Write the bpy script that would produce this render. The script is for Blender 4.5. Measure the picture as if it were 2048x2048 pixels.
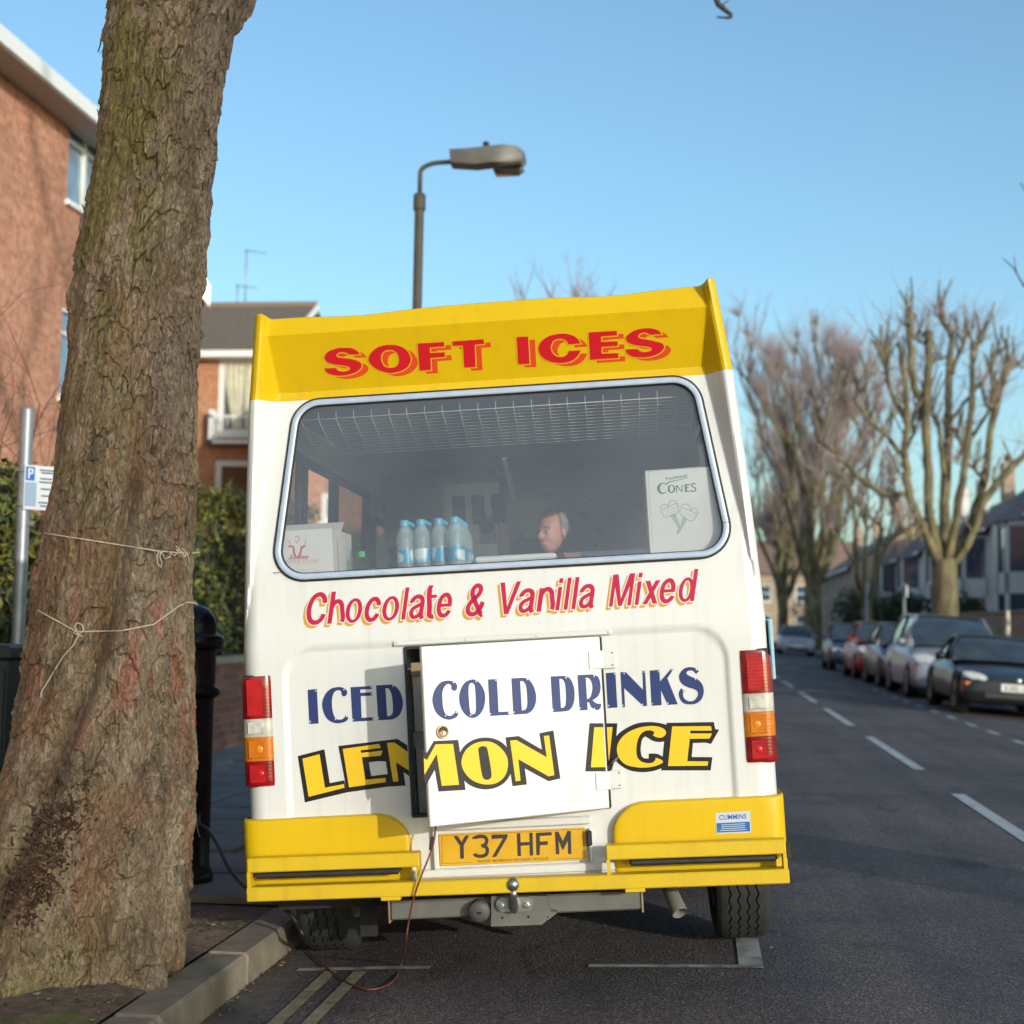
import bpy, bmesh, math, random
import numpy as np
from mathutils import Vector, Matrix
from mathutils.bvhtree import BVHTree

for o in list(bpy.data.objects):
    bpy.data.objects.remove(o, do_unlink=True)
S = bpy.context.scene
COL = S.collection
R = math.radians

# ------------------------------------------------------------------ camera
# 80 mm on a 54 mm square frame; pixels below are those of the 2048 px photograph
FPX, CX = 3034.0, 1024.0
CAM = np.array([0.0, 0.0, 1.228])
YAW, PITCH, ROLL = R(7.0656), R(4.1896), .018
_fw = np.array([-math.sin(YAW)*math.cos(PITCH), math.cos(YAW)*math.cos(PITCH), math.sin(PITCH)])
_r0 = np.array([math.cos(YAW), math.sin(YAW), 0.0]); _u0 = np.cross(_r0, _fw)
_rt = math.cos(ROLL)*_r0 + math.sin(ROLL)*_u0
_up = -math.sin(ROLL)*_r0 + math.cos(ROLL)*_u0
cd = bpy.data.cameras.new('camera'); cam = bpy.data.objects.new('camera', cd); COL.objects.link(cam)
cd.sensor_fit = 'HORIZONTAL'; cd.sensor_width = 54.0; cd.lens = 80.0
cd.clip_start = .05; cd.clip_end = 3000
M = Matrix.Identity(4)
for i in range(3):
    M[i][0] = _rt[i]; M[i][1] = _up[i]; M[i][2] = -_fw[i]; M[i][3] = CAM[i]
cam.matrix_world = M
cd.dof.use_dof = True; cd.dof.focus_distance = 5.36; cd.dof.aperture_fstop = 4.2
S.camera = cam

# ------------------------------------------------------------------ sky, sun, exposure
SUN = Vector((.6219, -.7498, .2256)).normalized()
w = bpy.data.worlds.new('World'); S.world = w; w.use_nodes = True
nt = w.node_tree; nt.nodes.clear()
sky = nt.nodes.new('ShaderNodeTexSky'); sky.sky_type = 'NISHITA'; sky.sun_disc = False
sky.sun_elevation = math.asin(SUN.z); sky.sun_rotation = math.atan2(SUN.x, SUN.y)
sky.air_density = 1.0; sky.dust_density = 2.0; sky.ozone_density = 3.0; sky.altitude = 20
hs = nt.nodes.new('ShaderNodeMixRGB'); hs.blend_type = 'MULTIPLY'; hs.inputs[0].default_value = 1.0
hs.inputs[2].default_value = (.95, 1.04, .95, 1)
bg = nt.nodes.new('ShaderNodeBackground'); bg.inputs[1].default_value = .15
wo = nt.nodes.new('ShaderNodeOutputWorld')
nt.links.new(sky.outputs[0], hs.inputs[1]); nt.links.new(hs.outputs[0], bg.inputs[0]); nt.links.new(bg.outputs[0], wo.inputs[0])
sl = bpy.data.lights.new('sun', 'SUN'); sl.energy = 2.0; sl.angle = R(.53); sl.color = (.82, .80, .74)
so = bpy.data.objects.new('sun', sl); COL.objects.link(so)
so.rotation_euler = (-SUN).to_track_quat('-Z', 'Y').to_euler(); so.location = (20, -25, 20)
S.view_settings.view_transform = 'Standard'; S.view_settings.look = 'None'
S.view_settings.gamma = 1.0; S.view_settings.exposure = .76; S.view_settings.use_curve_mapping = False
S.render.engine = 'CYCLES'
S.cycles.max_bounces = 8; S.cycles.transparent_max_bounces = 12

# ------------------------------------------------------------------ pixel helpers
PV = 2048/1932.0                                   # the 1932 px view -> photograph pixels
def ray(px):
    return _fw + _rt*((px[0]-CX)/FPX) + _up*((CX-px[1])/FPX)
def at(px, X=None, Y=None, Z=None):
    """world point on the ray of a view pixel (1932 px view) at a known X, Y or Z"""
    d = ray((px[0]*PV, px[1]*PV))
    t = X/d[0] if X is not None else (Y/d[1] if Y is not None else (Z-CAM[2])/d[2])
    return Vector(CAM + d*t)
CROWN = 1.95
def zroad(X):
    return -.01*(X-CROWN)**2
def on_road(px):
    d = ray((px[0]*PV, px[1]*PV)); t = 5.0
    for _ in range(60):
        P = CAM + d*t; t += (P[2]-zroad(P[0]))/(-d[2])*.7
    return Vector(CAM + d*t)
def zoomer(x0, y0, width):
    k = 1932.0/width
    return lambda p: (x0 + p[0]/k, y0 + p[1]/k)      # zoom picture -> photograph px

# ------------------------------------------------------------------ materials
MATS = {}
def mat(name, c1, c2=None, scale=6.0, detail=5.0, rough=.5, rough2=None, metal=0.0, bump=0.0, bscale=None, coat=0.0,
        spec=.5, stretch=(1, 1, 1), cpos=(.35, .65), bdist=.01, c3=None, c3scale=2.0, c3pos=(.55, .7), sub=0.0, trans=0.0, alpha=None):
    if name in MATS: return MATS[name]
    m = bpy.data.materials.new(name); m.use_nodes = True; MATS[name] = m
    n = m.node_tree.nodes; l = m.node_tree.links; b = n['Principled BSDF']
    def col(c): return (c[0], c[1], c[2], 1)
    b.inputs['Base Color'].default_value = col(c1)
    b.inputs['Roughness'].default_value = rough; b.inputs['Metallic'].default_value = metal
    b.inputs['Specular IOR Level'].default_value = spec
    if coat: b.inputs['Coat Weight'].default_value = coat; b.inputs['Coat Roughness'].default_value = .08
    if trans: b.inputs['Transmission Weight'].default_value = trans
    need = c2 is not None or bump or rough2 is not None or c3 is not None
    if need:
        tc = n.new('ShaderNodeTexCoord'); mp = n.new('ShaderNodeMapping'); mp.inputs['Scale'].default_value = stretch
        l.new(tc.outputs['Object'], mp.inputs['Vector'])
        nz = n.new('ShaderNodeTexNoise'); nz.inputs['Scale'].default_value = scale; nz.inputs['Detail'].default_value = detail
        l.new(mp.outputs[0], nz.inputs['Vector'])
        if c2 is not None:
            rp = n.new('ShaderNodeValToRGB'); rp.color_ramp.elements[0].position = cpos[0]; rp.color_ramp.elements[1].position = cpos[1]
            rp.color_ramp.elements[0].color = col(c1); rp.color_ramp.elements[1].color = col(c2)
            l.new(nz.outputs[0], rp.inputs[0]); out = rp.outputs[0]
            if c3 is not None:
                n3 = n.new('ShaderNodeTexNoise'); n3.inputs['Scale'].default_value = c3scale; n3.inputs['Detail'].default_value = 6
                l.new(mp.outputs[0], n3.inputs['Vector'])
                r3 = n.new('ShaderNodeValToRGB'); r3.color_ramp.elements[0].position = c3pos[0]; r3.color_ramp.elements[1].position = c3pos[1]
                l.new(n3.outputs[0], r3.inputs[0])
                mx = n.new('ShaderNodeMixRGB'); l.new(r3.outputs[0], mx.inputs[0]); l.new(out, mx.inputs[1]); mx.inputs[2].default_value = col(c3)
                out = mx.outputs[0]
            l.new(out, b.inputs['Base Color'])
        if rough2 is not None:
            mr = n.new('ShaderNodeMapRange'); mr.inputs[1].default_value = .3; mr.inputs[2].default_value = .7
            mr.inputs[3].default_value = rough; mr.inputs[4].default_value = rough2
            l.new(nz.outputs[0], mr.inputs[0]); l.new(mr.outputs[0], b.inputs['Roughness'])
        if bump:
            nb = n.new('ShaderNodeTexNoise'); nb.inputs['Scale'].default_value = bscale or scale*4; nb.inputs['Detail'].default_value = 6
            l.new(mp.outputs[0], nb.inputs['Vector'])
            bp = n.new('ShaderNodeBump'); bp.inputs['Strength'].default_value = bump; bp.inputs['Distance'].default_value = bdist
            l.new(nb.outputs[0], bp.inputs['Height']); l.new(bp.outputs[0], b.inputs['Normal'])
    return m

def glass_mat(name, tint=(.9, .92, .93), ior=1.6, rough=.0, refl=1.0):
    m = bpy.data.materials.new(name); m.use_nodes = True; n = m.node_tree.nodes; l = m.node_tree.links; n.clear()
    tr = n.new('ShaderNodeBsdfTransparent'); tr.inputs[0].default_value = (*tint, 1)
    gl = n.new('ShaderNodeBsdfGlossy'); gl.inputs['Roughness'].default_value = rough
    ge = n.new('ShaderNodeNewGeometry'); dt = n.new('ShaderNodeVectorMath'); dt.operation = 'DOT_PRODUCT'; l.new(ge.outputs['Incoming'], dt.inputs[0]); l.new(ge.outputs['Normal'], dt.inputs[1])
    ab = n.new('ShaderNodeMath'); ab.operation = 'ABSOLUTE'; l.new(dt.outputs['Value'], ab.inputs[0]); om = n.new('ShaderNodeMath'); om.operation = 'SUBTRACT'; om.inputs[0].default_value = 1; om.use_clamp = True; l.new(ab.outputs[0], om.inputs[1])
    pw = n.new('ShaderNodeMath'); pw.operation = 'POWER'; pw.inputs[1].default_value = 5; l.new(om.outputs[0], pw.inputs[0]); f0 = ((ior-1)/(ior+1))**2
    fr = n.new('ShaderNodeMath'); fr.operation = 'MULTIPLY_ADD'; fr.inputs[1].default_value = 1-f0; fr.inputs[2].default_value = f0; l.new(pw.outputs[0], fr.inputs[0])
    mx = n.new('ShaderNodeMixShader'); o = n.new('ShaderNodeOutputMaterial')
    l.new(fr.outputs[0], mx.inputs[0]); l.new(tr.outputs[0], mx.inputs[1]); l.new(gl.outputs[0], mx.inputs[2]); l.new(mx.outputs[0], o.inputs[0])
    return m

# ------------------------------------------------------------------ mesh building
def link(name, me, parent=None, mats=()):
    o = bpy.data.objects.new(name, me); COL.objects.link(o)
    for m in mats: me.materials.append(m)
    if parent is not None: o.parent = parent
    return o
class MB:
    def __init__(s): s.v = []; s.f = []; s.mi = []; s.sm = []; s.cur = 0; s.smooth = False
    def add(s, vs, fs, smooth=None):
        b = len(s.v); s.v.extend([tuple(p) for p in vs])
        for f in fs: s.f.append([i+b for i in f]); s.mi.append(s.cur); s.sm.append(s.smooth if smooth is None else smooth)
        return s
    def box(s, x0, x1, y0, y1, z0, z1, M=None, c=0.0):
        if c <= 0:
            vs = [Vector((x, y, z)) for z in (z0, z1) for y in (y0, y1) for x in (x0, x1)]
            fs = [(0, 2, 3, 1), (4, 5, 7, 6), (0, 1, 5, 4), (2, 6, 7, 3), (0, 4, 6, 2), (1, 3, 7, 5)]
        else:                                        # chamfered box: 24 corners
            c = min(c, .49*(x1-x0), .49*(y1-y0), .49*(z1-z0)); vs = []; idx = {}
            for ax in range(3):
                for sx in (0, 1):
                    for sy in (0, 1):
                        for sz in (0, 1):
                            p = [x0 + c if not sx else x1 - c, y0 + c if not sy else y1 - c, z0 + c if not sz else z1 - c]
                            p[ax] = ((x0, x1), (y0, y1), (z0, z1))[ax][(sx, sy, sz)[ax]]
                            idx[(ax, sx, sy, sz)] = len(vs); vs.append(Vector(p))
            fs = []
            I = lambda a, x, y, z: idx[(a, x, y, z)]
            for k in (0, 1):
                fs.append([I(0, k, 0, 0), I(0, k, 1, 0), I(0, k, 1, 1), I(0, k, 0, 1)])
                fs.append([I(1, 0, k, 0), I(1, 1, k, 0), I(1, 1, k, 1), I(1, 0, k, 1)])
                fs.append([I(2, 0, 0, k), I(2, 1, 0, k), I(2, 1, 1, k), I(2, 0, 1, k)])
            for a in (0, 1):
                for b_ in (0, 1):
                    fs.append([I(0, a, b_, 0), I(0, a, b_, 1), I(1, a, b_, 1), I(1, a, b_, 0)])
                    fs.append([I(0, a, 0, b_), I(0, a, 1, b_), I(2, a, 1, b_), I(2, a, 0, b_)])
                    fs.append([I(1, 0, a, b_), I(1, 1, a, b_), I(2, 1, a, b_), I(2, 0, a, b_)])
            for a in (0, 1):
                for b_ in (0, 1):
                    for d in (0, 1): fs.append([I(0, a, b_, d), I(1, a, b_, d), I(2, a, b_, d)])
        if M is not None: vs = [M @ p for p in vs]
        return s.add(vs, fs)
    def tube(s, pts, r, n=8, cap=True, smooth=True, close=False):
        pts = [Vector(p) for p in pts]; k = len(pts)
        rs = r if hasattr(r, '__len__') else [r]*k
        vs = []; nrm = None
        for i, p in enumerate(pts):
            a = pts[i-1] if i else (pts[-1] if close else p); b = pts[(i+1) % k] if (i < k-1 or close) else p
            t = (b-a)
            t = t.normalized() if t.length > 1e-9 else Vector((0, 0, 1))
            if nrm is None:
                nrm = t.orthogonal().normalized()
            nrm = (nrm - t*nrm.dot(t));
            nrm = nrm.normalized() if nrm.length > 1e-6 else t.orthogonal().normalized()
            bi = t.cross(nrm)
            for j in range(n):
                an = 2*math.pi*j/n; vs.append(p + (nrm*math.cos(an) + bi*math.sin(an))*rs[i])
        fs = []
        for i in range(k if close else k-1):
            i2 = (i+1) % k
            for j in range(n): fs.append([i*n+j, i*n+(j+1) % n, i2*n+(j+1) % n, i2*n+j])
        s.add(vs, fs, smooth)
        if cap and not close:
            s.add(vs[:n], [list(range(n))[::-1]], False); s.add(vs[-n:], [list(range(n))], False)
        return s
    def lathe(s, prof, n=24, M=None, smooth=True, cap=False):
        vs = []; k = len(prof)
        for r, z in prof:
            for j in range(n):
                a = 2*math.pi*j/n; vs.append(Vector((r*math.cos(a), r*math.sin(a), z)))
        if M is not None: vs = [M @ p for p in vs]
        fs = [[i*n+j, i*n+(j+1) % n, (i+1)*n+(j+1) % n, (i+1)*n+j] for i in range(k-1) for j in range(n)]
        s.add(vs, fs, smooth)
        if cap: s.add(vs[:n], [list(range(n))[::-1]], False); s.add(vs[-n:], [list(range(n))], False)
        return s
    def prism(s, poly, fn0, fn1):
        """closed outline -> two caps and walls; fn0/fn1 map a 2D point to 3D"""
        n = len(poly); a = [Vector(fn0(p)) for p in poly]; b = [Vector(fn1(p)) for p in poly]
        s.add(a+b, [list(range(n))[::-1], list(range(n, 2*n))] + [[i, (i+1) % n, n+(i+1) % n, n+i] for i in range(n)]); return s
    def rings(s, loops, close=True, smooth=True):
        n = len(loops[0]); vs = [p for lp in loops for p in lp]; m = n if close else n-1
        return s.add(vs, [[i*n+j, i*n+(j+1) % n, (i+1)*n+(j+1) % n, (i+1)*n+j] for i in range(len(loops)-1) for j in range(m)], smooth)
    def quad(s, a, b, c, d): return s.add([a, b, c, d], [[0, 1, 2, 3]])
    def sphere(s, c, r, n=12, m=8, sx=1, sy=1, sz=1):
        return s.lathe([(max(1e-4, r*math.sin(math.pi*i/m)), -r*math.cos(math.pi*i/m)) for i in range(m+1)], n,
                       Matrix.Translation(c) @ Matrix.Diagonal((sx, sy, sz, 1)))
    def build(s, name, m, parent=None, sharp=None, recalc=True):
        me = bpy.data.meshes.new(name); me.from_pydata([tuple(p) for p in s.v], [], s.f)
        ms = m if isinstance(m, (list, tuple)) else [m]
        o = link(name, me, parent, ms)
        me.polygons.foreach_set('material_index', s.mi); me.polygons.foreach_set('use_smooth', s.sm)
        if recalc:
            bm = bmesh.new(); bm.from_mesh(me); bmesh.ops.remove_doubles(bm, verts=bm.verts, dist=1e-6)
            bmesh.ops.recalc_face_normals(bm, faces=bm.faces); bm.to_mesh(me); bm.free()
        if sharp is not None: me.set_sharp_from_angle(angle=R(sharp))
        me.update(); return o
def grid_mesh(name, P, m, parent=None, mask=None, smooth=True, sharp=None, closed=False):
    """P: (rows, cols, 3) array -> quad mesh; mask: faces kept"""
    r, c, _ = P.shape; i = np.arange(r*c).reshape(r, c)
    if closed: i = np.concatenate([i, i[:, :1]], axis=1)
    q = np.stack([i[:-1, :-1], i[:-1, 1:], i[1:, 1:], i[1:, :-1]], axis=-1)
    if mask is not None: q = q[mask]
    q = q.reshape(-1, 4)
    me = bpy.data.meshes.new(name); me.vertices.add(r*c); me.vertices.foreach_set('co', P.reshape(-1).astype(np.float32))
    me.loops.add(len(q)*4); me.polygons.add(len(q))
    me.loops.foreach_set('vertex_index', q.reshape(-1).astype(np.int32))
    me.polygons.foreach_set('loop_start', (np.arange(len(q))*4).astype(np.int32))
    me.polygons.foreach_set('loop_total', np.full(len(q), 4, np.int32))
    me.polygons.foreach_set('use_smooth', np.full(len(q), smooth))
    me.update(calc_edges=True); me.validate()
    if mask is not None:
        bm = bmesh.new(); bm.from_mesh(me); bmesh.ops.delete(bm, geom=[v for v in bm.verts if not v.link_faces], context='VERTS'); bm.to_mesh(me); bm.free()
    if sharp is not None: me.set_sharp_from_angle(angle=R(sharp))
    return link(name, me, parent, [m] if not isinstance(m, (list, tuple)) else m)

def tag(o, label=None, cat=None, group=None, kind=None):
    if label: o['label'] = label
    if cat: o['category'] = cat
    if group: o['group'] = group
    if kind: o['kind'] = kind
    return o
def empty(name, loc=(0, 0, 0), label=None, cat=None, group=None, Mx=None):
    o = bpy.data.objects.new(name, None); COL.objects.link(o); o.empty_display_size = .1
    if Mx is not None: o.matrix_world = Mx
    else: o.location = loc
    return tag(o, label, cat, group)
def structure(o): o['kind'] = 'structure'; return o
def stuff(o): o['kind'] = 'stuff'; return o
def copy_tree(o, parent=None):
    c = o.copy(); COL.objects.link(c); c.parent = parent
    for ch in [x for x in bpy.data.objects if x.parent == o]: copy_tree(ch, c)
    return c
def fbm(x, y, seed=0, octv=4, per=1.0):
    """cheap value noise, numpy"""
    rs = np.random.RandomState(seed); T = rs.rand(64, 64); out = np.zeros(np.broadcast(x, y).shape); amp = 1.0; tot = 0
    fx, fy = np.asarray(x)/per, np.asarray(y)/per
    for o in range(octv):
        xi = np.floor(fx).astype(int); yi = np.floor(fy).astype(int); a = fx-xi; b = fy-yi
        a = a*a*(3-2*a); b = b*b*(3-2*b)
        g = lambda i, j: T[(xi+i+o*7) & 63, (yi+j+o*13) & 63]
        out = out + amp*((g(0, 0)*(1-a)+g(1, 0)*a)*(1-b) + (g(0, 1)*(1-a)+g(1, 1)*a)*b); tot += amp
        amp *= .5; fx = fx*2+3.7; fy = fy*2+9.1
    return out/tot
# ================================================================== ground, road, kerbs, pavements
rnd = random.Random(7)
KX = -1.65                                             # road edge of the left kerb
KTOP = -.015
m_ground = mat('garden_earth', (.05, .055, .03), (.07, .065, .04), scale=.6, rough=.95)
g = MB().add([(-900, -300, -.34), (900, -300, -.34), (900, 1500, -.34), (-900, 1500, -.34)], [[0, 1, 2, 3]]).build('ground', m_ground)
structure(g)

def asphalt():
    m = bpy.data.materials.new('asphalt'); m.use_nodes = True; n = m.node_tree.nodes; l = m.node_tree.links; b = n['Principled BSDF']
    tc = n.new('ShaderNodeTexCoord')
    def noise(s, d=4, ro=.6):
        z = n.new('ShaderNodeTexNoise'); z.inputs['Scale'].default_value = s; z.inputs['Detail'].default_value = d; z.inputs['Roughness'].default_value = ro
        l.new(tc.outputs['Object'], z.inputs['Vector']); return z.outputs[0]
    def ramp(src, stops):
        r = n.new('ShaderNodeValToRGB'); e = r.color_ramp.elements
        while len(e) < len(stops): e.new(.5)
        for k, (p, c) in enumerate(stops): e[k].position = p; e[k].color = (*c, 1)
        l.new(src, r.inputs[0]); return r.outputs[0]
    vo = n.new('ShaderNodeTexVoronoi'); vo.inputs['Scale'].default_value = 105; l.new(tc.outputs['Object'], vo.inputs['Vector'])
    stone = ramp(vo.outputs['Color'], [(.0, (.045, .038, .040)), (.5, (.086, .073, .075)), (.82, (.138, .120, .122)), (1, (.24, .22, .22))])
    big = ramp(noise(.55, 6), [(.36, (.70, .69, .70)), (.62, (1.18, 1.13, 1.08))])
    mx = n.new('ShaderNodeMixRGB'); mx.blend_type = 'MULTIPLY'; mx.inputs[0].default_value = 1; l.new(stone, mx.inputs[1]); l.new(big, mx.inputs[2])
    st = n.new('ShaderNodeMapping'); st.inputs['Scale'].default_value = (3.2, .25, 1); l.new(tc.outputs['Object'], st.inputs['Vector'])
    zz = n.new('ShaderNodeTexNoise'); zz.inputs['Scale'].default_value = 1.0; zz.inputs['Detail'].default_value = 5; l.new(st.outputs[0], zz.inputs['Vector'])
    trk = ramp(zz.outputs[0], [(.35, (.80, .80, .82)), (.6, (1.08, 1.06, 1.04))])
    m2 = n.new('ShaderNodeMixRGB'); m2.blend_type = 'MULTIPLY'; m2.inputs[0].default_value = 1; l.new(mx.outputs[0], m2.inputs[1]); l.new(trk, m2.inputs[2])
    # oil stains, sealed cracks
    oil = ramp(noise(1.7, 3, .5), [(.60, (1, 1, 1)), (.72, (.55, .53, .52))]); mo = n.new('ShaderNodeMixRGB'); mo.blend_type = 'MULTIPLY'; mo.inputs[0].default_value = 1; l.new(m2.outputs[0], mo.inputs[1]); l.new(oil, mo.inputs[2])
    wv = n.new('ShaderNodeTexNoise'); wv.inputs['Scale'].default_value = 1.6; wv.inputs['Detail'].default_value = 6; l.new(tc.outputs['Object'], wv.inputs['Vector'])
    va = n.new('ShaderNodeVectorMath'); va.operation = 'MULTIPLY_ADD'; va.inputs[1].default_value = (.9, .9, 0); l.new(wv.outputs['Color'], va.inputs[0]); l.new(tc.outputs['Object'], va.inputs[2])
    vc = n.new('ShaderNodeTexVoronoi'); vc.feature = 'DISTANCE_TO_EDGE'; vc.inputs['Scale'].default_value = .42; l.new(va.outputs[0], vc.inputs['Vector'])
    ck = ramp(vc.outputs['Distance'], [(.0, (.45, .44, .44)), (.006, (1, 1, 1))]); m2 = n.new('ShaderNodeMixRGB'); m2.blend_type = 'MULTIPLY'; m2.inputs[0].default_value = .8; l.new(mo.outputs[0], m2.inputs[1]); l.new(ck, m2.inputs[2])
    # smoother, browner channel along the left kerb
    sx = n.new('ShaderNodeSeparateXYZ'); l.new(tc.outputs['Object'], sx.inputs[0])
    nw = noise(5, 3); ad = n.new('ShaderNodeMath'); ad.operation = 'MULTIPLY_ADD'; ad.inputs[1].default_value = .04; l.new(nw, ad.inputs[0]); l.new(sx.outputs[0], ad.inputs[2])
    cmp_ = n.new('ShaderNodeMapRange'); cmp_.inputs[1].default_value = -1.475; cmp_.inputs[2].default_value = -1.46; cmp_.inputs[3].default_value = 1; cmp_.inputs[4].default_value = 0
    l.new(ad.outputs[0], cmp_.inputs[0])
    m3 = n.new('ShaderNodeMixRGB'); l.new(cmp_.outputs[0], m3.inputs[0]); l.new(m2.outputs[0], m3.inputs[1])
    l.new(ramp(noise(14, 7), [(.3, (.085, .072, .058)), (.7, (.13, .112, .092))]), m3.inputs[2])
    l.new(m3.outputs[0], b.inputs['Base Color']); b.inputs['Roughness'].default_value = .78; b.inputs['Specular IOR Level'].default_value = .35
    bp = n.new('ShaderNodeBump'); bp.inputs['Strength'].default_value = .55; bp.inputs['Distance'].default_value = .006
    l.new(vo.outputs['Distance'], bp.inputs['Height']); l.new(bp.outputs[0], b.inputs['Normal'])
    return m
m_asph = asphalt()
xs = np.concatenate([np.linspace(KX-.02, 5.95, 26)])
ys = np.concatenate([np.linspace(-45, 0, 10), np.linspace(1, 30, 30), np.linspace(35, 330, 30)])
P = np.zeros((len(ys), len(xs), 3)); P[..., 0] = xs[None]; P[..., 1] = ys[:, None]; P[..., 2] = zroad(xs)[None]
road = structure(grid_mesh('road', P, m_asph))

m_white = mat('worn_white_line', (.34, .34, .33), (.075, .072, .07), scale=9, detail=9, rough=.75, cpos=(.46, .72), bump=.4, bscale=150)
m_whitec = mat('worn_dash_paint', (.40, .41, .42), (.13, .13, .13), scale=5, detail=9, rough=.7, cpos=(.5, .8), bump=.3, bscale=150)
m_yel = mat('worn_yellow_line', (.25, .22, .145), (.10, .09, .07), scale=12, detail=9, rough=.8, cpos=(.38, .72), bump=.4, bscale=150)
def marking(name, x0, x1, y0, y1, m, n=2):
    xs = np.linspace(x0, x1, n); ys = np.linspace(y0, y1, max(2, int((y1-y0)/1.0)+1))
    P = np.zeros((len(ys), n, 3)); P[..., 0] = xs[None]; P[..., 1] = ys[:, None]; P[..., 2] = zroad(xs)[None]+.004
    return grid_mesh(name, P, m, road)
marking('yellow_line', -1.405, -1.352, -12, 5.77, m_yel)
marking('yellow_line', -1.288, -1.236, -12, 5.76, m_yel)
marking('bay_end_line', -1.52, -1.0, 5.785, 5.835, m_white, 6)
marking('bay_end_line', -.40, .16, 5.785, 5.835, m_white, 6)
marking('bay_side_line', .16, .25, 5.785, 6.33, m_white)
for k in range(-3, 12):
    y0 = 13.87 + 6.03*k
    marking('centre_dash', 1.90, 2.0, y0, y0+4.05, m_whitec)
for k in range(12):
    marking('bay_side_dash', 3.62, 3.70, 14.5+k*1.6, 15.2+k*1.6, m_whitec)

# ---- kerb on the left: single stones
m_kerb = mat('kerb_stone', (.17, .142, .108), (.245, .205, .158), scale=9, detail=9, rough=.85, bump=.5, bscale=90, c3=(.12, .10, .075), c3scale=3.2, c3pos=(.5, .72))
m_bed = mat('mortar_bed', (.13, .12, .105), (.09, .085, .075), scale=20, rough=.95)
kb = structure(MB().box(KX-.155, KX-.02, -20, 60, -.30, KTOP-.02).build('kerb', m_bed))
def kerb_stone(L):
    b = MB().box(-.165, 0, 0, L-.009, -.16, 0, c=.014); me = b.build('kerb_stone', m_kerb, kb)
    return me
y = 1.0; proto = kerb_stone(.915); proto.location = (KX, y, KTOP); y += .915
while y < 34:
    o = proto.copy(); COL.objects.link(o); o.location = (KX+rnd.uniform(-.004, .004), y, KTOP+rnd.uniform(-.004, .004)); o.rotation_euler = (0, rnd.uniform(-.01, .01), rnd.uniform(-.004, .004)); y += .915

# ---- left pavement: slabs
m_slab = mat('paving_slab', (.155, .15, .145), (.21, .205, .195), scale=3.0, detail=9, rough=.85, bump=.3, bscale=120, c3=(.11, .105, .10), c3scale=.9, c3pos=(.5, .7))
pv = structure(MB().box(-4.5, KX-.165, -20, 60, -.3, -.045).build('pavement', m_bed))
PIT = (-2.95, KX-.165, 3.2, 6.33)                       # tree pit
prs = [MB().box(-w_/2+.004, w_/2-.004, -.3+.004, .3-.004, -.035, 0, c=.004).build('paving_slab', m_slab, pv) for w_ in (.6, .75)]
used = [0, 0]
row = 0; yy = 1.2
while yy < 21:
    x = KX-.17-(.0 if row % 2 else .0); ws = [.6, .75, .6, .75] if row % 2 else [.75, .6, .75, .6]
    for w_ in ws:
        cx, cy = x-w_/2, yy+.3; x -= w_
        if cx+w_/2 > PIT[0]+.05 and cy+.3 > PIT[2]+.05 and cy-.3 < PIT[3]-.05: continue
        k = 0 if w_ == .6 else 1
        o = prs[k] if not used[k] else prs[k].copy()
        if used[k]: COL.objects.link(o)
        used[k] = 1
        o.location = (cx, cy, -.008+(KX-cx)*.012+rnd.uniform(-.003, .003)); o.rotation_euler = (rnd.uniform(-.004, .004), -.012+rnd.uniform(-.004, .004), 0)
    yy += .604; row += 1
# pavement stays asphalted beyond and before the slabs
m_tar = mat('footway_tarmac', (.07, .07, .07), (.10, .098, .095), scale=60, rough=.9)
structure(MB().add([(-4.5, 21.0, -.012), (KX-.166, 21.0, -.012), (KX-.166, 330, -.012), (-4.5, 330, -.012)], [[0, 1, 2, 3]]).build('far_pavement', m_tar))

# ---- soil of the tree pit
xs = np.linspace(PIT[0]-.03, PIT[1]-.002, 60); ys = np.linspace(PIT[2], PIT[3], 110)
X, Y = np.meshgrid(xs, ys); Z = -.022 + .05*(fbm(X, Y, 3, 5, .22)-.5) + .05*np.exp(-((X+2.12)**2+(Y-5.2)**2)/.22)
Z = Z+(-.018-Z)*np.clip((X-PIT[1]+.10)/.10, 0, 1)*.8
m_soil = mat('pit_soil', (.125, .086, .060), (.215, .155, .11), scale=22, detail=9, rough=.95, bump=.9, bscale=140, bdist=.012, c3=(.12, .125, .035), c3scale=3.2, c3pos=(.56, .66))
structure(grid_mesh('tree_pit_soil', np.stack([X, Y, Z], -1), m_soil))

# ---- gardens on the left, pavement and gardens on the right
m_grass = mat('garden_grass', (.045, .06, .02), (.08, .09, .035), scale=2, detail=8, rough=.95)
structure(MB().box(-90, -4.56, -40, 300, -.3, -.03).build('left_gardens', m_grass))
RK = 5.93
structure(MB().box(RK, RK+.15, -45, 330, -.3, -.035, c=.012).build('far_kerb', m_kerb))
m_path = mat('far_paving', (.13, .125, .12), (.18, .175, .165), scale=2.0, detail=8, rough=.9)
structure(MB().box(RK+.15, 8.1, -45, 330, -.3, -.02).build('right_pavement', m_path))
structure(MB().box(8.1, 120, -45, 330, -.3, .02).build('right_gardens', m_grass))

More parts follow.
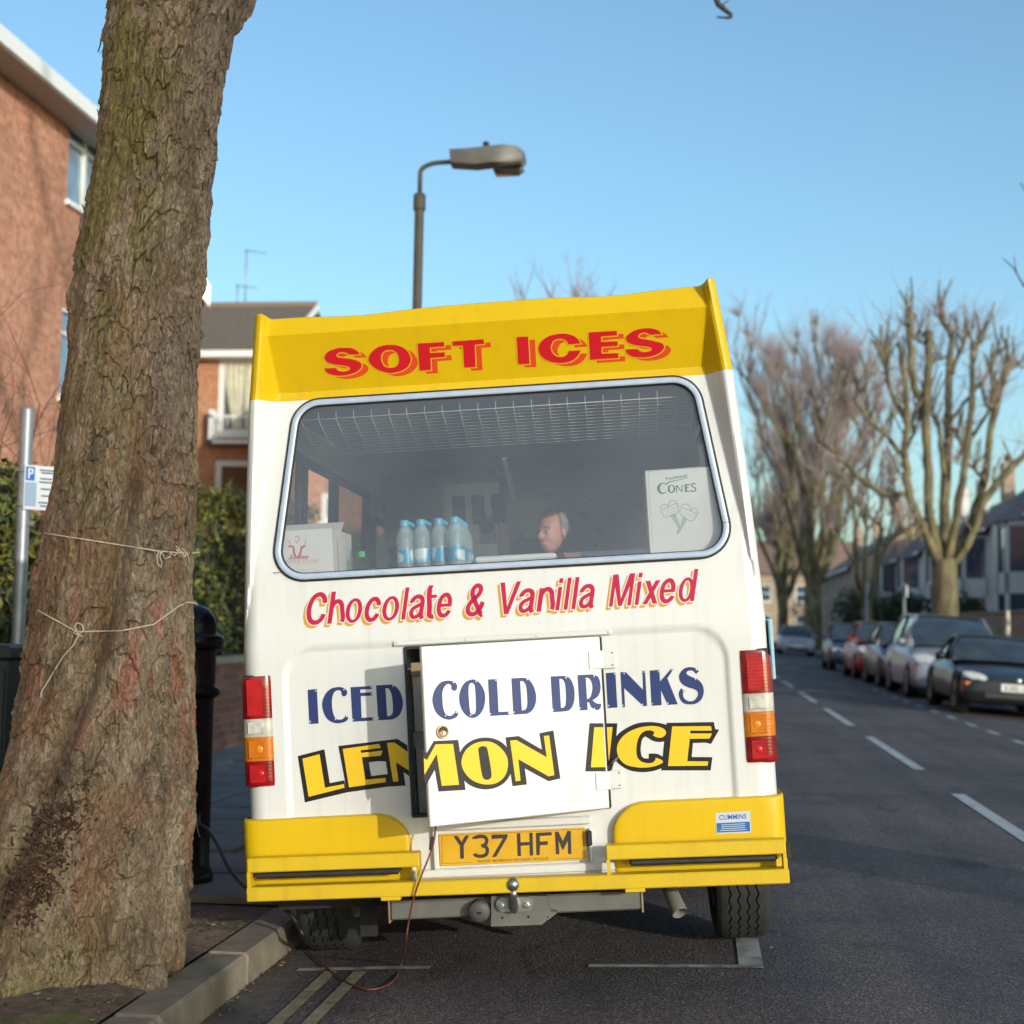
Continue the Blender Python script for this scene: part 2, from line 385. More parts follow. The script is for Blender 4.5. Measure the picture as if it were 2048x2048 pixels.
# ---- dead leaves, twigs and grit lying about (nobody could count them)
lb = MB(); cols = 4
def bit(x, y, z, L, W, lift=.004):
    a = rnd.uniform(0, 6.28); c, s_ = math.cos(a), math.sin(a); pts = []
    for px_, py_ in ((-L, 0), (-.2*L, W), (L, .15*W), (.1*L, -W)):
        pts.append((x+px_*c-py_*s_, y+px_*s_+py_*c, z+lift+rnd.uniform(0, .006)))
    lb.cur = rnd.randrange(cols); lb.add(pts, [[0, 1, 2, 3]])
for _ in range(620):                                   # in the channel along the kerb
    yy = rnd.uniform(3.6, 13); xx = KX+abs(rnd.gauss(0, .035))+.004
    bit(xx, yy, zroad(xx), rnd.uniform(.004, .014), rnd.uniform(.002, .006))
for _ in range(420):                                   # on the road
    xx = rnd.uniform(-1.6, 4.5); yy = rnd.uniform(4.0, 12.5); bit(xx, yy, zroad(xx), rnd.uniform(.004, .012)*(1+.8*(rnd.random() < .2)), rnd.uniform(.002, .006))
for _ in range(1500):                                  # in the tree pit
    xx = rnd.uniform(PIT[0], PIT[1]); yy = rnd.uniform(4.2, PIT[3]); i = int((xx-xs[0])/(xs[1]-xs[0])); j = int((yy-ys[0])/(ys[1]-ys[0]))
    bit(xx, yy, Z[min(j, 109), min(max(i, 0), 59)], rnd.uniform(.005, .02), rnd.uniform(.002, .007))
lm = [mat('leaf_bit_%d' % i, c, rough=.9) for i, c in enumerate(((.19, .125, .07), (.10, .065, .04), (.30, .24, .17), (.055, .045, .035)))]
stuff(lb.build('leaf_litter', lm)); tag(bpy.data.objects['leaf_litter'], 'dry leaf and twig scraps along the kerb and tree pit', 'litter')
# ================================================================== the ice cream van
VA, VR = R(3.3), R(4.14)                                # it stands a little askew and leans towards the kerb
vx0 = np.array([math.cos(VA), math.sin(VA), 0]); vf = np.array([-math.sin(VA), math.cos(VA), 0]); vz0 = np.array([0, 0, 1.0])
vR = math.cos(VR)*vx0 + math.sin(VR)*vz0; vU = -math.sin(VR)*vx0 + math.cos(VR)*vz0
vO = np.array([-.65699589, 5.48431209, .42427018]) - vU*.49
VM = Matrix.Identity(4)
for i in range(3): VM[i][0] = vR[i]; VM[i][1] = vf[i]; VM[i][2] = vU[i]; VM[i][3] = vO[i]
VI = VM.inverted(); VROT = VI.to_3x3(); CL = VI @ Vector(CAM)
def vcut(px, p0, n):
    """photograph px -> point of the van's own frame on the plane through p0 with normal n"""
    d = VROT @ Vector(ray(px)); n = Vector(n); t = (Vector(p0)-CL).dot(n)/d.dot(n); return CL + d*t
def plane_v(v0, s=0.0, z0=0.0):                          # v = v0 - s*(z-z0), v points out of the tail
    return (Vector((0, -v0, z0)), Vector((0, 1, -s)))
def vw(px, v=0.0, s=0.0, z0=0.0): p, n = plane_v(v, s, z0); return vcut((px[0]*PV, px[1]*PV), p, n)

van = empty('ice_cream_van', Mx=VM, label='white and yellow ice cream van parked tail towards us with its rear hatch ajar', cat='van')
m_vwhite = mat('van_white', (.67, .665, .655), (.64, .635, .62), scale=2.5, detail=6, rough=.34, rough2=.42, coat=.15, c3=(.56, .55, .52), c3scale=1.3, c3pos=(.60, .82))
def grime(m, c, k_):
    n = m.node_tree.nodes; l = m.node_tree.links; b = n['Principled BSDF']; src = b.inputs['Base Color'].links[0].from_socket
    tc = n.new('ShaderNodeTexCoord'); mp = n.new('ShaderNodeMapping'); mp.inputs['Scale'].default_value = (26, 26, 1.6); l.new(tc.outputs['Object'], mp.inputs[0])
    nz = n.new('ShaderNodeTexNoise'); nz.inputs['Scale'].default_value = 1.0; nz.inputs['Detail'].default_value = 7; l.new(mp.outputs[0], nz.inputs['Vector'])
    n2 = n.new('ShaderNodeTexNoise'); n2.inputs['Scale'].default_value = 240; n2.inputs['Detail'].default_value = 2; l.new(tc.outputs['Object'], n2.inputs['Vector'])
    r1_ = n.new('ShaderNodeMapRange'); r1_.inputs[1].default_value = .52; r1_.inputs[2].default_value = .78; r1_.inputs[3].default_value = 0; r1_.inputs[4].default_value = k_; l.new(nz.outputs[0], r1_.inputs[0])
    r2_ = n.new('ShaderNodeMapRange'); r2_.inputs[1].default_value = .72; r2_.inputs[2].default_value = .78; r2_.inputs[3].default_value = 0; r2_.inputs[4].default_value = k_*1.5; l.new(n2.outputs[0], r2_.inputs[0])
    # road film thrown up on the lower bodywork
    sp = n.new('ShaderNodeSeparateXYZ'); l.new(tc.outputs['Object'], sp.inputs[0]); r3_ = n.new('ShaderNodeMapRange'); r3_.inputs[1].default_value = .75; r3_.inputs[2].default_value = .36; r3_.inputs[3].default_value = 0; r3_.inputs[4].default_value = k_*.9; l.new(sp.outputs[2], r3_.inputs[0])
    m3_ = n.new('ShaderNodeMath'); m3_.operation = 'MULTIPLY'; n3 = n.new('ShaderNodeTexNoise'); n3.inputs['Scale'].default_value = 9; n3.inputs['Detail'].default_value = 6; l.new(tc.outputs['Object'], n3.inputs['Vector']); l.new(r3_.outputs[0], m3_.inputs[0]); l.new(n3.outputs[0], m3_.inputs[1])
    a1 = n.new('ShaderNodeMath'); a1.operation = 'MAXIMUM'; l.new(r1_.outputs[0], a1.inputs[0]); l.new(r2_.outputs[0], a1.inputs[1]); a2 = n.new('ShaderNodeMath'); a2.operation = 'ADD'; l.new(a1.outputs[0], a2.inputs[0]); l.new(m3_.outputs[0], a2.inputs[1])
    mx = n.new('ShaderNodeMixRGB'); l.new(a2.outputs[0], mx.inputs[0]); l.new(src, mx.inputs[1]); mx.inputs[2].default_value = (*c, 1); l.new(mx.outputs[0], b.inputs['Base Color'])
grime(m_vwhite, (.42, .36, .28), .22)
m_vyel = mat('van_yellow', (.66, .425, .003), (.62, .395, .003), scale=2.0, detail=6, rough=.38, rough2=.48, spec=.3)
m_rail = mat('rail_yellow', (.66, .44, .008), (.63, .41, .008), scale=3, detail=6, rough=.42, c3=(.09, .05, .02), c3scale=38, c3pos=(.755, .765))
grime(m_vyel, (.40, .26, .02), .20); grime(m_rail, (.34, .21, .03), .28)
m_black = mat('black_rubber', (.012, .012, .013), (.022, .021, .021), scale=20, rough=.55)
m_chrome = mat('trim_metal', (.44, .51, .64), (.39, .45, .57), scale=18, rough=.35, metal=.15)  # pale blue sky reflection put into the trim's base colour
m_dark = mat('underside_black', (.01, .01, .01), rough=.8)
m_steel = mat('grey_steel', (.17, .165, .155), (.12, .115, .11), scale=7, detail=8, rough=.5, metal=.3, c3=(.12, .065, .035), c3scale=4, c3pos=(.62, .72))

def f_hw(z): return np.interp(z, [.3, .6, 1.25, 1.4, 1.8, 2.17, 2.5], [.955, .962, .963, .956, .932, .905, .856])
def f_base(z):
    return np.interp(z, [.3, 1.21, 1.24, 1.28, 2.207, 2.41, 2.60], [0, 0, -.0012, -.0048, -.116, -.02, -.095])
def f_ui(z): return np.interp(z, [1.28, 1.38, 2.207, 2.41, 2.6], [.958, .935, .795, .812, .815])
def f_vr(z): return np.interp(z, [1.30, 1.4, 2.2, 2.5], [-.0072, -.012, -.030, .012])
WIN = [(-.848, 1.489), (.873, 1.489), (.776, 2.178), (-.743, 2.178)]; WR = .115
def inset_poly(poly, d):
    n = len(poly); out = []
    for i in range(n):
        p0, p1, p2 = Vector(poly[i-1]), Vector(poly[i]), Vector(poly[(i+1) % n])
        e1 = (p1-p0).normalized(); e2 = (p2-p1).normalized(); n1 = Vector((-e1.y, e1.x)); n2 = Vector((-e2.y, e2.x))
        k = n1+n2; out.append(p1 + k*(d/(1+n1.dot(n2))))
    return out
def rounded(poly, r, ins=0.0, seg=10):
    """rounded convex polygon (counter-clockwise), pulled in by ins"""
    core = inset_poly(poly, r); n = len(poly); out = []
    for i in range(n):
        p0, p1, p2 = Vector(poly[i-1]), Vector(poly[i]), Vector(poly[(i+1) % n])
        e1 = (p1-p0); e2 = (p2-p1); a1 = math.atan2(-e1.x, e1.y); a2 = math.atan2(-e2.x, e2.y)
        while a2 < a1: a2 += 2*math.pi
        for k in range(seg+1):
            a = a1+(a2-a1)*k/seg
            out.append((core[i].x + math.cos(a)*(r-ins), core[i].y + math.sin(a)*(r-ins)))
    return out
def sd_round(X, Z, poly, r):
    """signed distance (positive inside) to the rounded polygon"""
    core = inset_poly(poly, r); n = len(core); ins = np.full(X.shape, 1e9); ds = np.full(X.shape, 1e9)
    for i in range(n):
        a, b = core[i], core[(i+1) % n]; e = b-a; L = e.length; ex, ez = e.x/L, e.y/L
        s_ = -(X-a.x)*ez + (Z-a.y)*ex; ins = np.minimum(ins, s_)
        t = np.clip((X-a.x)*ex + (Z-a.y)*ez, 0, L); ds = np.minimum(ds, np.hypot(X-a.x-ex*t, Z-a.y-ez*t))
    return np.where(ins >= 0, r+ins, r-ds)
HAT = (-.355, .360, .615, 1.225)
def f_v(U, Z):
    hw = f_hw(Z); au = np.abs(U); v = f_base(Z)
    ui = f_ui(Z); t = np.clip((au-ui)/np.maximum(hw-.03-ui, .004), 0, 1); t = t*t*(3-2*t)
    v = np.where((au > ui) & (Z > 1.28), v+(np.maximum(f_vr(Z), v)-v)*t, v)
    # pressed panel round the hatch
    px_, pz_ = np.abs(U-.003)-.815+.13, np.abs(Z-.80)-.45+.13
    sd = np.hypot(np.maximum(px_, 0), np.maximum(pz_, 0)) + np.minimum(np.maximum(px_, pz_), 0) - .13
    k = np.clip(-sd/.022, 0, 1); v = v - .012*k*k*(3-2*k)
    rc = np.interp(Z, [.3, 1.3, 2.2, 2.5], [.075, .07, .035, .03]); q = np.clip(rc-(hw-au), 0, rc)
    return v - (rc-np.sqrt(np.maximum(rc*rc-q*q, 0)))
def ztop(U): return 2.487+.011*U-.012*np.exp(-((np.abs(U)-.47)/.17)**2)+.012*np.clip((np.abs(U)-.80)/.03, 0, 1)
ucols = np.unique(np.round(np.concatenate([np.linspace(-.955, .955, 160), [HAT[0], HAT[1]], [s*k for s in (-1, 1) for k in (.79, .80, .81, .82, .83, .84, .85, .86, .87, .88, .89, .90, .91, .92, .93, .94, .945, .95, .958, .962)]]), 4))/.962
def shell(zr, z_of):
    Sg, Zg = np.meshgrid(ucols, zr); Z = z_of(Sg, Zg); Ug = Sg*f_hw(Z); V = f_v(Ug, Z)
    P = np.stack([Ug, -V, Z], -1)
    yf = np.array([.11, .2])
    L = np.stack([np.stack([-f_hw(Z[:, 0])-.0005, np.full(len(zr), y_), Z[:, 0]], -1) for y_ in yf[::-1]], 1)
    Rr = np.stack([np.stack([f_hw(Z[:, -1])+.0005, np.full(len(zr), y_), Z[:, -1]], -1) for y_ in yf], 1)
    return np.concatenate([L, P, Rr], 1)
zb = np.unique(np.round(np.concatenate([np.linspace(.36, 2.175, 150), [HAT[2], HAT[3]]]), 4))
Pb = shell(zb, lambda s, z: z)
sdw = sd_round(Pb[..., 0], Pb[..., 2], WIN, WR)
inw = (sdw > .012) & (Pb[..., 1] < .19)
U_, Z_ = Pb[..., 0], Pb[..., 2]
inh = (U_ > HAT[0]-1e-3) & (U_ < HAT[1]+1e-3) & (Z_ > HAT[2]-1e-3) & (Z_ < HAT[3]+1e-3) & (Pb[..., 1] < .19)
al4 = lambda m_: m_[:-1, :-1] & m_[:-1, 1:] & m_[1:, 1:] & m_[1:, :-1]
body = grid_mesh('body', Pb, m_vwhite, van, mask=~(al4(inw) | al4(inh)), sharp=40)
zh = np.concatenate([np.linspace(2.175, 2.207, 4), np.linspace(2.214, 2.404, 16), [2.41], np.linspace(2.42, 2.487, 8)])
Ph = shell(zh, lambda s, z: np.where(z > 2.41, 2.41+(z-2.41)/(2.487-2.41)*(ztop(s*f_hw(z))-2.41), z))
sdh = sd_round(Ph[..., 0], Ph[..., 2], WIN, WR); mh = al4((sdh > .012) & (Ph[..., 1] < .19))
head = grid_mesh('header_panel', Ph, m_vyel, van, mask=~mh, sharp=14)
# rolled top edge and roof
e = Ph[-1]; rr = [e]
for dy, dz in ((.012, .004), (.03, .0), (.06, -.015), (.30, -.05), (2.4, -.04), (3.4, -.07)):
    q = e.copy(); q[:, 1] = np.maximum(q[:, 1], -.02)+dy; q[:, 2] += dz; rr.append(q)
grid_mesh('roof', np.stack(rr), m_vyel, van, sharp=50)

# flanks with their window openings
def flank(side, opens, name):
    y_edges = sorted(set([.2, 4.1]+[k for o_ in opens for k in o_[:2]])); z_edges = sorted(set([.36, 2.44]+[k for o_ in opens for k in o_[2:4]]))
    ys_ = np.unique(np.concatenate([np.linspace(a, b, 4) for a, b in zip(y_edges[:-1], y_edges[1:])]))
    zs_ = np.unique(np.concatenate([np.linspace(a, b, 7) for a, b in zip(z_edges[:-1], z_edges[1:])]))
    Y, Zz = np.meshgrid(ys_, zs_); hwv = f_hw(Zz)*np.interp(Y, [.2, 3.2, 4.1], [1, 1, .93])
    P = np.stack([side*hwv, Y, Zz], -1); yc = (Y[:-1, :-1]+Y[1:, 1:])/2; zc = (Zz[:-1, :-1]+Zz[1:, 1:])/2
    keep = np.ones(yc.shape, bool)
    for a, b, c, d in opens: keep &= ~((yc > a) & (yc < b) & (zc > c) & (zc < d))
    keep &= np.hypot(yc-.78, zc-.36) > .41; keep &= np.hypot(yc-3.35, zc-.36) > .41
    return grid_mesh(name, P, m_vwhite, van, mask=keep)
LW = [(.25, .97, 1.47, 2.07), (1.03, 1.75, 1.47, 2.07), (1.79, 2.75, 1.47, 2.07), (3.0, 3.75, 1.35, 1.95)]
_h = VI @ at((1042, 1004), Y=8.35); _s = VROT @ SUN; _t = (.93-_h.x)/_s.x; _q = _h+_s*_t           # unseen offside opening added here so sunlight falls on the seller
RW = [(_q.y-.22, _q.y+.2, max(1.62, _q.z-.16), min(2.16, _q.z+.14)), (3.0, 3.75, 1.35, 1.95)]
flank(-1, LW, 'side_panel'); flank(1, RW, 'side_panel')
m_glass = glass_mat('window_glass', (.82, .83, .85), 1.75)
_n = m_glass.node_tree.nodes; _l = m_glass.node_tree.links; _o = [x for x in _n if x.type == 'OUTPUT_MATERIAL'][0]; _src = _o.inputs[0].links[0].from_socket   # grey haze over the pane, painting the sky's reflected veil
_df = _n.new('ShaderNodeBsdfDiffuse'); _df.inputs[0].default_value = (.58, .61, .70, 1); _tc = _n.new('ShaderNodeTexCoord'); _nz = _n.new('ShaderNodeTexNoise'); _nz.inputs['Scale'].default_value = 2.2; _nz.inputs['Detail'].default_value = 7; _l.new(_tc.outputs['Object'], _nz.inputs['Vector'])
_mr = _n.new('ShaderNodeMapRange'); _mr.inputs[1].default_value = .3; _mr.inputs[2].default_value = .7; _mr.inputs[3].default_value = .07; _mr.inputs[4].default_value = .12; _l.new(_nz.outputs[0], _mr.inputs[0])
_mx = _n.new('ShaderNodeMixShader'); _l.new(_mr.outputs[0], _mx.inputs[0]); _l.new(_src, _mx.inputs[1]); _l.new(_df.outputs[0], _mx.inputs[2]); _l.new(_mx.outputs[0], _o.inputs[0])
m_sglass = glass_mat('side_glass', (.55, .58, .60), 1.7)
def side_pane(side, a, b, c, d, m, nm='side_window'):
    fb = MB()
    for (y0, y1, z0, z1) in ((a, b, c, c+.03), (a, b, d-.03, d), (a, a+.03, c+.03, d-.03), (b-.03, b, c+.03, d-.03)):
        x_ = lambda z: side*(float(f_hw(z))+.004)
        fb.prism([(y0, z0), (y1, z0), (y1, z1), (y0, z1)], lambda p: (x_(p[1]), p[0], p[1]), lambda p: (x_(p[1])-side*.035, p[0], p[1]))
    fr = fb.build(nm, m_black, van)
    if m: MB().add([(side*(float(f_hw(z))-.015), y, z) for y, z in ((a, c), (b, c), (b, d), (a, d))], [[0, 1, 2, 3]]).build('pane', m, fr)
for i, (a, b, c, d) in enumerate(LW): side_pane(-1, a, b, c, d, None if i == 1 else m_sglass)
for a, b, c, d in RW: side_pane(1, a, b, c, d, None if a < 2 else m_sglass)  # the added offside opening gets a frame but no pane
# cab front, windscreen, floor
fb = MB()
fb.box(-.88, .88, 3.95, 4.1, .36, 1.25); fb.box(-.80, .80, 4.0, 4.1, 1.86, 2.40); fb.box(-.88, -.80, 3.95, 4.1, 1.25, 1.86); fb.box(.80, .88, 3.95, 4.1, 1.25, 1.86)
fb.box(-.86, .86, 4.1, 4.75, .40, 1.18, c=.12)
fb.build('cab_front', m_vwhite, van)
MB().add([(-.8, 4.03, 1.25), (.8, 4.03, 1.25), (.8, 4.03, 1.86), (-.8, 4.03, 1.86)], [[0, 1, 2, 3]]).build('windscreen', m_sglass, van)
MB().box(-.955, .955, .03, 4.0, .50, .56).build('floor', m_dark, van)

# ---- rear window
def wz(z): return -.12*(z-1.24)
def ring(ins, lift): return [Vector((p[0], -(wz(p[1])+lift), p[1])) for p in rounded(WIN, WR, ins*.80)]
rw = MB().rings([ring(-.003, -.004), ring(-.003, .006), ring(.0, .009), ring(.006, .009), ring(.008, .004)]).build('rear_window', m_black, van)
MB().rings([ring(.0065, .004), ring(.007, .0135), ring(.010, .0150), ring(.020, .0160), ring(.031, .0150), ring(.0343, .0130), ring(.0345, -.01)]).build('metal_trim', m_chrome, rw)
MB().rings([ring(.0335, .008), ring(.0345, .0112), ring(.0375, .0105), ring(.0395, -.01)]).build('inner_seal', m_black, rw)
gl = ring(.034, -.004); MB().add(gl, [list(range(len(gl)))]).build('glass', m_glass, rw)
# small joint marks of the trim
for q in ((523, 1080), (1370, 985)):
    c = vw(q, .0165, .12, 1.24); MB().box(c.x-.016, c.x+.016, c.y-.0012, c.y, c.z-.001, c.z+.001).build('trim_joint', m_black, rw)

# ---- inside of the van
m_in = mat('interior_lining', (.50, .51, .53), (.44, .45, .48), scale=3, rough=.6)
def spots(name, base, density=9.0):
    m = bpy.data.materials.new(name); m.use_nodes = True; n = m.node_tree.nodes; l = m.node_tree.links; b = n['Principled BSDF']
    tc = n.new('ShaderNodeTexCoord'); vo = n.new('ShaderNodeTexVoronoi'); vo.inputs['Scale'].default_value = density; l.new(tc.outputs['Object'], vo.inputs['Vector'])
    lt = n.new('ShaderNodeMath'); lt.operation = 'LESS_THAN'; lt.inputs[1].default_value = .26; l.new(vo.outputs['Distance'], lt.inputs[0])
    rp = n.new('ShaderNodeValToRGB'); rp.color_ramp.interpolation = 'CONSTANT'; e = rp.color_ramp.elements
    e[0].color = (.44, .36, .40, 1); e[1].position = .3; e[1].color = (.34, .40, .46, 1); k = e.new(.55); k.color = (.36, .44, .45, 1); k = e.new(.8); k.color = (.43, .38, .44, 1)
    sp = n.new('ShaderNodeSeparateColor'); l.new(vo.outputs['Color'], sp.inputs[0]); l.new(sp.outputs[0], rp.inputs[0])
    mx = n.new('ShaderNodeMixRGB'); l.new(lt.outputs[0], mx.inputs[0]); mx.inputs[1].default_value = (*base, 1); l.new(rp.outputs[0], mx.inputs[2])
    l.new(mx.outputs[0], b.inputs['Base Color']); b.inputs['Roughness'].default_value = .5; return m
m_spot = spots('sprinkle_laminate', (.50, .51, .53))
m_spot2 = spots('cupboard_laminate', (.50, .49, .47), 14)
ib = MB(); ib.box(-.88, .88, .14, 3.3, 2.205, 2.215); ib.build('ceiling_lining', m_in, van)
ib = MB(); ib.box(-.9, .9, 3.32, 3.35, 1.70, 2.33); ib.build('bulkhead', m_spot, van)
ib = MB(); ib.box(-.94, .94, .035, .66, 1.442, 1.466, c=.004)
ib.build('counter', mat('counter_top', (.62, .62, .60), rough=.35), van)
ib = MB(); ib.box(-.94, .94, .64, .66, .56, 1.44); ib.box(-.94, -.38, .34, .35, .56, 1.44); ib.build('cupboard', m_in, van)
ib = MB(); ib.box(-.36, .37, .225, .235, .60, 1.12); ib.build('cupboard_panel', m_spot2, van)
MB().box(-.36, .37, .20, .225, 1.12, 1.165).build('cupboard_batten', mat('plywood', (.42, .31, .18), (.36, .26, .15), scale=8, rough=.7), van)
# jamb round the hatch opening
jb = MB()
for (a, b, c, d) in ((HAT[0]-.004, HAT[0]+.006, HAT[2], HAT[3]), (HAT[1]-.006, HAT[1]+.004, HAT[2], HAT[3]), (HAT[0], HAT[1], HAT[2]-.004, HAT[2]+.006), (HAT[0], HAT[1], HAT[3]-.006, HAT[3]+.004)):
    jb.box(a, b, .006, .022, c, d)
jb.build('hatch_jamb', m_black, van)
MB().box(HAT[0]+.012, HAT[0]+.05, .05, .075, .86, .915).build('latch_plate', m_steel, van)
# wire rack under the ceiling
rk = MB(); yA, zA, yB, zB = .17, 2.105, .50, 2.005
for i in range(24):
    u = -.80+i*1.56/23; rk.tube([(u, yA, zA+.03), (u, yA, zA), (u, yB, zB)], .0015, 5)
for j in range(13):
    t = j/12.; rk.tube([(-.80, yA+(yB-yA)*t, zA+(zB-zA)*t+.002), (.76, yA+(yB-yA)*t, zA+(zB-zA)*t+.002)], .0009 if j else .0020, 5)
rk.build('wire_rack', mat('rack_wire', (.62, .60, .54), rough=.45, metal=.1), van)
MB().box(-.008, .012, .165, .66, 2.0, 2.006, M=Matrix.Translation((0, 0, .095)) @ Matrix.Rotation(-.278, 4, 'X')).build('rack_strap', mat('strap_white', (.7, .7, .66), rough=.5), van)

# ---- hatch door, ajar
TH = R(26); HX = .3605
DM = Matrix.Translation((HX, -.004, 0)) @ Matrix.Rotation(TH, 4, 'Z')
dw = .692
door = MB().box(-dw, -.014, -.022, 0, .617, 1.228, M=DM, c=.003).build('hatch_door', m_vwhite, van)
Dn = (DM.to_3x3() @ Vector((0, 1, 0))); Dp = DM @ Vector((0, -.022, 0))
def dpl(px): return vcut(px, Dp, Dn)
c0 = dpl((834*PV, 1381*PV)); lo = Dn*-1
Mk = Matrix.Translation(c0) @ lo.to_track_quat('Z', 'Y').to_matrix().to_4x4()
m_brass = mat('lock_brass', (.52, .38, .20), (.42, .30, .16), scale=30, rough=.3, metal=.9)
lk = MB().lathe([(.0225, 0), (.0225, .005), (.0205, .0085), (.0185, .009), (.0175, .0075), (.0001, .0075)], 28, Mk).build('lock', m_brass, door)
MB().box(-.0025, .0025, -.008, .001, .0075, .0082, M=Mk).build('keyhole', m_black, lk)
# hinges, rain strip, stay
m_hinge = mat('hinge_white', (.64, .635, .62), rough=.45)
for zc in (1.145, .715):
    MB().box(-.064, -.006, -.0275, -.0215, zc-.032, zc+.032, M=DM, c=.002).build('hinge_leaf', m_hinge, door)
    hb = MB()
    hb.box(.3665, .409, -.001, .008, zc-.034, zc+.032, c=.002); hb.lathe([(.006, zc-.034), (.006, zc+.03)], 10, Matrix.Translation((.3625, -.012, 0)), cap=True)
    h_ = hb.build('hinge', m_hinge, van)
    for dx, dz in ((.398, .022), (.398, -.022)): MB().lathe([(.003, 0), (.003, .0015), (.0001, .0018)], 8, Matrix.Translation((dx, -.0012, zc+dz)) @ Matrix.Rotation(R(90), 4, 'X')).build('screw', m_steel, h_)
MB().box(-.395, .402, -.004, .012, 1.232, 1.252, c=.004).build('rain_strip', m_hinge, van)
for u in (-.38, -.13, .13, .39): MB().lathe([(.004, 0), (.004, .0012), (.0001, .0016)], 8, Matrix.Translation((u, -.0042, 1.242)) @ Matrix.Rotation(R(90), 4, 'X')).build('screw', m_hinge, van)
a, b = vw((1150, 1442), .004), vw((1166, 1429), .012); MB().tube([a, (a+b)/2+Vector((0, -.02, 0)), b], .0048, 6).build('door_stay', m_steel, van)

# ---- tail lamps
def lens_mat(nm, c, c2, sc=160):
    m = bpy.data.materials.new(nm); m.use_nodes = True; n = m.node_tree.nodes; l = m.node_tree.links; b = n['Principled BSDF']
    tc = n.new('ShaderNodeTexCoord'); nz = n.new('ShaderNodeTexNoise'); nz.inputs['Scale'].default_value = 14; nz.inputs['Detail'].default_value = 3; l.new(tc.outputs['Object'], nz.inputs['Vector'])
    rp = n.new('ShaderNodeValToRGB'); rp.color_ramp.elements[0].position = .35; rp.color_ramp.elements[1].position = .68; rp.color_ramp.elements[0].color = (*c, 1); rp.color_ramp.elements[1].color = (*c2, 1)
    l.new(nz.outputs[0], rp.inputs[0]); l.new(rp.outputs[0], b.inputs['Base Color']); b.inputs['Roughness'].default_value = .22; b.inputs['Coat Weight'].default_value = .6; b.inputs['Coat Roughness'].default_value = .05
    wv = n.new('ShaderNodeTexWave'); wv.inputs['Scale'].default_value = sc/6.28; wv.bands_direction = 'Z'; l.new(tc.outputs['Object'], wv.inputs['Vector'])
    bp = n.new('ShaderNodeBump'); bp.inputs['Strength'].default_value = .05; bp.inputs['Distance'].default_value = .002; l.new(wv.outputs[0], bp.inputs['Height']); l.new(bp.outputs[0], b.inputs['Normal']); return m
m_lr, m_la, m_lc = lens_mat('red_lens', (.17, .0015, .005), (.29, .004, .008)), lens_mat('amber_lens', (.50, .125, .004), (.62, .19, .008)), lens_mat('clear_lens', (.36, .34, .30), (.55, .53, .48))
m_lin = [mat('bulb_red', (.50, .010, .014), rough=.3), mat('reflector_clear', (.60, .57, .50), (.38, .36, .31), scale=40, rough=.3), mat('bulb_amber', (.70, .24, .012), rough=.3)]
for sd in (-1, 1):
    lroot = MB().box(sd*.905-.052 if sd < 0 else .850, sd*.905+.055 if sd < 0 else .958, .002, .05, .748, 1.154, c=.004).build('tail_lamp', m_black, van)
    for k, (z0, z1, mt) in enumerate(((.752, .842, m_lr), (.8425, .929, m_la), (.9295, .995, m_lc), (.9955, 1.150, m_lr))):
        # curved cover: flat towards the middle, swept round the corner outside; top corner cut away
        us = [.851, .856, .875, .90, .925, .943, .956, .963, .966]; vs_ = [-.001, .009, .014, .0145, .0135, .010, .002, -.012, -.035]
        zs = np.linspace(z0, z1, 8); L_ = []
        for z in zs:
            rowp = []
            for u_, v_ in zip(us, vs_):
                zz = z
                if k == 3: zz = min(z, 1.150-max(0, (u_-.935))*.9)
                rowp.append(Vector((sd*u_ + (.003 if sd > 0 else .0), -v_-(.0 if .755 < z < 1.147 else -.003), zz)))
            L_.append(rowp)
        ln = MB().rings(L_, close=False).build('lens', mt, lroot, sharp=50)
        # inner reflector field seen through the cover
        MB().box(sd*.908-.033, sd*.908+.026, -.0168, -.0135, z0+.012, z1-.012, c=.003).build('reflector', (m_lin[1] if k == 2 else lens_mat('inner_%d' % k, (.34, .003, .008), (.5, .01, .012)) if k != 1 else m_la), ln)
        if k in (0, 1): MB().sphere((sd*.90, -.0155, (z0+z1)/2), .014, 12, 8, 1, .25, 1).build('bulb', m_lin[0] if k == 0 else m_lin[2], ln)

# ---- yellow corner panels
for sd in (-1, 1):
    us = np.concatenate([[.363, .363, .366, .372, .38], np.linspace(.39, .90, 22), [.93, .952, .968, .977, .980, .980, .980]])
    vv = np.concatenate([[-.015, .012, .019, .0225, .024], np.full(22, .025), [.024, .018, .006, -.012, -.04, -.2, -.36]])
    zt = np.where(us < .485, .515+.117*np.sqrt(np.clip(1-((.485-us)/.122)**2, 0, 1)), .632)
    L_ = []
    for t, dv, dz in ((0, 0, None), (.3, 0, None), (.7, 0, None), (1, 0, -.012), (1, -.001, -.005), (1, -.005, -.0015), (1, -.012, 0), (1, -.042, 0)):
        L_.append([Vector((sd*(u+(max(0, -dv)*.0)), -(v+dv), (.366+(z-.366)*t) if dz is None else z+dz)) for u, v, z in zip(us, vv, zt)])
    MB().rings(L_, close=False).build('corner_panel', m_vyel, van, sharp=60)
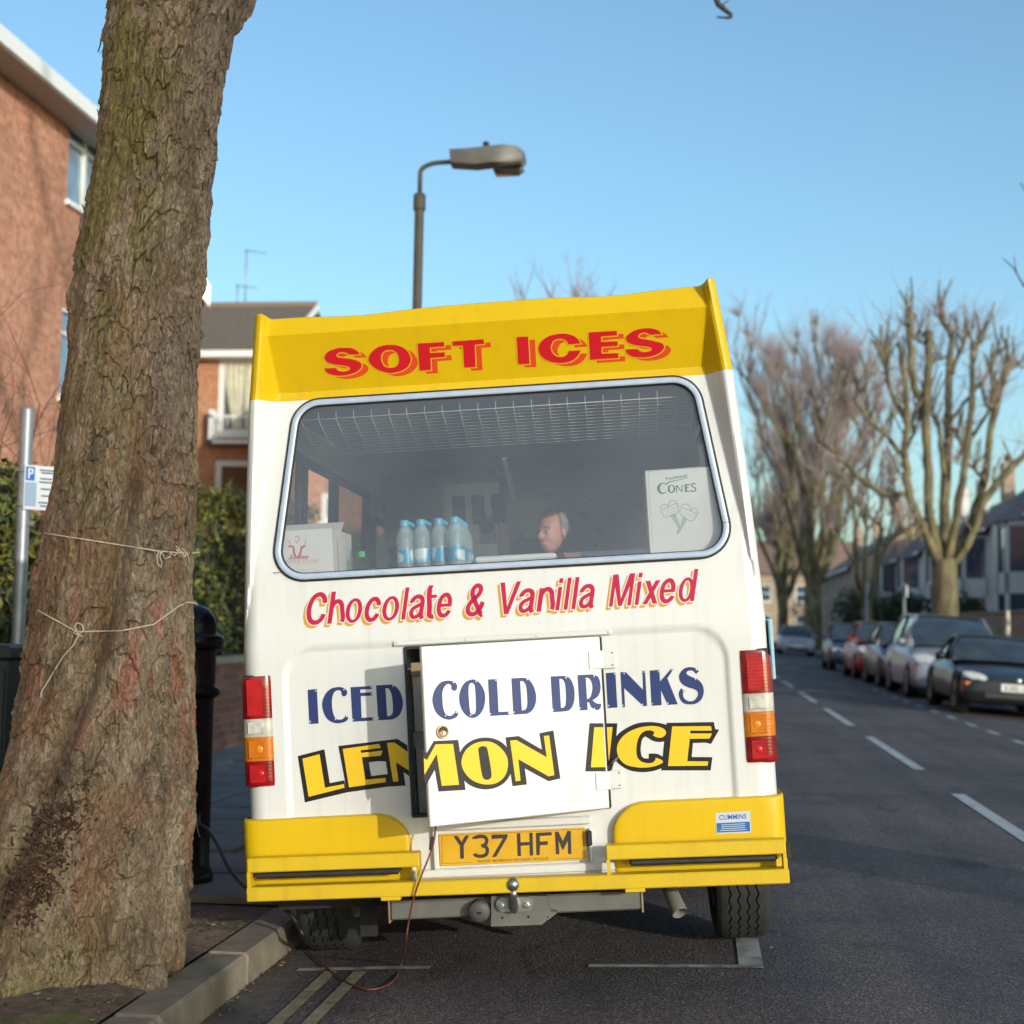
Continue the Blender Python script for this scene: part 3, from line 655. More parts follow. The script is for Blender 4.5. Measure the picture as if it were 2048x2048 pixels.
# ---- bumper: lower rail right across, two upper rails with a slot between
SH = Matrix.Identity(4); SH[2][0] = -.0094
bump = MB().box(-.944, .966, -.125, -.055, .350, .400, M=SH, c=.004).build('bumper', m_rail, van)
for a, b in ((-.939, -.322), (.336, .961)):
    MB().box(a, b, -.122, -.058, .451, .501, M=SH, c=.004).build('upper_rail', m_rail, bump)
    MB().box(a, a+.012, -.1215, -.0585, .398, .453, M=SH).build('rail_end', m_rail, bump)
    MB().box(b-.012, b, -.1215, -.0585, .398, .453, M=SH).build('rail_end', m_rail, bump)
    i0, i1 = (a+.02, b-.075) if a < 0 else (a+.08, b-.03)
    MB().box(i0, i1, -.1, -.03, .424, .4505, M=SH, c=.008).build('rubber_strip', m_black, bump)
for u in (-.43, .43): MB().box(u-.035, u+.035, -.124, -.06, .338, .352, M=SH, c=.002).build('bumper_tab', m_rail, bump)
q = vw((1490, 1603), .09); eb = MB().box(.962, .982, -.115, -.06, q.z-.028, q.z+.026, c=.003)
for k in range(4): eb.box(.982, .986, -.115, -.06, q.z-.022+k*.012, q.z-.016+k*.012)
eb.build('side_marker', m_black, bump)
# white tail skirt between the corner panels, with the plate in a shallow frame
sk = MB(); sk.box(-.365, .366, -.020, .03, .396, .425, c=.004); sk.box(-.366, .367, -.016, .03, .372, .397, c=.003)
sk.build('tail_skirt', m_vwhite, van)
pf = MB()
for (a, b, c, d) in ((-.285, .288, .562, .590), (-.285, -.265, .425, .562), (.288-.012, .288, .425, .545), (-.285, .288, .418, .4265)): pf.box(a, b, -.012, .01, c, d, c=.004)
pf.build('plate_surround', m_vwhite, van)
ZP = zoomer(870, 1640, 320)
# ---- flap on the offside, seen edge on
q0, q1 = vw((1455, 1168), -.02), vw((1464, 1282), -.02)
MB().box(q0.x-.01, q1.x+.002, .03, .55, q1.z, q0.z, c=.004).build('side_flap', mat('pale_blue_paint', (.30, .52, .62), rough=.4), van)
# ---- tow bar
tb = MB().box(-.453, .457, -.005, .065, .252, .318, c=.006).build('tow_bar', m_steel, van)
for u in (-.458, .450): MB().box(u, u+.007, -.012, .075, .243, .326, c=.001).build('end_plate', mat('rusty_end', (.22, .12, .07), (.30, .22, .16), scale=25, rough=.8), tb)
ZT = zoomer(960, 1740, 170)
pl = plane_v(.045)
poly = [vcut(ZT(p), *pl) for p in ((255, 600), (1520, 590), (1600, 940), (1745, 950), (1740, 985), (1400, 1245), (250, 1285))]
MB().prism([(p.x, p.z) for p in poly], lambda p: (p[0], -.045, p[1]), lambda p: (p[0], -.005, p[1])).build('tow_plate', m_steel, tb)
m_zinc = mat('zinc_plate', (.52, .53, .50), (.44, .45, .42), scale=20, rough=.32, metal=.9)
pl2 = plane_v(.060)
fl = [vcut(ZT(p), *pl2) for p in ((470, 630), (1090, 612), (1170, 660), (1205, 760), (1190, 870), (1110, 945), (480, 950), (400, 880), (365, 780), (390, 690))]
MB().prism([(p.x, p.z) for p in fl], lambda p: (p[0], -.060, p[1]), lambda p: (p[0], -.046, p[1])).build('ball_flange', m_zinc, tb)
cb = vcut(ZT((750, 325)), *plane_v(.115)); m_ball = mat('ball_steel', (.40, .38, .37), (.33, .31, .30), scale=18, rough=.32, metal=.9)
tw = MB().sphere(cb, .0255, 20, 14); nk = vcut(ZT((770, 900)), *plane_v(.075))
tw.tube([cb+Vector((0, 0, -.018)), cb+Vector((0, .004, -.038)), Vector((nk.x-.001, -.104, (cb.z+nk.z)/2+.005)), Vector((nk.x, -.082, nk.z+.012)), Vector((nk.x, -.068, nk.z-.004))], [.0135, .0145, .0165, .0185, .014], 14)
tw.build('tow_ball', m_ball, tb)
for p in ((490, 810), (1060, 790)):
    c = vcut(ZT(p), *pl2); Mb = Matrix.Translation((c.x, -.060, c.z)) @ Matrix.Rotation(R(90), 4, 'X')
    MB().lathe([(.0145, 0), (.0145, .002), (.0105, .0022), (.0105, .010), (.008, .0112), (.0001, .0112)], 6, Mb, smooth=False).build('bolt', m_zinc, tb)
for p in ((510, 1085), (1100, 1065), (1545, 1065)):
    c = vcut(ZT(p), *pl); MB().lathe([(.0048 if p[0] < 1500 else .003, 0), (.0001, .0003)], 14, Matrix.Translation((c.x, -.0458, c.z)) @ Matrix.Rotation(R(90), 4, 'X')).build('bolt_hole', m_dark, tb)
c = vw((905, 1715), .03); Mb = Matrix.Translation((c.x, -.005, c.z)) @ Matrix.Rotation(R(90), 4, 'X') @ Matrix.Rotation(.15, 4, 'X')
so_ = MB().lathe([(.030, -.03), (.036, .01), (.038, .045), (.036, .05), (.012, .055), (.0001, .055)], 22, Mb).build('tow_socket', mat('socket_grey', (.10, .10, .10), (.07, .07, .07), scale=12, rough=.6), tb)
MB().box(-.008, .008, -.004, .004, .054, .058, M=Mb).build('socket_latch', m_dark, so_)
# ---- wheels, axle, exhaust, mud flap, tank
m_tyre = mat('tyre_rubber', (.018, .0175, .017), (.028, .027, .026), scale=30, rough=.8)
m_rim = mat('wheel_steel', (.35, .35, .35), rough=.4, metal=.7)
def tyre_grid(rad=.335, wd=.205):
    n = 216; prof = []
    hw_ = wd/2
    xs_ = [-hw_*.72, -hw_, -hw_*1.06, -hw_*.98, -hw_*.86, -hw_*.80]; rs_ = [.60, .68, .82, .955, .985, .995]
    gro = []
    for gx in (-.60, -.20, .20, .60):
        c_ = gx*hw_*.86
        gro += [(c_-.0035, 1.0, 0), (c_-.0034, .966, 1), (c_+.0034, .966, 1), (c_+.0035, 1.0, 0)]
    pts = [(x, r, 0) for x, r in zip(xs_, rs_)] + [(x, r, 2) for x, r, _ in gro] + [(-x, r, 0) for x, r in zip(xs_[::-1], rs_[::-1])]
    P = np.zeros((n, len(pts), 3)); th = np.arange(n)*2*math.pi/n
    for j, (x, r, zig) in enumerate(pts):
        k = (np.arange(n) % 6); tri = np.abs(k-3)/3.-.5
        P[:, j, 0] = x + (tri*.011 if zig else 0); P[:, j, 1] = rad*r*np.cos(th); P[:, j, 2] = rad*r*np.sin(th)
    return np.transpose(P, (1, 0, 2))
TG = tyre_grid()
for u, y_, z_ in ((.848, .78, .322), (-.80, .78, .342), (.80, 3.35, .322), (-.80, 3.35, .345)):
    wh = MB().lathe([(.001, -.06), (.06, -.06), (.09, -.02), (.17, -.03), (.20, -.09), (.212, -.10), (.212, .10), (.20, .09), (.17, .05), (.001, .05)], 32,
                    Matrix.Translation((u, y_, z_)) @ Matrix.Rotation(R(90)*(1 if u > 0 else -1), 4, 'Y')).build('wheel', m_rim, van)
    grid_mesh('tyre', TG + np.array([u, y_, z_]), m_tyre, wh, closed=True, sharp=35)
ax = MB().tube([(-.7, .78, .34), (.75, .78, .33)], .045, 12); ax.sphere((0, .78, .335), .13, 14, 10); ax.build('rear_axle', m_dark, van)
MB().box(-.95, .95, .09, 4.0, .42, .50).build('chassis', m_dark, van)
MB().box(-.62, -.58, .30, .75, .36, .44).build('chassis_rail', m_dark, van)
e0, e1 = vw((1268, 1690), -.08), vw((1283, 1722), -.06)
MB().tube([(e0.x-.04, .60, .40), (e0.x-.02, .25, .36), (e0.x, .10, e0.z), (e1.x, .05, e1.z)], [.026, .026, .027, .029], 14, cap=False).build('exhaust_pipe', mat('exhaust', (.38, .36, .33), (.25, .23, .21), scale=14, rough=.5, metal=.5), van)
q = vw((692, 1760), -.35)
MB().box(q.x-.02, q.x+.045, .33, .345, q.z-.01, .43).build('mud_flap', m_dark, van)
MB().box(-.90, -.36, .20, .34, .27, .44).build('spare_carrier', m_dark, van)
for sd, u in ((1, .83), (-1, -.83)):
    arch = [Vector((sd*.955, .78+.40*math.cos(a_), .36+.40*math.sin(a_))) for a_ in np.linspace(0, math.pi, 14)]
    MB().rings([arch, [Vector((p.x-sd*.30, p.y, p.z)) for p in arch]], close=False).build('wheel_arch', m_dark, van)
# ================================================================== lettering on the van
from mathutils.geometry import tessellate_polygon
def path(txt, smooth=False):
    """'x,y x,y' -> sampled outline; a trailing * flips a point between corner and smooth"""
    pts = []
    for t in txt.split():
        fl = t.endswith('*'); a, b = t.rstrip('*').split(','); pts.append((Vector((float(a), float(b))), smooth != fl))
    n = len(pts); out = []
    for i in range(n):
        p0, p1, p2, p3 = pts[i-1], pts[i], pts[(i+1) % n], pts[(i+2) % n]
        if not p1[1] and not p2[1]: out.append(p1[0]); continue
        L = (p2[0]-p1[0]).length
        d = p2[0]-p1[0]
        t1 = (p2[0]-p0[0]).normalized()*L if p1[1] else d
        t2 = (p3[0]-p1[0]).normalized()*L if p2[1] else d
        for k in range(6):
            s = k/6.; h1 = 2*s**3-3*s*s+1; h2 = s**3-2*s*s+s; h3 = -2*s**3+3*s*s; h4 = s**3-s*s
            out.append(p1[0]*h1 + t1*h2 + p2[0]*h3 + t2*h4)
    return out
def grow(poly, d):
    """offset a closed outline outwards by d (either winding)"""
    n = len(poly); A = sum(poly[i].x*poly[(i+1) % n].y-poly[(i+1) % n].x*poly[i].y for i in range(n)); sg = 1 if A > 0 else -1
    out = []
    for i in range(n):
        a, b, c = poly[i-1], poly[i], poly[(i+1) % n]
        e1 = b-a; e2 = c-b
        if e1.length < 1e-6 or e2.length < 1e-6: out.append(b.copy()); continue
        e1.normalize(); e2.normalize(); n1 = Vector((e1.y, -e1.x))*sg; n2 = Vector((e2.y, -e2.x))*sg; k = n1+n2; q = 1+n1.dot(n2)
        out.append(b + k*(d/max(q, .5)))
    return out
class Letters:
    def __init__(s): s.mbs = {}; s.key = ''; s.n = 0
    @property
    def mb(s): return s.mbs.setdefault(s.key, MB())
    def put(s, loops, zoom, plane, lift, idx=0):
        s.n += 1; p0, nrm = plane; nn = Vector(nrm).normalized(); nn = nn if nn.y < 0 else -nn
        q0 = Vector(p0)+nn*(lift+.00002*(s.n % 12))
        flat = [p for lp in loops for p in lp]
        tr = tessellate_polygon([[Vector((p.x, p.y, 0)) for p in lp] for lp in loops])
        s.mb.cur = idx; s.mb.add([vcut(zoom(p), q0, nrm) for p in flat], [list(t) for t in tr])
    def build(s, name, mats, label, parent=None):
        for k_, mb_ in s.mbs.items():
            pa = parent or (door if k_.endswith('@door') else van); o = mb_.build(name, mats, pa, recalc=False); o['label'] = (k_.split('@')[0]+' ' if k_ else '')+label
        return o
pm = lambda nm, c: mat(nm, c, rough=.5, spec=.3)
PH = plane_v(-.116, -.4729, 2.207); PC = plane_v(0, .12, 1.24); PB = plane_v(-.012); PD = (Dp, Dn)
m_red, m_orng, m_yl = pm('sign_red', (.55, .008, .018)), pm('sign_orange', (.66, .06, .015)), m_vyel
z1, z2 = zoomer(640, 660, 360), zoomer(1000, 640, 360)
SOFT = [(z1, '430,262* 400,225 345,197 270,190 170,200 85,235 48,290 70,340 140,368 230,380 295,392 322,412 295,438 235,445 190,434 170,408* 47,412* 65,450 120,480 210,492 310,480 400,445 446,395 438,355 400,330 330,312 240,300 187,290 177,268 200,245 250,238 295,250 310,264*', True, None),
 (z1, '520,315 560,230 640,178 750,158 860,175 940,230 975,315 945,390 870,440 750,462 640,435 560,385', True, '655,310 675,242 740,214 812,234 846,310 828,383 760,406 692,388'),
 (z1, '1047,145 1330,128 1335,178 1178,188 1183,247 1338,238 1342,290 1185,302 1192,430 1068,438', False, None),
 (z1, '1422,122 1757,98 1762,150 1660,158 1672,398 1548,405 1533,167 1425,173', False, None),
 (z2, '178,183 302,177 318,470 195,475', False, None),
 (z2, '865,252* 845,215 790,170 700,147 620,150 510,180 435,240 412,310 440,385 520,440 640,462 740,450 820,405 868,325* 740,330* 720,370 660,398 590,380 548,320 550,270 580,220 650,202 715,225 735,262*', True, None),
 (z2, '950,133 1252,115 1257,165 1085,178 1087,235 1262,228 1265,278 1090,290 1093,362 1268,355 1272,408 968,428', False, None),
 (z2, '1735,152* 1700,112 1620,90 1540,90 1440,115 1365,165 1350,200 1380,245 1460,272 1560,285 1625,300 1622,325 1570,342 1510,338 1475,310* 1345,315* 1365,360 1430,395 1520,402 1620,392 1720,350 1762,295 1745,255 1690,235 1590,212 1500,195 1485,170 1515,142 1570,138 1610,160*', True, None)]
L = Letters()
for z, o_, sm, h_ in SOFT:
    L.key = 'SOFT' if z is z1 else 'ICES'
    P_ = path(o_, sm); H_ = [path(h_, True)] if h_ else []
    sh = lambda q: [p+Vector((73, 33)) for p in q]
    L.put([sh(P_)]+[sh(q) for q in H_], z, PH, .0008, 1)
for z, o_, sm, h_ in SOFT:
    L.key = 'SOFT' if z is z1 else 'ICES'
    P_ = path(o_, sm); H_ = [path(h_, True)] if h_ else []
    L.put([grow(P_, 12)]+[grow(q, -12) for q in H_], z, PH, .0014, 2)
for z, o_, sm, h_ in SOFT:
    L.key = 'SOFT' if z is z1 else 'ICES'
    P_ = path(o_, sm); H_ = [path(h_, True)] if h_ else []
    L.put([P_]+H_, z, PH, .002, 0)
L.build('header_lettering', [m_red, m_orng, m_yl], 'in red with orange drop shadow')

# words set from the built-in outline font, fitted to the place of each word
def word_mesh(txt, off=0.0, res=3):
    c = bpy.data.curves.new('w', 'FONT'); c.body = txt; c.size = 1; c.offset = off; c.resolution_u = res; c.fill_mode = 'BOTH'
    o = bpy.data.objects.new('w', c); COL.objects.link(o); dg = bpy.context.evaluated_depsgraph_get(); ev = o.evaluated_get(dg); me = ev.to_mesh()
    V = np.array([v.co[:2] for v in me.vertices]); F = [list(p.vertices) for p in me.polygons]; ev.to_mesh_clear()
    bpy.data.objects.remove(o); bpy.data.curves.remove(c); return V, F
def put_word(Lt, txt, b0, b1, up, zoom, plane, lift, idx, off=0.0, shift=(0, 0), ref=None, box=None):
    V, F = word_mesh(txt, off)
    if box is None: Vr, _ = word_mesh(txt, 0); box = (Vr[:, 0].min(), Vr[:, 0].max(), Vr[:, 1].max())
    x0, x1, h = box; Lt.n += 1; p0, nrm = plane; nn = Vector(nrm).normalized(); nn = nn if nn.y < 0 else -nn
    q0 = Vector(p0)+nn*(lift+.00002*(Lt.n % 12)); vs = []
    for a, b in V:
        t = (a-x0)/(x1-x0); k = b/h
        vs.append(vcut(zoom((b0[0]+(b1[0]-b0[0])*t+up[0]*k+shift[0], b0[1]+(b1[1]-b0[1])*t+up[1]*k+shift[1])), q0, nrm))
    Lt.mb.cur = idx; Lt.mb.add(vs, F)
z9, z10 = zoomer(590, 1150, 410), zoomer(990, 1120, 410)
def rect(x0, y0, x1, y1): return ('p', '%f,%f %f,%f %f,%f %f,%f' % (x0, y0, x1, y0, x1, y1, x0, y1))
def ring_(cx, cy, rx, ry, t, ty):
    el = lambda a, b: ' '.join('%f,%f' % (cx+a*math.cos(k*math.pi/6), cy+b*math.sin(k*math.pi/6)) for k in range(12))
    return ('o', el(rx, ry), el(rx-t, ry-ty))
SW = .142
GL = {  # unit glyphs: cap height 1, x-height about .74; r = stroke along a path
 'C': (.59, [('r', '.525,.66 .50,.80 .42,.91 .32,.94 .19,.87 .10,.70 .066,.50 .09,.28 .17,.12 .30,.06 .42,.10 .50,.20 .535,.34', SW)]),
 'h': (.46, [rect(0, 0, SW, 1), ('r', '.07,.44 .12,.60 .22,.69 .33,.65 .395,.52 .395,.0', SW*.98)]),
 'n': (.47, [rect(0, 0, SW, .73), ('r', '.07,.44 .12,.60 .23,.69 .34,.65 .405,.52 .405,.0', SW*.98)]),
 'o': (.51, [ring_(.255, .37, .255, .385, .128, .10)]),
 'c': (.46, [('r', '.415,.49 .38,.62 .30,.695 .20,.68 .10,.55 .065,.37 .09,.18 .17,.065 .27,.05 .36,.12 .41,.26', SW*.95)]),
 'l': (.123, [rect(0, 0, .123, 1)]),
 'i': (.123, [rect(0, 0, .123, .73), rect(0, .85, .123, 1.0)]),
 'a': (.45, [('r', '.055,.51 .10,.64 .21,.695 .32,.66 .375,.54 .375,.12 .42,.0', SW*.95), ('r', '.36,.43 .22,.39 .10,.31 .066,.19 .12,.07 .22,.06 .32,.13 .37,.26', SW*.85)]),
 't': (.30, [('r', '.135,.95 .135,.20 .16,.07 .28,.06', SW), rect(.0, .62, .29, .725)]),
 'e': (.46, [('r', '.40,.37 .385,.54 .31,.675 .22,.70 .11,.60 .066,.40 .09,.19 .17,.07 .27,.05 .36,.11 .41,.23', SW*.93), rect(.07, .325, .462, .425)]),
 'd': (.52, [ring_(.235, .37, .235, .385, .122, .10), rect(.395, 0, .52, 1)]),
 'x': (.47, [('p', '0,0 .15,0 .47,.73 .32,.73'), ('p', '.32,0 .47,0 .15,.73 0,.73')]),
 'V': (.64, [('p', '0,1 .14,1 .36,.0 .245,.0'), ('p', '.50,1 .64,1 .38,.0 .25,.0')]),
 'M': (.69, [rect(0, 0, .115, 1), rect(.575, 0, .69, 1), ('p', '0,1 .17,1 .40,.0 .29,.0'), ('p', '.52,1 .69,1 .40,.0 .29,.0')]),
 '&': (.60, [('r', '.55,.03 .40,.22 .20,.56 .145,.72 .17,.86 .27,.945 .37,.90 .40,.79 .34,.65 .17,.48 .075,.32 .075,.17 .16,.07 .28,.06 .40,.15 .48,.28 .52,.42', SW)])}
def glyph_loops(ch, extra):
    wg, parts = GL[ch]; out = []
    for p in parts:
        if p[0] == 'r':
            c = path(p[1], True)[:-6]; c = [v.copy() for v in c]; wd = p[2]+2*extra; n = len(c)
            if extra > 0:
                c[0] = c[0]+(c[0]-c[1]).normalized()*extra; c[-1] = c[-1]+(c[-1]-c[-2]).normalized()*extra
            A = []; B = []
            for i in range(n):
                t = (c[min(i+1, n-1)]-c[max(i-1, 0)]).normalized(); q = Vector((-t.y, t.x))*wd/2; A.append(c[i]+q); B.append(c[i]-q)
            # a chain of quads keeps tight bends clean
            out.append(('q', A, B))
        elif p[0] == 'o': out.append(('l', [grow(path(p[1], True), extra), grow(path(p[2], True), -extra)]))
        else: out.append(('l', [grow(path(p[1]), extra)]))
    return wg, out
def ch_of(t): return t.split()[0]
def put_glyph(Lt, ch, x0, wd, base, up, zoom, plane, lift, idx, extra=0.0, shift=(0, 0)):
    wg, loops = glyph_loops(ch, extra); H = 302.0
    m_ = lambda p: Vector((x0+p.x/wg*wd+up[0]*p.y+shift[0], base(x0+p.x/wg*wd)+up[1]*p.y+shift[1]))
    for lp in loops:
        if lp[0] == 'l': Lt.put([[m_(p) for p in q] for q in lp[1]], zoom, plane, lift, idx)
        else:
            Lt.n += 1; p0, nrm = plane; nn = Vector(nrm).normalized(); nn = nn if nn.y < 0 else -nn; q0 = Vector(p0)+nn*(lift+.00002*(Lt.n % 12))
            A, B = lp[1], lp[2]; n = len(A); Lt.mb.cur = idx
            Lt.mb.add([vcut(zoom(m_(p)), q0, nrm) for p in A+B], [[i, i+1, n+i+1, n+i] for i in range(n-1)])
L = Letters(); ln9 = lambda x: 460-.0576*(x-320); ln10 = lambda x: 500-.073*(x-240) if x < 1000 else 441-.069*(x-1073)
ROW = [(z9, ln9, 'C 92 182,h 303 138,o 463 154,c 643 140,o 808 157,l 1000 37,a 1067 136,t 1214 98,e 1322 138'), (z9, lambda x: 390-.05*(x-1600), '& 1600 178'),
       (z10, ln10, 'V 10 195,a 212 143,n 390 145,i 567 37,l 645 37,l 718 38,a 782 138'), (z10, ln10, 'M 1073 207,i 1315 37,x 1388 142,e 1538 143,d 1717 158')]
for idx, lift, ex, sh in ((1, .0008, .012, (-27, 29)), (1, .0012, .012, (-19, 20)), (2, .0016, .032, (0, 0)), (0, .0021, .0, (0, 0))):
    for z, ln, txt in ROW:
        for t in txt.split(','):
            L.key = 'Chocolate' if ln is ln9 else 'ampersand' if ch_of(t) == '&' else 'Vanilla' if float(t.split()[1]) < 1000 else 'Mixed'; ch, a_, b_ = t.split(); L.n = L.n % 12; put_glyph(L, ch, float(a_), float(b_), ln, (42, -303), z, PC, lift, idx, ex, sh)
L.build('flavour_lettering', [pm('sign_crimson', (.46, .008, .052)), pm('sign_gold', (.56, .31, .035)), m_vwhite], 'in crimson with gold shadow')

# ICED COLD DRINKS
z3, z4, z5 = zoomer(590, 1330, 260), zoomer(850, 1320, 260), zoomer(1090, 1310, 340)
m_navy = pm('sign_navy', (.024, .040, .145)); L = Letters()
NAVY = [(z3, PB, '188,370 325,355 352,870 212,877', False, None),
 (z3, PB, '630,328 540,350 460,420 410,530 405,620 440,740 500,820 590,862 680,862 760,835 790,795 782,768 750,742* 742,770 700,805 650,812 600,790 565,700 550,590 555,480 590,400 640,375 685,392 692,440 720,465 755,455 775,420 770,380 730,345 690,330', True, None),
 (z3, PB, '825,330 1140,310 1143,357 970,367 970,413 1145,405 1148,455 978,463 990,785 1165,775 1168,825 855,843', False, None),
 (z3, PB, '1205,303 1430,290 1510,330* 1575,430* 1603,550* 1590,660* 1545,750* 1470,800* 1400,812* 1235,820', False, '1345,345 1390,352* 1430,420* 1450,540* 1455,680* 1440,730* 1410,755* 1370,758'),
 (z4, PD, '340,305 240,330 160,420 115,540 115,640 160,770 240,850 330,885 400,880 470,845 493,805 480,775 450,752* 440,785 400,820 350,828 300,790 270,700 260,590 262,470 295,390 345,357 390,380 393,430 430,458 465,445 480,400 465,350 420,318', True, None),
 (z4, PD, '705,287 600,330 530,440 508,580 540,720 610,820 700,862 790,830 860,740 895,600 885,470 830,360 770,305', True, '695,340* 660,365* 648,450* 655,600* 670,760* 690,800* 720,805* 750,780* 757,640* 750,480* 735,370*'),
 (z4, PD, '937,288 1070,282 1095,772 1252,765 1255,815 965,832', False, None),
 (z4, PD, '1285,272 1480,262 1550,295* 1620,400* 1652,530* 1645,640* 1600,740* 1530,795* 1460,803* 1315,812', False, '1415,315 1460,318* 1500,380* 1518,520* 1520,670* 1495,735* 1440,748'),
 (z5, PD, '65,243 220,237 280,262* 325,350* 338,450* 325,550* 285,620* 235,638* 90,650', False, '163,272 195,275* 225,320* 238,430* 235,560* 215,595* 182,602'),
 (z5, PD, '370,228 530,220 600,245* 630,330* 628,410* 600,470* 540,515 590,550* 638,553 635,590* 610,622* 570,622* 525,590* 500,540* 480,535 485,625 395,630', False, '463,258 495,262* 525,300* 540,370* 530,440* 510,485* 478,500'),
 (z5, PB, '692,205 800,197 823,597 714,603', False, None),
 (z5, PB, '858,195 920,195 1115,395 1107,180 1137,177 1160,577 1120,582 900,375 910,590 880,597', False, None),
 (z5, PB, '1190,177 1300,168 1308,300 1430,160 1465,157 1390,265 1510,560 1395,567 1318,400 1325,570 1212,577', False, None),
 (z5, PB, '1750,185* 1710,150 1650,137 1580,155 1530,215 1525,270 1560,330 1620,365 1700,390 1735,420 1735,460 1700,510 1650,525 1595,505 1570,460 1575,420 1590,405* 1545,378* 1522,430 1530,490 1570,545 1640,562 1720,550 1780,500 1805,420 1790,340 1740,280 1670,250 1615,220 1610,195 1640,178 1680,180 1715,215*', True, None)]
for z, pl_, o_, sm, h_ in NAVY:
    L.key = 'ICED' if z is z3 else 'COLD@door' if z is z4 else 'DR@door' if pl_ is PD else 'INKS'; L.put([path(o_, sm)]+([path(h_)] if h_ else []), z, pl_, .0012, 0)
for z, pl_, k, txt in ((z3, PB, 1.3, '310,382 225,840 728,365 600,805 765,765 1125,330 1135,430 865,812 1155,798 1455,315 1243,788'),
                       (z4, PD, 1.3, '425,332 308,828 465,780 758,318 678,820 1055,300 975,800 1243,785 1520,285 1325,775'),
                       (z5, PD, 1.0, '95,625 240,258 560,240 400,605 563,610'),
                       (z5, PB, 1.0, '790,213 725,575 900,210 885,573 1128,192 1110,562 1292,185 1220,553 1445,172 1397,547 1720,168 1710,273 1570,405 1632,517')):
    L.key = 'ICED' if z is z3 else 'COLD@door' if z is z4 else 'DR@door' if pl_ is PD else 'INKS'
    for p in path(txt): L.put([[p+Vector((-5*k, -8*k)), p+Vector((6*k, -9*k)), p+Vector((5*k, 9*k)), p+Vector((-6*k, 9*k))]], z, pl_, .0018, 1)
L.build('drinks_lettering', [m_navy, m_vwhite], 'in navy blue')

# LEMON ICE
z6, z7, z8 = zoomer(580, 1450, 300), zoomer(830, 1430, 300), zoomer(1150, 1420, 300)
m_ink = pm('sign_black', (.014, .010, .010)); m_lem = pm('sign_lemon', (.78, .49, .022)); L = Letters()
for z, pl_, o_, sm, h_ in (
 (z6, PB, '100,400 443,312 513,748 700,712 735,868 192,998', False, None),
 (z6, PB, '622,270 1385,178 1512,262 1520,400 1538,660 1462,605 1488,780 1250,795 735,868', False, '1015,480 1140,465 1235,470 1258,632 1045,658'),
 (z7, PD, '108,465 152,490 240,335 557,320 652,965 303,987 255,705 145,905 122,850 112,700', False, None),
 (z7, PD, '895,290 740,325 610,430 550,590 575,740 660,870 790,940 930,958 1080,920 1190,830 1250,690 1240,540 1170,400 1050,315', True, None),
 (z7, PD, '1165,288 1335,270 1635,445 1602,235 1783,198 1873,818 1718,853 1415,688 1443,895 1255,918', False, None),
 (z8, PD, '187,170 366,170 398,790 133,792', False, None), (z8, PB, '398,170 545,172 512,640 470,790 428,790', False, None),
 (z8, PB, '960,155* 800,172* 650,240* 540,330* 500,450* 505,600* 560,690* 700,775* 860,800* 1010,785* 1140,740 1185,420 1180,190 1080,165*', False, '905,340 870,370* 850,450* 850,560* 880,615* 950,625 950,560 1060,565* 1130,600 1150,405 1080,412* 1000,395* 940,360*'),
 (z8, PB, '1180,165 1788,155 1808,248 1858,252 1752,438 1680,420 1520,425 1503,605 1770,607 1748,778 1110,778', False, None)):
    L.key = 'LEM' if z is z6 else 'MON@door' if z is z7 else 'I@door' if pl_ is PD else 'ICE'; L.put([path(o_, sm)]+([path(h_)] if h_ else []), z, pl_, .0010, 0)
for z, pl_, o_, sm, h_ in (
 (z6, PB, '160,435 380,375 450,808 695,760 702,808 240,925', False, None),
 (z6, PB, '680,308 1150,243 1170,295 912,325 915,360 1190,330 1172,395 925,415 970,705 1230,682 1235,735 760,803', False, None),
 (z6, PB, '1250,230 1345,225 1516,345 1530,585 1365,480 1398,725 1328,732', False, None),
 (z7, PD, '114,555 155,580 265,378 490,372 567,898 345,912 280,500 122,770', False, None),
 (z7, PD, '890,340 760,370 650,460 600,590 620,700 700,810 800,870 930,895 1060,870 1160,780 1198,640 1180,530 1100,420 1000,355', True, '875,400* 820,425* 818,480* 860,760* 885,820* 935,835* 980,805* 985,740* 940,470* 920,415*'),
 (z7, PD, '1225,330 1305,322 1697,545 1660,270 1727,262 1795,775 1722,790 1330,568 1360,845 1297,853', False, None),
 (z8, PD, '248,222 366,222 393,735 205,738', False, None), (z8, PB, '402,222 485,220 440,640 428,690', False, None),
 (z8, PB, '960,207 800,235 650,310 560,420 540,520 570,620 650,700 780,735 900,742 1020,725 1100,695 1133,668 1100,635 1040,615* 1030,650 990,680 920,682 850,660 800,600 790,500 805,400 840,320 900,272 970,262 1015,280 1020,300 1003,325* 1050,350 1110,355 1160,325 1172,285 1140,240 1060,212', True, None),
 (z8, PB, '1252,212 1750,207 1763,265 1485,265 1482,302 1765,302 1732,368 1478,370 1445,660 1715,662 1708,718 1198,722', False, None)):
    L.key = 'LEM' if z is z6 else 'MON@door' if z is z7 else 'I@door' if pl_ is PD else 'ICE'; L.put([path(o_, sm)]+([path(h_)] if h_ else []), z, pl_, .0018, 1)
L.build('lemon_lettering', [m_ink, m_lem], 'in yellow with thick black outline')

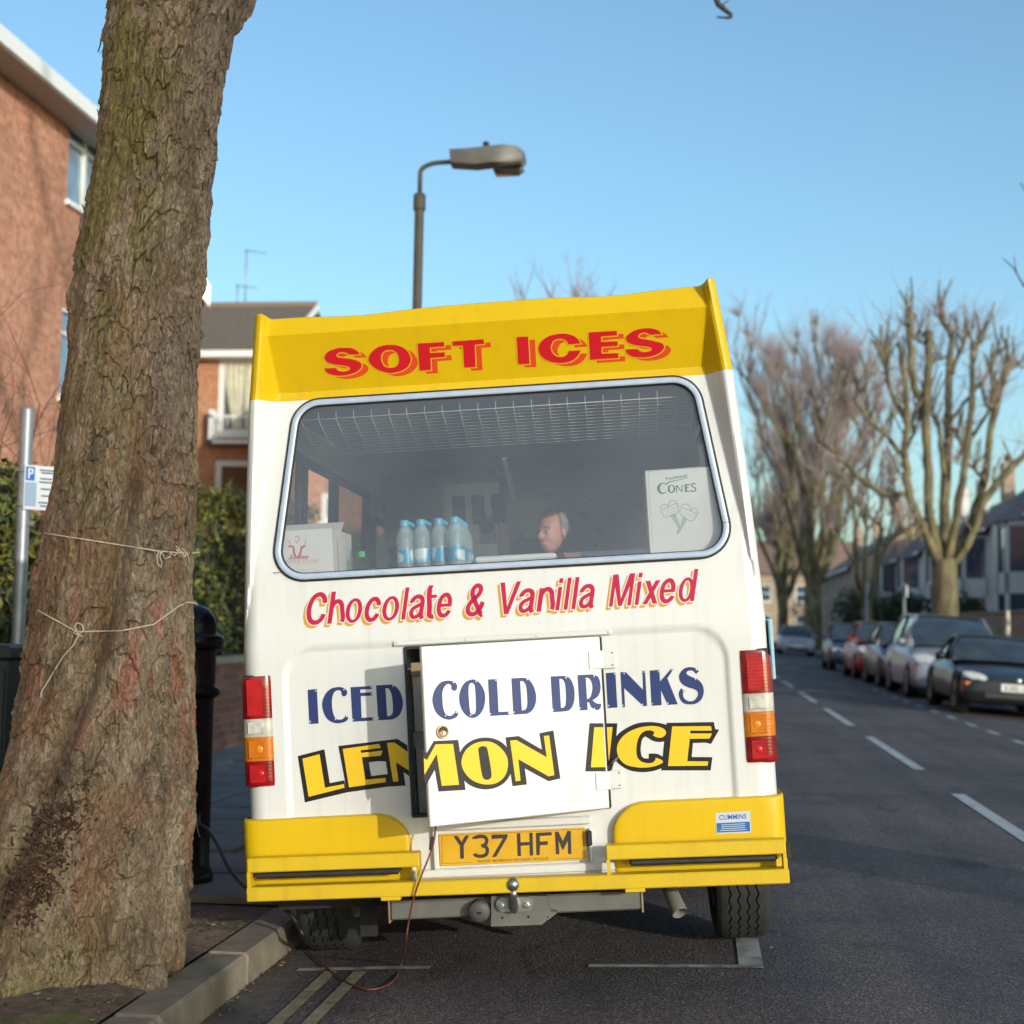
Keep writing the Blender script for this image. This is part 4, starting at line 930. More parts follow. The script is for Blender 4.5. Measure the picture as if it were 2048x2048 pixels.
# number plate
PP = plane_v(.0045)
pc = [vcut(ZP(p), *PP) for p in ((58, 180), (1803, 92), (1820, 465), (70, 550))]
x0_, x1_, zl, zh_ = -.262, .266, .437, .549
pp = rounded([(x0_, zl), (x1_, zl), (x1_, zh_), (x0_, zh_)], .008, 0, 5)
m_plate = mat('plate_yellow', (.66, .37, .02), (.60, .33, .02), scale=14, rough=.35)
plate = MB().prism(pp, lambda p: (p[0], -.0045, p[1]), lambda p: (p[0], .004, p[1])).build('number_plate', m_plate, van); plate['label'] = 'yellow number plate Y37 HFM'
def ribbon(txt, wd):
    c = path(txt, True)[:-6]; n = len(c); a = []; b = []
    for i in range(n):
        t = (c[min(i+1, n-1)]-c[max(i-1, 0)]).normalized(); q = Vector((-t.y, t.x))*wd/2; a.append(c[i]+q); b.append(c[i]-q)
    return a+b[::-1]
L = Letters()
for o_ in ('222,195 275,193 322,265 367,188 415,185 347,305 350,465 305,467 300,310', '682,178 875,170 875,210 738,445 688,448 820,222 685,228',
           '988,160 1030,158 1033,270 1143,265 1138,155 1178,153 1187,428 1145,430 1140,303 1035,312 1040,433 997,437',
           '1218,155 1408,145 1410,185 1265,193 1267,260 1362,255 1363,300 1268,305 1265,422 1225,425',
           '1448,142 1490,140 1545,255 1598,133 1640,132 1648,408 1608,412 1603,250 1553,355 1535,355 1493,250 1503,412 1460,415'):
    L.put([path(o_)], ZP, PP, .0008, 0)
L.put([ribbon('470,228 500,208 555,198 605,208 625,245 610,290 560,314', 42)], ZP, PP, .0008, 0)
L.put([ribbon('560,314 615,325 632,370 618,415 565,436 505,430 475,400', 42)], ZP, PP, .00083, 0)
for a, b in (((82, 188), (1793, 108)), ((85, 525), (445, 510)), ((1450, 470), (1802, 458))): L.put([[Vector(a), Vector(b), Vector((b[0], b[1]+5)), Vector((a[0], a[1]+5))]], ZP, PP, .0008, 1)
for a, b in (((80, 188), (83, 525)), ((1788, 108), (1803, 460))): L.put([[Vector(a), Vector((a[0]+5, a[1])), Vector((b[0]+5, b[1])), Vector(b)]], ZP, PP, .0008, 1)
put_word(L, 'WHITBY MORRISON SPECIALIST VEHICLES', (512, 515), (1370, 478), (0, -30), ZP, PP, .0008, 1, .012)
L.build('plate_lettering', [mat('plate_black', (.035, .028, .026), rough=.5), pm('plate_fine_print', (.22, .10, .03))], 'Y37 HFM and maker line', plate)
q = vcut(ZP((1868, 220)), *plane_v(.02)); MB().box(q.x-.009, q.x+.008, -.032, .01, q.z-.026, q.z+.027, c=.004).build('plate_lamp', m_black, van)
# maker's sticker
zs_ = zoomer(1000, 1130, 600); PS = plane_v(.0252)
L = Letters(); q = lambda *p: [Vector(x) for x in p]
L.put([q((1385, 1597), (1612, 1583), (1618, 1722), (1395, 1732))], zs_, PS, .0006, 0)
L.put([q((1393, 1663), (1608, 1652), (1612, 1715), (1399, 1724))], zs_, PS, .001, 1)
put_word(L, 'CUMMINS', (1412, 1642), (1586, 1633), (0, -31), zs_, PS, .0012, 1, .01)
for k in range(4): L.put([q((1425-(10 if k == 3 else 0), 1672+k*12.5), (1578+(10 if k == 3 else 0), 1664+k*12.5), (1578+(10 if k == 3 else 0), 1668+k*12.5), (1425-(10 if k == 3 else 0), 1676+k*12.5))], zs_, PS, .0013, 0)
L.build('sticker', [pm('sticker_silver', (.50, .54, .58)), pm('sticker_blue', (.02, .12, .40))], 'silver and blue maker sticker')
# ================================================================== the big street tree beside the kerb
TY = 5.2
tab = [(1990, -75, 338), (1925, -62, 330), (1850, -50, 333), (1760, -42, 345), (1700, -38, 352), (1600, -18, 360), (1500, 6, 362), (1400, 28, 360), (1300, 50, 358), (1200, 64, 357), (1100, 76, 358), (1000, 90, 364), (900, 105, 370),
       (800, 117, 371), (700, 130, 372), (600, 138, 378), (500, 147, 385), (400, 166, 395), (300, 185, 404), (200, 194, 416), (100, 201, 431), (50, 206, 445), (20, 209, 461), (0, 211, 474), (-60, 214, 505), (-160, 214, 520), (-260, 212, 470)]
tz, tL, tR = [], [], []
for y_, l_, r_ in tab:
    a, b = at((l_, y_), Y=TY), at((r_, y_), Y=TY); tz.append((a.z+b.z)/2); tL.append(a.x); tR.append(b.x)
tz, tL, tR = map(np.array, (tz, tL, tR))
def t_c(z): return np.interp(z, tz, (tL+tR)/2)
def t_w(z): return np.interp(z, tz, (tR-tL)/2)
def tree_az(px):
    """view px on the trunk -> (angle from the side facing us, height)"""
    p = at(px, Y=TY-.2); z = p.z; p2 = at(px, Y=TY); s = np.clip((p2.x-t_c(z))/t_w(z), -.995, .995); return math.asin(s), float(at(px, Y=TY-.28*math.cos(math.asin(s))).z)
NR, NC = 1100, 600
zz = np.linspace(-.10, tz.max(), NR)
k = np.linspace(-1, 1, NC, endpoint=False); th = np.pi*(k*.82+.18*k**3)          # angle from the camera-facing side, finer in front
TH_, ZZ = np.meshgrid(th, zz)
Wd = t_w(ZZ); S_ = TH_*.30
def voro(x, y, sx, sy, seed, warp=.35):
    """jittered-grid Voronoi: nearest cell's random value, F1, F2, and offset inside the cell (y)"""
    x = x/sx + warp*(fbm(x/sx, y/sy, seed+5, 3, .8)-.5)*2; y = y/sy + warp*(fbm(x+11, y, seed+9, 3, .8)-.5)*2
    rs = np.random.RandomState(seed); J = rs.rand(64, 64, 3); xi = np.floor(x).astype(int); yi = np.floor(y).astype(int)
    f1 = np.full(x.shape, 9.); f2 = np.full(x.shape, 9.); rv = np.zeros(x.shape); oy = np.zeros(x.shape)
    for i in (-1, 0, 1):
        for j in (-1, 0, 1):
            c = J[(xi+i) & 63, (yi+j) & 63]; dx = x-(xi+i+c[..., 0]); dy = y-(yi+j+c[..., 1]); d = np.hypot(dx, dy)
            n1 = d < f1; f2 = np.where(n1, f1, np.minimum(f2, d)); rv = np.where(n1, c[..., 2], rv); oy = np.where(n1, dy, oy); f1 = np.where(n1, d, f1)
    return rv, f1, f2, oy
tw = S_ - .30*ZZ*.22                                    # the grain climbs to the right
# plates of several sizes, drawn out along the grain, their lower edges lifting; furrows run between them
wob = .035*(fbm(tw, ZZ*.5, 41, 3, .16)-.5)+.014*(fbm(tw, ZZ, 43, 3, .045)-.5)
r1, f1, f2, o1 = voro(tw+wob, ZZ, .046, .165, 1, .55)
r2, g1, g2, o2 = voro(tw+wob, ZZ, .020, .060, 2, .5)
r4, k1, k2, o4 = voro(tw-wob, ZZ, .075, .12, 4, .7)
sm = lambda v, a, b: np.clip((v-a)/(b-a), 0, 1)**2*(3-2*np.clip((v-a)/(b-a), 0, 1))
region = sm(fbm(S_, ZZ, 51, 4, .35), .38, .62)            # rough patches and smoother ones
scaly = np.interp(ZZ, [0, .6, 1.2, 1.8, 2.2, 3.4], [1, .95, .55, .5, .75, 1.0])*(.6+.4*region)
crack1 = 1-sm(f2-f1, .01, .10); crack2 = 1-sm(g2-g1, .01, .16); crack4 = 1-sm(k2-k1, .01, .07)
D = scaly*(.0075*(r1-.5) + .0190*np.clip(-o1, -.35, .7)*sm(r1, .45, .6) - .0130*crack1*sm(r1, .35, .5)) + (.3+.7*scaly)*(.0045*(r2-.5) - .0080*crack2*sm(r2, .55, .65) + .0100*np.clip(-o2, -.4, .7)*(r2 > .5))
D += .020*sm(r4, .55, .65)*np.clip(-o4, -.3, .8) - .016*crack4*sm(r4, .6, .7); D *= .62; D -= D.mean()+.008+.006*np.interp(ZZ, [1.1, 1.7], [0, 1])
rdg = 1-np.abs(2*fbm(tw+wob*1.4, ZZ*.16, 45, 4, .055)-1); D += (.012*sm(rdg, .45, 1)-.006)*np.interp(ZZ, [0, .5, 1, 3.4], [.3, .6, 1, .9])   # long furrows
D += .012*(fbm(S_, ZZ, 21, 4, .22)-.5) + .0045*(fbm(S_, ZZ, 23, 4, .03)-.5)
# long hollows, ridges and burrs, placed from where they show on the trunk
def along(pts, width, depth, fade=.12):
    az = [tree_az(p) for p in pts]; az.sort(key=lambda q: q[1]); zs = np.array([q[1] for q in az]); as_ = np.array([q[0] for q in az])
    a = np.interp(ZZ, zs, as_); on = sm(ZZ, zs[0]-fade, zs[0]+fade*.3)*(1-sm(ZZ, zs[-1]-fade*.3, zs[-1]+fade))
    return depth*np.exp(-((TH_-a)*Wd/width)**2)*on
def blob(px, ra, rz, h):
    a, z = tree_az(px); return h*np.exp(-((TH_-a)*Wd/ra)**2-((ZZ-z)/rz)**2)
D += along([(30, 1830), (85, 1690), (130, 1560), (188, 1400), (235, 1250), (264, 1150), (282, 1040), (300, 930)], .034, -.060, .2)
D += along([(70, 1800), (130, 1700), (180, 1560), (225, 1400), (270, 1260), (300, 1130)], .05, .032, .2)
D += along([(352, 520), (330, 700), (318, 800), (300, 900), (286, 1010)], .018, -.016)
D += along([(395, 330), (360, 440), (330, 560), (300, 700), (280, 820)], .02, .012)
D += along([(250, 1930), (225, 1780), (150, 1650)], .05, -.014) + along([(330, 1900), (325, 1780), (340, 1650)], .035, -.024) + along([(255, 1560), (250, 1380), (290, 1200)], .04, .012)
D += blob((318, 815), .035, .05, .022) + blob((330, 850), .015, .018, -.030) + blob((95, 1610), .09, .14, .05) + blob((20, 1690), .08, .10, .03) + blob((362, 1545), .03, .07, .028) + blob((360, 1490), .03, .05, .014)
D += blob((155, 555), .03, .06, .02) + blob((150, 620), .03, .04, .012) + blob((268, 1745), .05, .13, .026) + blob((264, 1750), .014, .095, -.040) + blob((330, 1735), .03, .035, -.028)
flare = np.exp(-np.clip(ZZ, -.1, 9)/.26); tws = TH_-.9*ZZ; D += flare*.045*np.cos(5*tws+.7) + flare*.026*np.cos(9*tws+2) + .012*np.exp(-((ZZ-.5)/.5)**2)*np.cos(6*tws+1.2)
Rad = Wd + D
P = np.stack([t_c(ZZ)+Rad*np.sin(TH_), TY-Rad*np.cos(TH_), ZZ], -1)
def bark_mat():
    m = bpy.data.materials.new('plane_bark'); m.use_nodes = True; n = m.node_tree.nodes; l = m.node_tree.links; b = n['Principled BSDF']
    ca = n.new('ShaderNodeVertexColor'); ca.layer_name = 'bark'; tc = n.new('ShaderNodeTexCoord')
    mp = n.new('ShaderNodeMapping'); mp.inputs['Scale'].default_value = (1, 1, .45); l.new(tc.outputs['Object'], mp.inputs[0])
    nz = n.new('ShaderNodeTexNoise'); nz.inputs['Scale'].default_value = 95; nz.inputs['Detail'].default_value = 8; l.new(mp.outputs[0], nz.inputs['Vector'])
    mr = n.new('ShaderNodeMapRange'); mr.inputs[1].default_value = .3; mr.inputs[2].default_value = .7; mr.inputs[3].default_value = .72; mr.inputs[4].default_value = 1.28; l.new(nz.outputs[0], mr.inputs[0])
    mx = n.new('ShaderNodeMixRGB'); mx.blend_type = 'MULTIPLY'; mx.inputs[0].default_value = 1; l.new(ca.outputs[0], mx.inputs[1]); l.new(mr.outputs[0], mx.inputs[2])
    l.new(mx.outputs[0], b.inputs['Base Color']); b.inputs['Roughness'].default_value = .85; b.inputs['Specular IOR Level'].default_value = .3
    vc = n.new('ShaderNodeTexVoronoi'); vc.feature = 'DISTANCE_TO_EDGE'; vc.inputs['Scale'].default_value = 42; wd = n.new('ShaderNodeMixRGB'); wd.inputs[0].default_value = .06; l.new(mp.outputs[0], wd.inputs[1]); l.new(nz.outputs['Color'], wd.inputs[2]); l.new(wd.outputs[0], vc.inputs['Vector'])
    cr_ = n.new('ShaderNodeMapRange'); cr_.inputs[1].default_value = 0; cr_.inputs[2].default_value = .10; l.new(vc.outputs['Distance'], cr_.inputs[0]); hh = n.new('ShaderNodeMath'); hh.operation = 'MULTIPLY_ADD'; hh.inputs[1].default_value = .8; l.new(cr_.outputs[0], hh.inputs[0]); l.new(nz.outputs[0], hh.inputs[2])
    bp = n.new('ShaderNodeBump'); bp.inputs['Strength'].default_value = .85; bp.inputs['Distance'].default_value = .005; l.new(hh.outputs[0], bp.inputs['Height']); l.new(bp.outputs[0], b.inputs['Normal'])
    return m
m_bark = bark_mat()
plane_tree = empty('plane_tree', (float(t_c(0)), TY, 0), 'thick leaning plane tree trunk with flaking bark and twine round it', 'tree')
trunk = grid_mesh('trunk', P - np.array([float(t_c(0)), TY, 0]), m_bark, plane_tree, closed=True, sharp=38)
# pigment of the bark: grey-brown plates, pink fresh patches, olive algae high up and on the left; purplish shade painted on the upper right
grey = np.array([.335, .238, .170]); lite = np.array([.47, .36, .27]); dark = np.array([.175, .125, .09]); pink = np.array([.46, .215, .165]); rust = np.array([.27, .115, .055]); moss = np.array([.25, .205, .07]); purp_shade = np.array([.26, .19, .16])
mixc = lambda c, d, t: c*(1-t[..., None])+d*t[..., None]
C_ = np.broadcast_to(grey, P.shape).copy()
n0 = fbm(tw, ZZ*.5, 61, 5, .07); C_ = mixc(C_, lite, np.clip(.55*sm(n0, .5, .72)+.3*sm(r4, .7, .9), 0, .8)); C_ = mixc(C_, dark, np.clip(.75*sm(1-n0, .52, .75)+.25*(1-sm(r2, .1, .3)), 0, .85))
n1 = fbm(tw, ZZ*.4, 31, 4, .10); n2 = fbm(tw, ZZ*.5, 33, 4, .25)
lowz = np.interp(ZZ, [0, .4, 1.7, 2.3, 3], [.8, 1, 1, .4, .1])
C_ = mixc(C_, pink, sm(n1, .56, .68)*sm(n2, .45, .6)*lowz*1.0); C_ = mixc(C_, np.array([.30, .165, .105]), sm(fbm(tw, ZZ*.45, 71, 4, .13), .58, .66)*lowz*.7); C_ = mixc(C_, rust, sm(r2, .93, .97)*sm(n2, .5, .62)*lowz*.8)
mz = np.interp(ZZ, [0, .25, .9, 1.6, 2.3, 2.9], [.75, .25, .15, .25, .75, 1.0])*np.interp(TH_, [-1.6, -1.0, .25, .75, 1.2], [1, .9, .7, .2, .05])
C_ = mixc(C_, moss, np.clip(1.15*mz*sm(fbm(S_, ZZ, 37, 5, .12), .28, .58), 0, .85)); C_ = mixc(C_, purp_shade, np.clip(sm(TH_, .45, .8)*np.interp(ZZ, [1.2, 2], [0, .7])*sm(n2, .3, .55), 0, .8))
ca = trunk.data.color_attributes.new('bark', 'FLOAT_COLOR', 'POINT')
ca.data.foreach_set('color', np.concatenate([C_, np.ones(C_.shape[:2]+(1,))], -1).reshape(-1).astype(np.float32))
me = trunk.data; me.update()
tree_bvh = BVHTree.FromPolygons([tuple(q) for q in P.reshape(-1, 3)[:]], [list(p.vertices) for p in me.polygons]) if True else None
def on_tree(px, off=.006):
    d = Vector(ray((px[0]*PV, px[1]*PV))).normalized(); h = tree_bvh.ray_cast(Vector(CAM), d)
    if h[0] is None: return None, None
    return h[0] + (-d)*off, h[1]
# curled flakes standing off the bark
rnd = random.Random(11); fk = MB(); T0 = Vector((float(t_c(0)), TY, 0))
def flake(j, i, L_, W_, lift):
    p = Vector(P[j, i]); a = Vector(P[j, (i+3) % NC])-Vector(P[j, i-3]); a.normalize(); nrm = Vector((math.sin(th[i]), -math.cos(th[i]), 0)); upv = Vector((.12*a.x, .12*a.y, 1)).normalized()
    dn = -1 if rnd.random() < .75 else 1; pts = []
    for q in range(5):
        t = q/4.; c = p - T0 + upv*dn*L_*t + nrm*(.001+lift*t*t); w_ = W_*(1-.55*t)*(.8+.4*rnd.random()); pts += [c-a*w_/2, c+a*w_/2]
    pts += [v - nrm*.0022 for v in pts]; fs = []
    for q in range(4): b_ = q*2; fs += [[b_, b_+1, b_+3, b_+2], [10+b_, 10+b_+2, 10+b_+3, 10+b_+1], [b_, b_+2, 10+b_+2, 10+b_], [b_+1, 11+b_, 13+b_, b_+3]]
    fs.append([8, 9, 19, 18]); fk.add(pts, fs, False)
for _ in range(520):
    j = rnd.randrange(int(NR*.02), NR-40); edge = rnd.random() < .55
    ang = (rnd.choice((-1, 1))*rnd.uniform(1.25, 1.6)) if edge else rnd.uniform(-1.2, 1.2)
    i = int(np.argmin(np.abs(th-ang))); flake(j, i, rnd.uniform(.012, .05)*(1.2 if edge else .8), rnd.uniform(.006, .018), rnd.uniform(.003, .014)*(1 if edge else .5))
stuff(fk.build('bark_flakes', mat('flake_bark', (.12, .098, .07), (.20, .165, .11), scale=30, rough=.9), plane_tree))
# burr of pruned shoots low on the trunk
sb = MB()
def stub_field(n, cx_, cy_, sx_, sy_, tilt):
    for _ in range(n):
        g1_, g2_ = rnd.gauss(0, 1), rnd.gauss(0, 1); p, nr = on_tree((cx_+g1_*sx_+tilt*g2_*sy_, cy_+g2_*sy_), 0)
        if p is None: continue
        d = (nr*1.0 + Vector((rnd.gauss(0, .55), rnd.gauss(0, .3), rnd.gauss(.25, .55)))).normalized(); L_ = rnd.uniform(.008, .05)*rnd.uniform(.4, 1.2); r_ = rnd.uniform(.0012, .0038); p = p - T0
        sb.cur = 0; sb.tube([p-d*.01, p+d*L_*.5+Vector((rnd.gauss(0, .002), 0, rnd.gauss(0, .002))), p+d*L_], [r_*1.2, r_, r_*.9], 6, cap=False)
        e = p+d*L_; o_ = d.orthogonal().normalized(); q_ = d.cross(o_); sb.cur = 1 if rnd.random() < .35 else 0
        sb.add([e+(o_*math.cos(t)+q_*math.sin(t))*r_*.9 for t in (0, 1.05, 2.09, 3.14, 4.19, 5.24)], [[0, 1, 2, 3, 4, 5]])
stub_field(330, 105, 1560, 26, 42, -.35); stub_field(260, 72, 1665, 24, 30, -.5); stub_field(45, 55, 1725, 8, 18, -.4); stub_field(25, 20, 1680, 12, 12, 0)
stuff(sb.build('pruned_shoots', [mat('shoot_bark', (.075, .035, .026), (.15, .075, .052), scale=60, rough=.8), mat('cut_wood', (.40, .28, .17), rough=.8)], plane_tree))
# limbs and crown above the frame
def bough(mb, p, d, r, L_, lvl, maxl, rn, up=.25, wob=.16, kids=(2, 4), sides=(9, 7, 5, 4, 3, 3), ratio=.68, rr=.58, cut=False):
    n = 4 if lvl < 3 else 3; pts = [Vector(p)]; rs = [r]; dd = Vector(d).normalized()
    for i in range(n):
        dd = (dd + Vector((rn.gauss(0, wob), rn.gauss(0, wob), rn.gauss(0, wob*.6)+up*.25))).normalized(); pts.append(pts[-1]+dd*L_/n); rs.append(r*(1-(.45 if not cut else .2)*(i+1)/n))
    if lvl == maxl: rs[-1] = rs[-1]*.35
    mb.tube(pts, rs, sides[min(lvl, 5)], cap=(lvl < 2 or cut))
    if lvl >= maxl: return pts
    for k_ in range(rn.randint(*kids)):
        t = rn.uniform(.35, 1.0) if k_ else 1.0; i = min(n-1, int(t*n)); q = pts[i].lerp(pts[i+1], t*n-i) if i < n else pts[-1]
        nd = (dd*(.8 if k_ else 1.2) + Vector((rn.gauss(0, .6), rn.gauss(0, .6), rn.gauss(.1, .35)))).normalized()
        bough(mb, q, nd, rs[i]*rr*(1.25 if not k_ else 1), L_*ratio*rn.uniform(.75, 1.2), lvl+1, maxl, rn, up, wob, kids, sides, ratio, rr)
    return pts
m_limb = mat('limb_bark', (.15, .13, .07), (.22, .19, .11), scale=8, detail=8, rough=.9, bump=.5, bscale=40)
cr = MB(); rn = random.Random(5)
bough(cr, (.42, .05, 3.75), (.75, .15, 1), .18, 2.2, 0, 4, rn, kids=(2, 3), up=.4); bough(cr, (.20, .05, 3.80), (-.05, .15, 1), .21, 2.6, 0, 4, rn, kids=(2, 4), up=.6)
stuff(cr.build('crown', m_limb, plane_tree))

# ---- twine tied round the trunk
m_twine = mat('twine', (.74, .67, .58), (.60, .53, .45), scale=80, rough=.9)
def wrap(pts, back_from, back_to):
    """points on the near side from pixels, then round the back of the trunk"""
    f = [on_tree(p, .005)[0] for p in pts]; f = [p for p in f if p is not None]
    a0, a1 = f[-1], f[0]; bk = []
    for i in range(1, 14):
        t = i/14.; z = a0.z+(a1.z-a0.z)*t; ang = back_from+(back_to-back_from)*t; w_ = float(t_w(z))+.012; bk.append(Vector((float(t_c(z))+w_*math.sin(ang), TY-w_*math.cos(ang), z)))
    return f, bk
def seg(a, b, n): return [(a[0]+(b[0]-a[0])*i/n, a[1]+(b[1]-a[1])*i/n) for i in range(n)]
tw1 = seg((83, 1006), (200, 1024), 8)+seg((200, 1024), (300, 1040), 8)+seg((300, 1040), (358, 1044), 6)+[(358, 1044)]
tw2 = seg((72, 1152), (145, 1192), 7)+seg((145, 1192), (230, 1190), 7)+seg((230, 1190), (290, 1178), 5)+seg((290, 1178), (345, 1138), 7)+[(354, 1136)]
def loopy(pts, off=.008):
    q = [on_tree(p, off)[0] for p in pts]; q = [p for p in q if p is not None]; out = []
    for i in range(len(q)-1):
        for t in (0, .5): out.append(q[i].lerp(q[i+1], t))
    return out+[q[-1]]
b1 = MB(); f, bk = wrap(tw1, 1.45, 2*math.pi-1.45); b1.tube([p-T0 for p in f+bk], .0026, 6, close=True)
for lp in ([(300, 1040), (296, 1050), (297, 1062), (303, 1071), (306, 1062), (301, 1050), (304, 1041)], [(305, 1042), (312, 1055), (322, 1050), (318, 1040), (328, 1048), (338, 1042), (330, 1036), (342, 1040), (348, 1050), (354, 1046), (345, 1036), (336, 1034)],
           [(332, 1030), (338, 1036), (346, 1052), (350, 1046)], [(352, 1044), (356, 1052), (357, 1068)]):
    b1.tube([p-T0 for p in loopy(lp, .009)], .0022, 6)
tA = b1.build('upper_twine', m_twine); tA.location = T0; tag(tA, 'thin string tied round the tree with a tangle of loops', 'string')
b2 = MB(); f, bk = wrap(tw2, 1.45, 2*math.pi-1.45); b2.tube([p-T0 for p in f+bk], .0026, 6, close=True)
for lp in ([(145, 1190), (141, 1182), (145, 1175), (154, 1178), (158, 1188), (152, 1196), (144, 1194)], [(146, 1188), (138, 1194), (148, 1198), (156, 1201)], [(150, 1196), (138, 1218), (118, 1240), (100, 1270), (84, 1296), (78, 1306), (77, 1317)]):
    b2.tube([p-T0 for p in loopy(lp, .008)], .0024, 6)
tB = b2.build('lower_twine', m_twine); tB.location = T0; tag(tB, 'sagging string knotted round the tree with a dangling frayed end', 'string')

# ================================================================== street furniture on the left pavement
# cast iron bollard
m_iron = mat('bollard_iron', (.005, .005, .008), (.009, .009, .012), scale=12, rough=.3, spec=.4)
bp_ = at((355, 1665), Y=7.0)
bl = empty('bollard', (bp_.x, 7.0, -.02), 'black cast iron bollard behind the plane tree', 'bollard')
MB().lathe([(.115, 0), (.115, .05), (.105, .07), (.095, .10), (.092, .85), (.097, .87)], 32, cap=True).build('shaft', m_iron, bl)
MB().lathe([(.097, .87), (.118, .885), (.123, .90), (.118, .915), (.10, .925), (.098, .94), (.096, 1.08), (.10, 1.095)], 32).build('neck', m_iron, bl)
MB().lathe([(.10, 1.095), (.125, 1.105), (.132, 1.125), (.132, 1.15), (.122, 1.165), (.100, 1.17), (.098, 1.18), (.096, 1.21), (.085, 1.25), (.06, 1.285), (.03, 1.303), (.0001, 1.308)], 32).build('cap', m_iron, bl)
# green cabinet
q = at((20, 1225), Y=6.6); cb_ = empty('street_cabinet', (q.x-.42, 6.85, -.02), 'dark green roadside cabinet left of the plane tree', 'cabinet')
m_cab = mat('cabinet_green', (.012, .026, .024), (.018, .034, .03), scale=6, rough=.45)
MB().box(-.40, .395, -.22, .22, 0, 1.04, c=.006).build('body', m_cab, cb_); MB().box(-.42, .415, -.245, .245, 1.04, 1.105, c=.012).build('lid', m_cab, cb_)
for s_ in (-.2, .2): MB().box(s_-.185, s_+.185, -.232, -.22, .08, 1.0, c=.004).build('door', m_cab, cb_)
# parking sign on its post
m_galv = mat('galvanised_steel', (.33, .345, .36), (.26, .275, .29), scale=9, detail=7, rough=.45, metal=.5)
pp_ = at((30, 1300), Y=8.4); ps = empty('parking_post', (pp_.x, 8.4, -.02), 'grey steel post carrying a small parking sign, behind the tree', 'post')
MB().lathe([(.038, 0), (.038, 2.44), (.034, 2.455), (.0001, 2.457)], 18).build('pole', m_galv, ps)
sg = empty('parking_sign', (pp_.x, 8.4, 0), 'small white parking plate with a blue P, on the grey post', 'sign')
Ms = Matrix.Translation((.02, -.05, 0)) @ Matrix.Rotation(R(47), 4, 'Z')
plt = MB().box(-.0, .195, -.003, .003, 1.835, 2.095, M=Ms, c=.002).build('plate', mat('sign_white', (.62, .64, .66), rough=.4), sg)
MB().box(.008, .062, -.0042, -.003, 2.005, 2.085, M=Ms).build('blue_square', mat('sign_blue', (.02, .13, .42), rough=.4), plt)
MB().box(.006, .075, -.0042, -.003, 1.855, 1.995, M=Ms).build('blue_panel', mat('sign_pale', (.28, .38, .50), rough=.4), plt)
pb = MB()
pb.box(.022, .030, -.0054, -.0042, 2.015, 2.075, M=Ms); pb.box(.030, .046, -.0054, -.0042, 2.067, 2.075, M=Ms); pb.box(.030, .046, -.0054, -.0042, 2.042, 2.050, M=Ms); pb.box(.044, .052, -.0054, -.0042, 2.045, 2.072, M=Ms)
pb.build('letter_p', mat('sign_white2', (.75, .75, .75), rough=.4), plt)
tb_ = MB()
for i, (z_, a_, b_) in enumerate(((2.07, .09, .18), (2.055, .10, .175), (2.02, .095, .17), (2.0, .09, .18), (1.96, .10, .165), (1.92, .105, .17), (1.88, .09, .175), (1.86, .1, .18))): tb_.box(a_, b_, -.0042, -.003, z_-.004, z_+.004, M=Ms)
tb_.build('text_lines', mat('sign_text', (.03, .03, .035), rough=.5), plt)
for z_ in (1.86, 2.06): MB().lathe([(.041, z_-.008), (.043, z_-.008), (.043, z_+.008), (.041, z_+.008)], 18).build('clip', m_galv, sg)
MB().box(.03, .07, -.02, .005, 1.765, 1.79).build('clip', m_galv, ps)
# lamp column
m_lamp = mat('lamp_grey', (.17, .155, .13), (.13, .12, .10), scale=5, rough=.55); LY = 13.0
l0, l1 = at((787, 580), Y=LY), at((791, 372), Y=LY); lx = l0.x
lp = empty('street_lamp', (lx, LY, -.02), 'grey street lamp with a curved arm rising behind the van', 'street lamp')
zc_ = at((791, 372), Y=LY).z; za = at((793, 312), Y=LY).z
MB().lathe([(.07, 0), (.07, 1.3), (.055, 1.4), (.044, 1.5), (.042, zc_)], 18).build('column', m_lamp, lp)
MB().lathe([(.052, zc_-.10), (.056, zc_-.09), (.056, zc_+.03), (.045, zc_+.05), (.03, zc_+.055)], 18).build('collar', m_lamp, lp)
h0, h1_ = at((850, 302), Y=LY), at((992, 300), Y=LY); zh0 = h0.z
arm = [(0, 0, zc_), (0, 0, za-.05)]+[(.19*(1-math.cos(a)), 0, za-.05+.19*math.sin(a)*(zh0-za+.05)/.19) for a in np.linspace(.2, math.pi/2, 8)]+[(h0.x-lx+.02, 0, zh0+.005)]
MB().tube(arm, .021, 12).build('arm', m_lamp, lp)
def lz(px): p = at(px, Y=LY); return (p.x-lx, p.z+.02)
prof = [lz(p) for p in ((850, 286), (880, 284), (915, 280), (950, 276), (978, 279), (990, 289), (992, 303), (985, 313), (960, 314), (930, 314), (900, 318), (852, 315))]
lm_ = []
for yy_, sc in ((-.105, .72), (-.10, .86), (-.07, .97), (0, 1.0), (.07, .97), (.10, .86), (.105, .72)):
    cz = sum(p[1] for p in prof)/len(prof); cx_ = sum(p[0] for p in prof)/len(prof); lm_.append([Vector((cx_+(p[0]-cx_)*(.9+.1*sc), yy_, cz+(p[1]-cz)*sc)) for p in prof])
hd = MB().rings(lm_).add(lm_[0], [list(range(len(prof)))[::-1]]).add(lm_[-1], [list(range(len(prof)))]).build('lamp_head', mat('lamp_housing', (.30, .28, .26), (.24, .225, .21), scale=6, rough=.5), lp, sharp=45)
bw = [lz(p) for p in ((928, 315), (985, 310), (988, 318), (978, 328), (935, 330))]; cz = sum(p[1] for p in bw)/5
MB().rings([[Vector((p[0], y_, cz+(p[1]-cz)*s)) for p in bw] for y_, s in ((-.09, .6), (-.07, 1), (.07, 1), (.09, .6))]).build('lamp_bowl', mat('bowl_plastic', (.28, .235, .17), (.20, .17, .13), scale=10, rough=.25, coat=.5), hd)
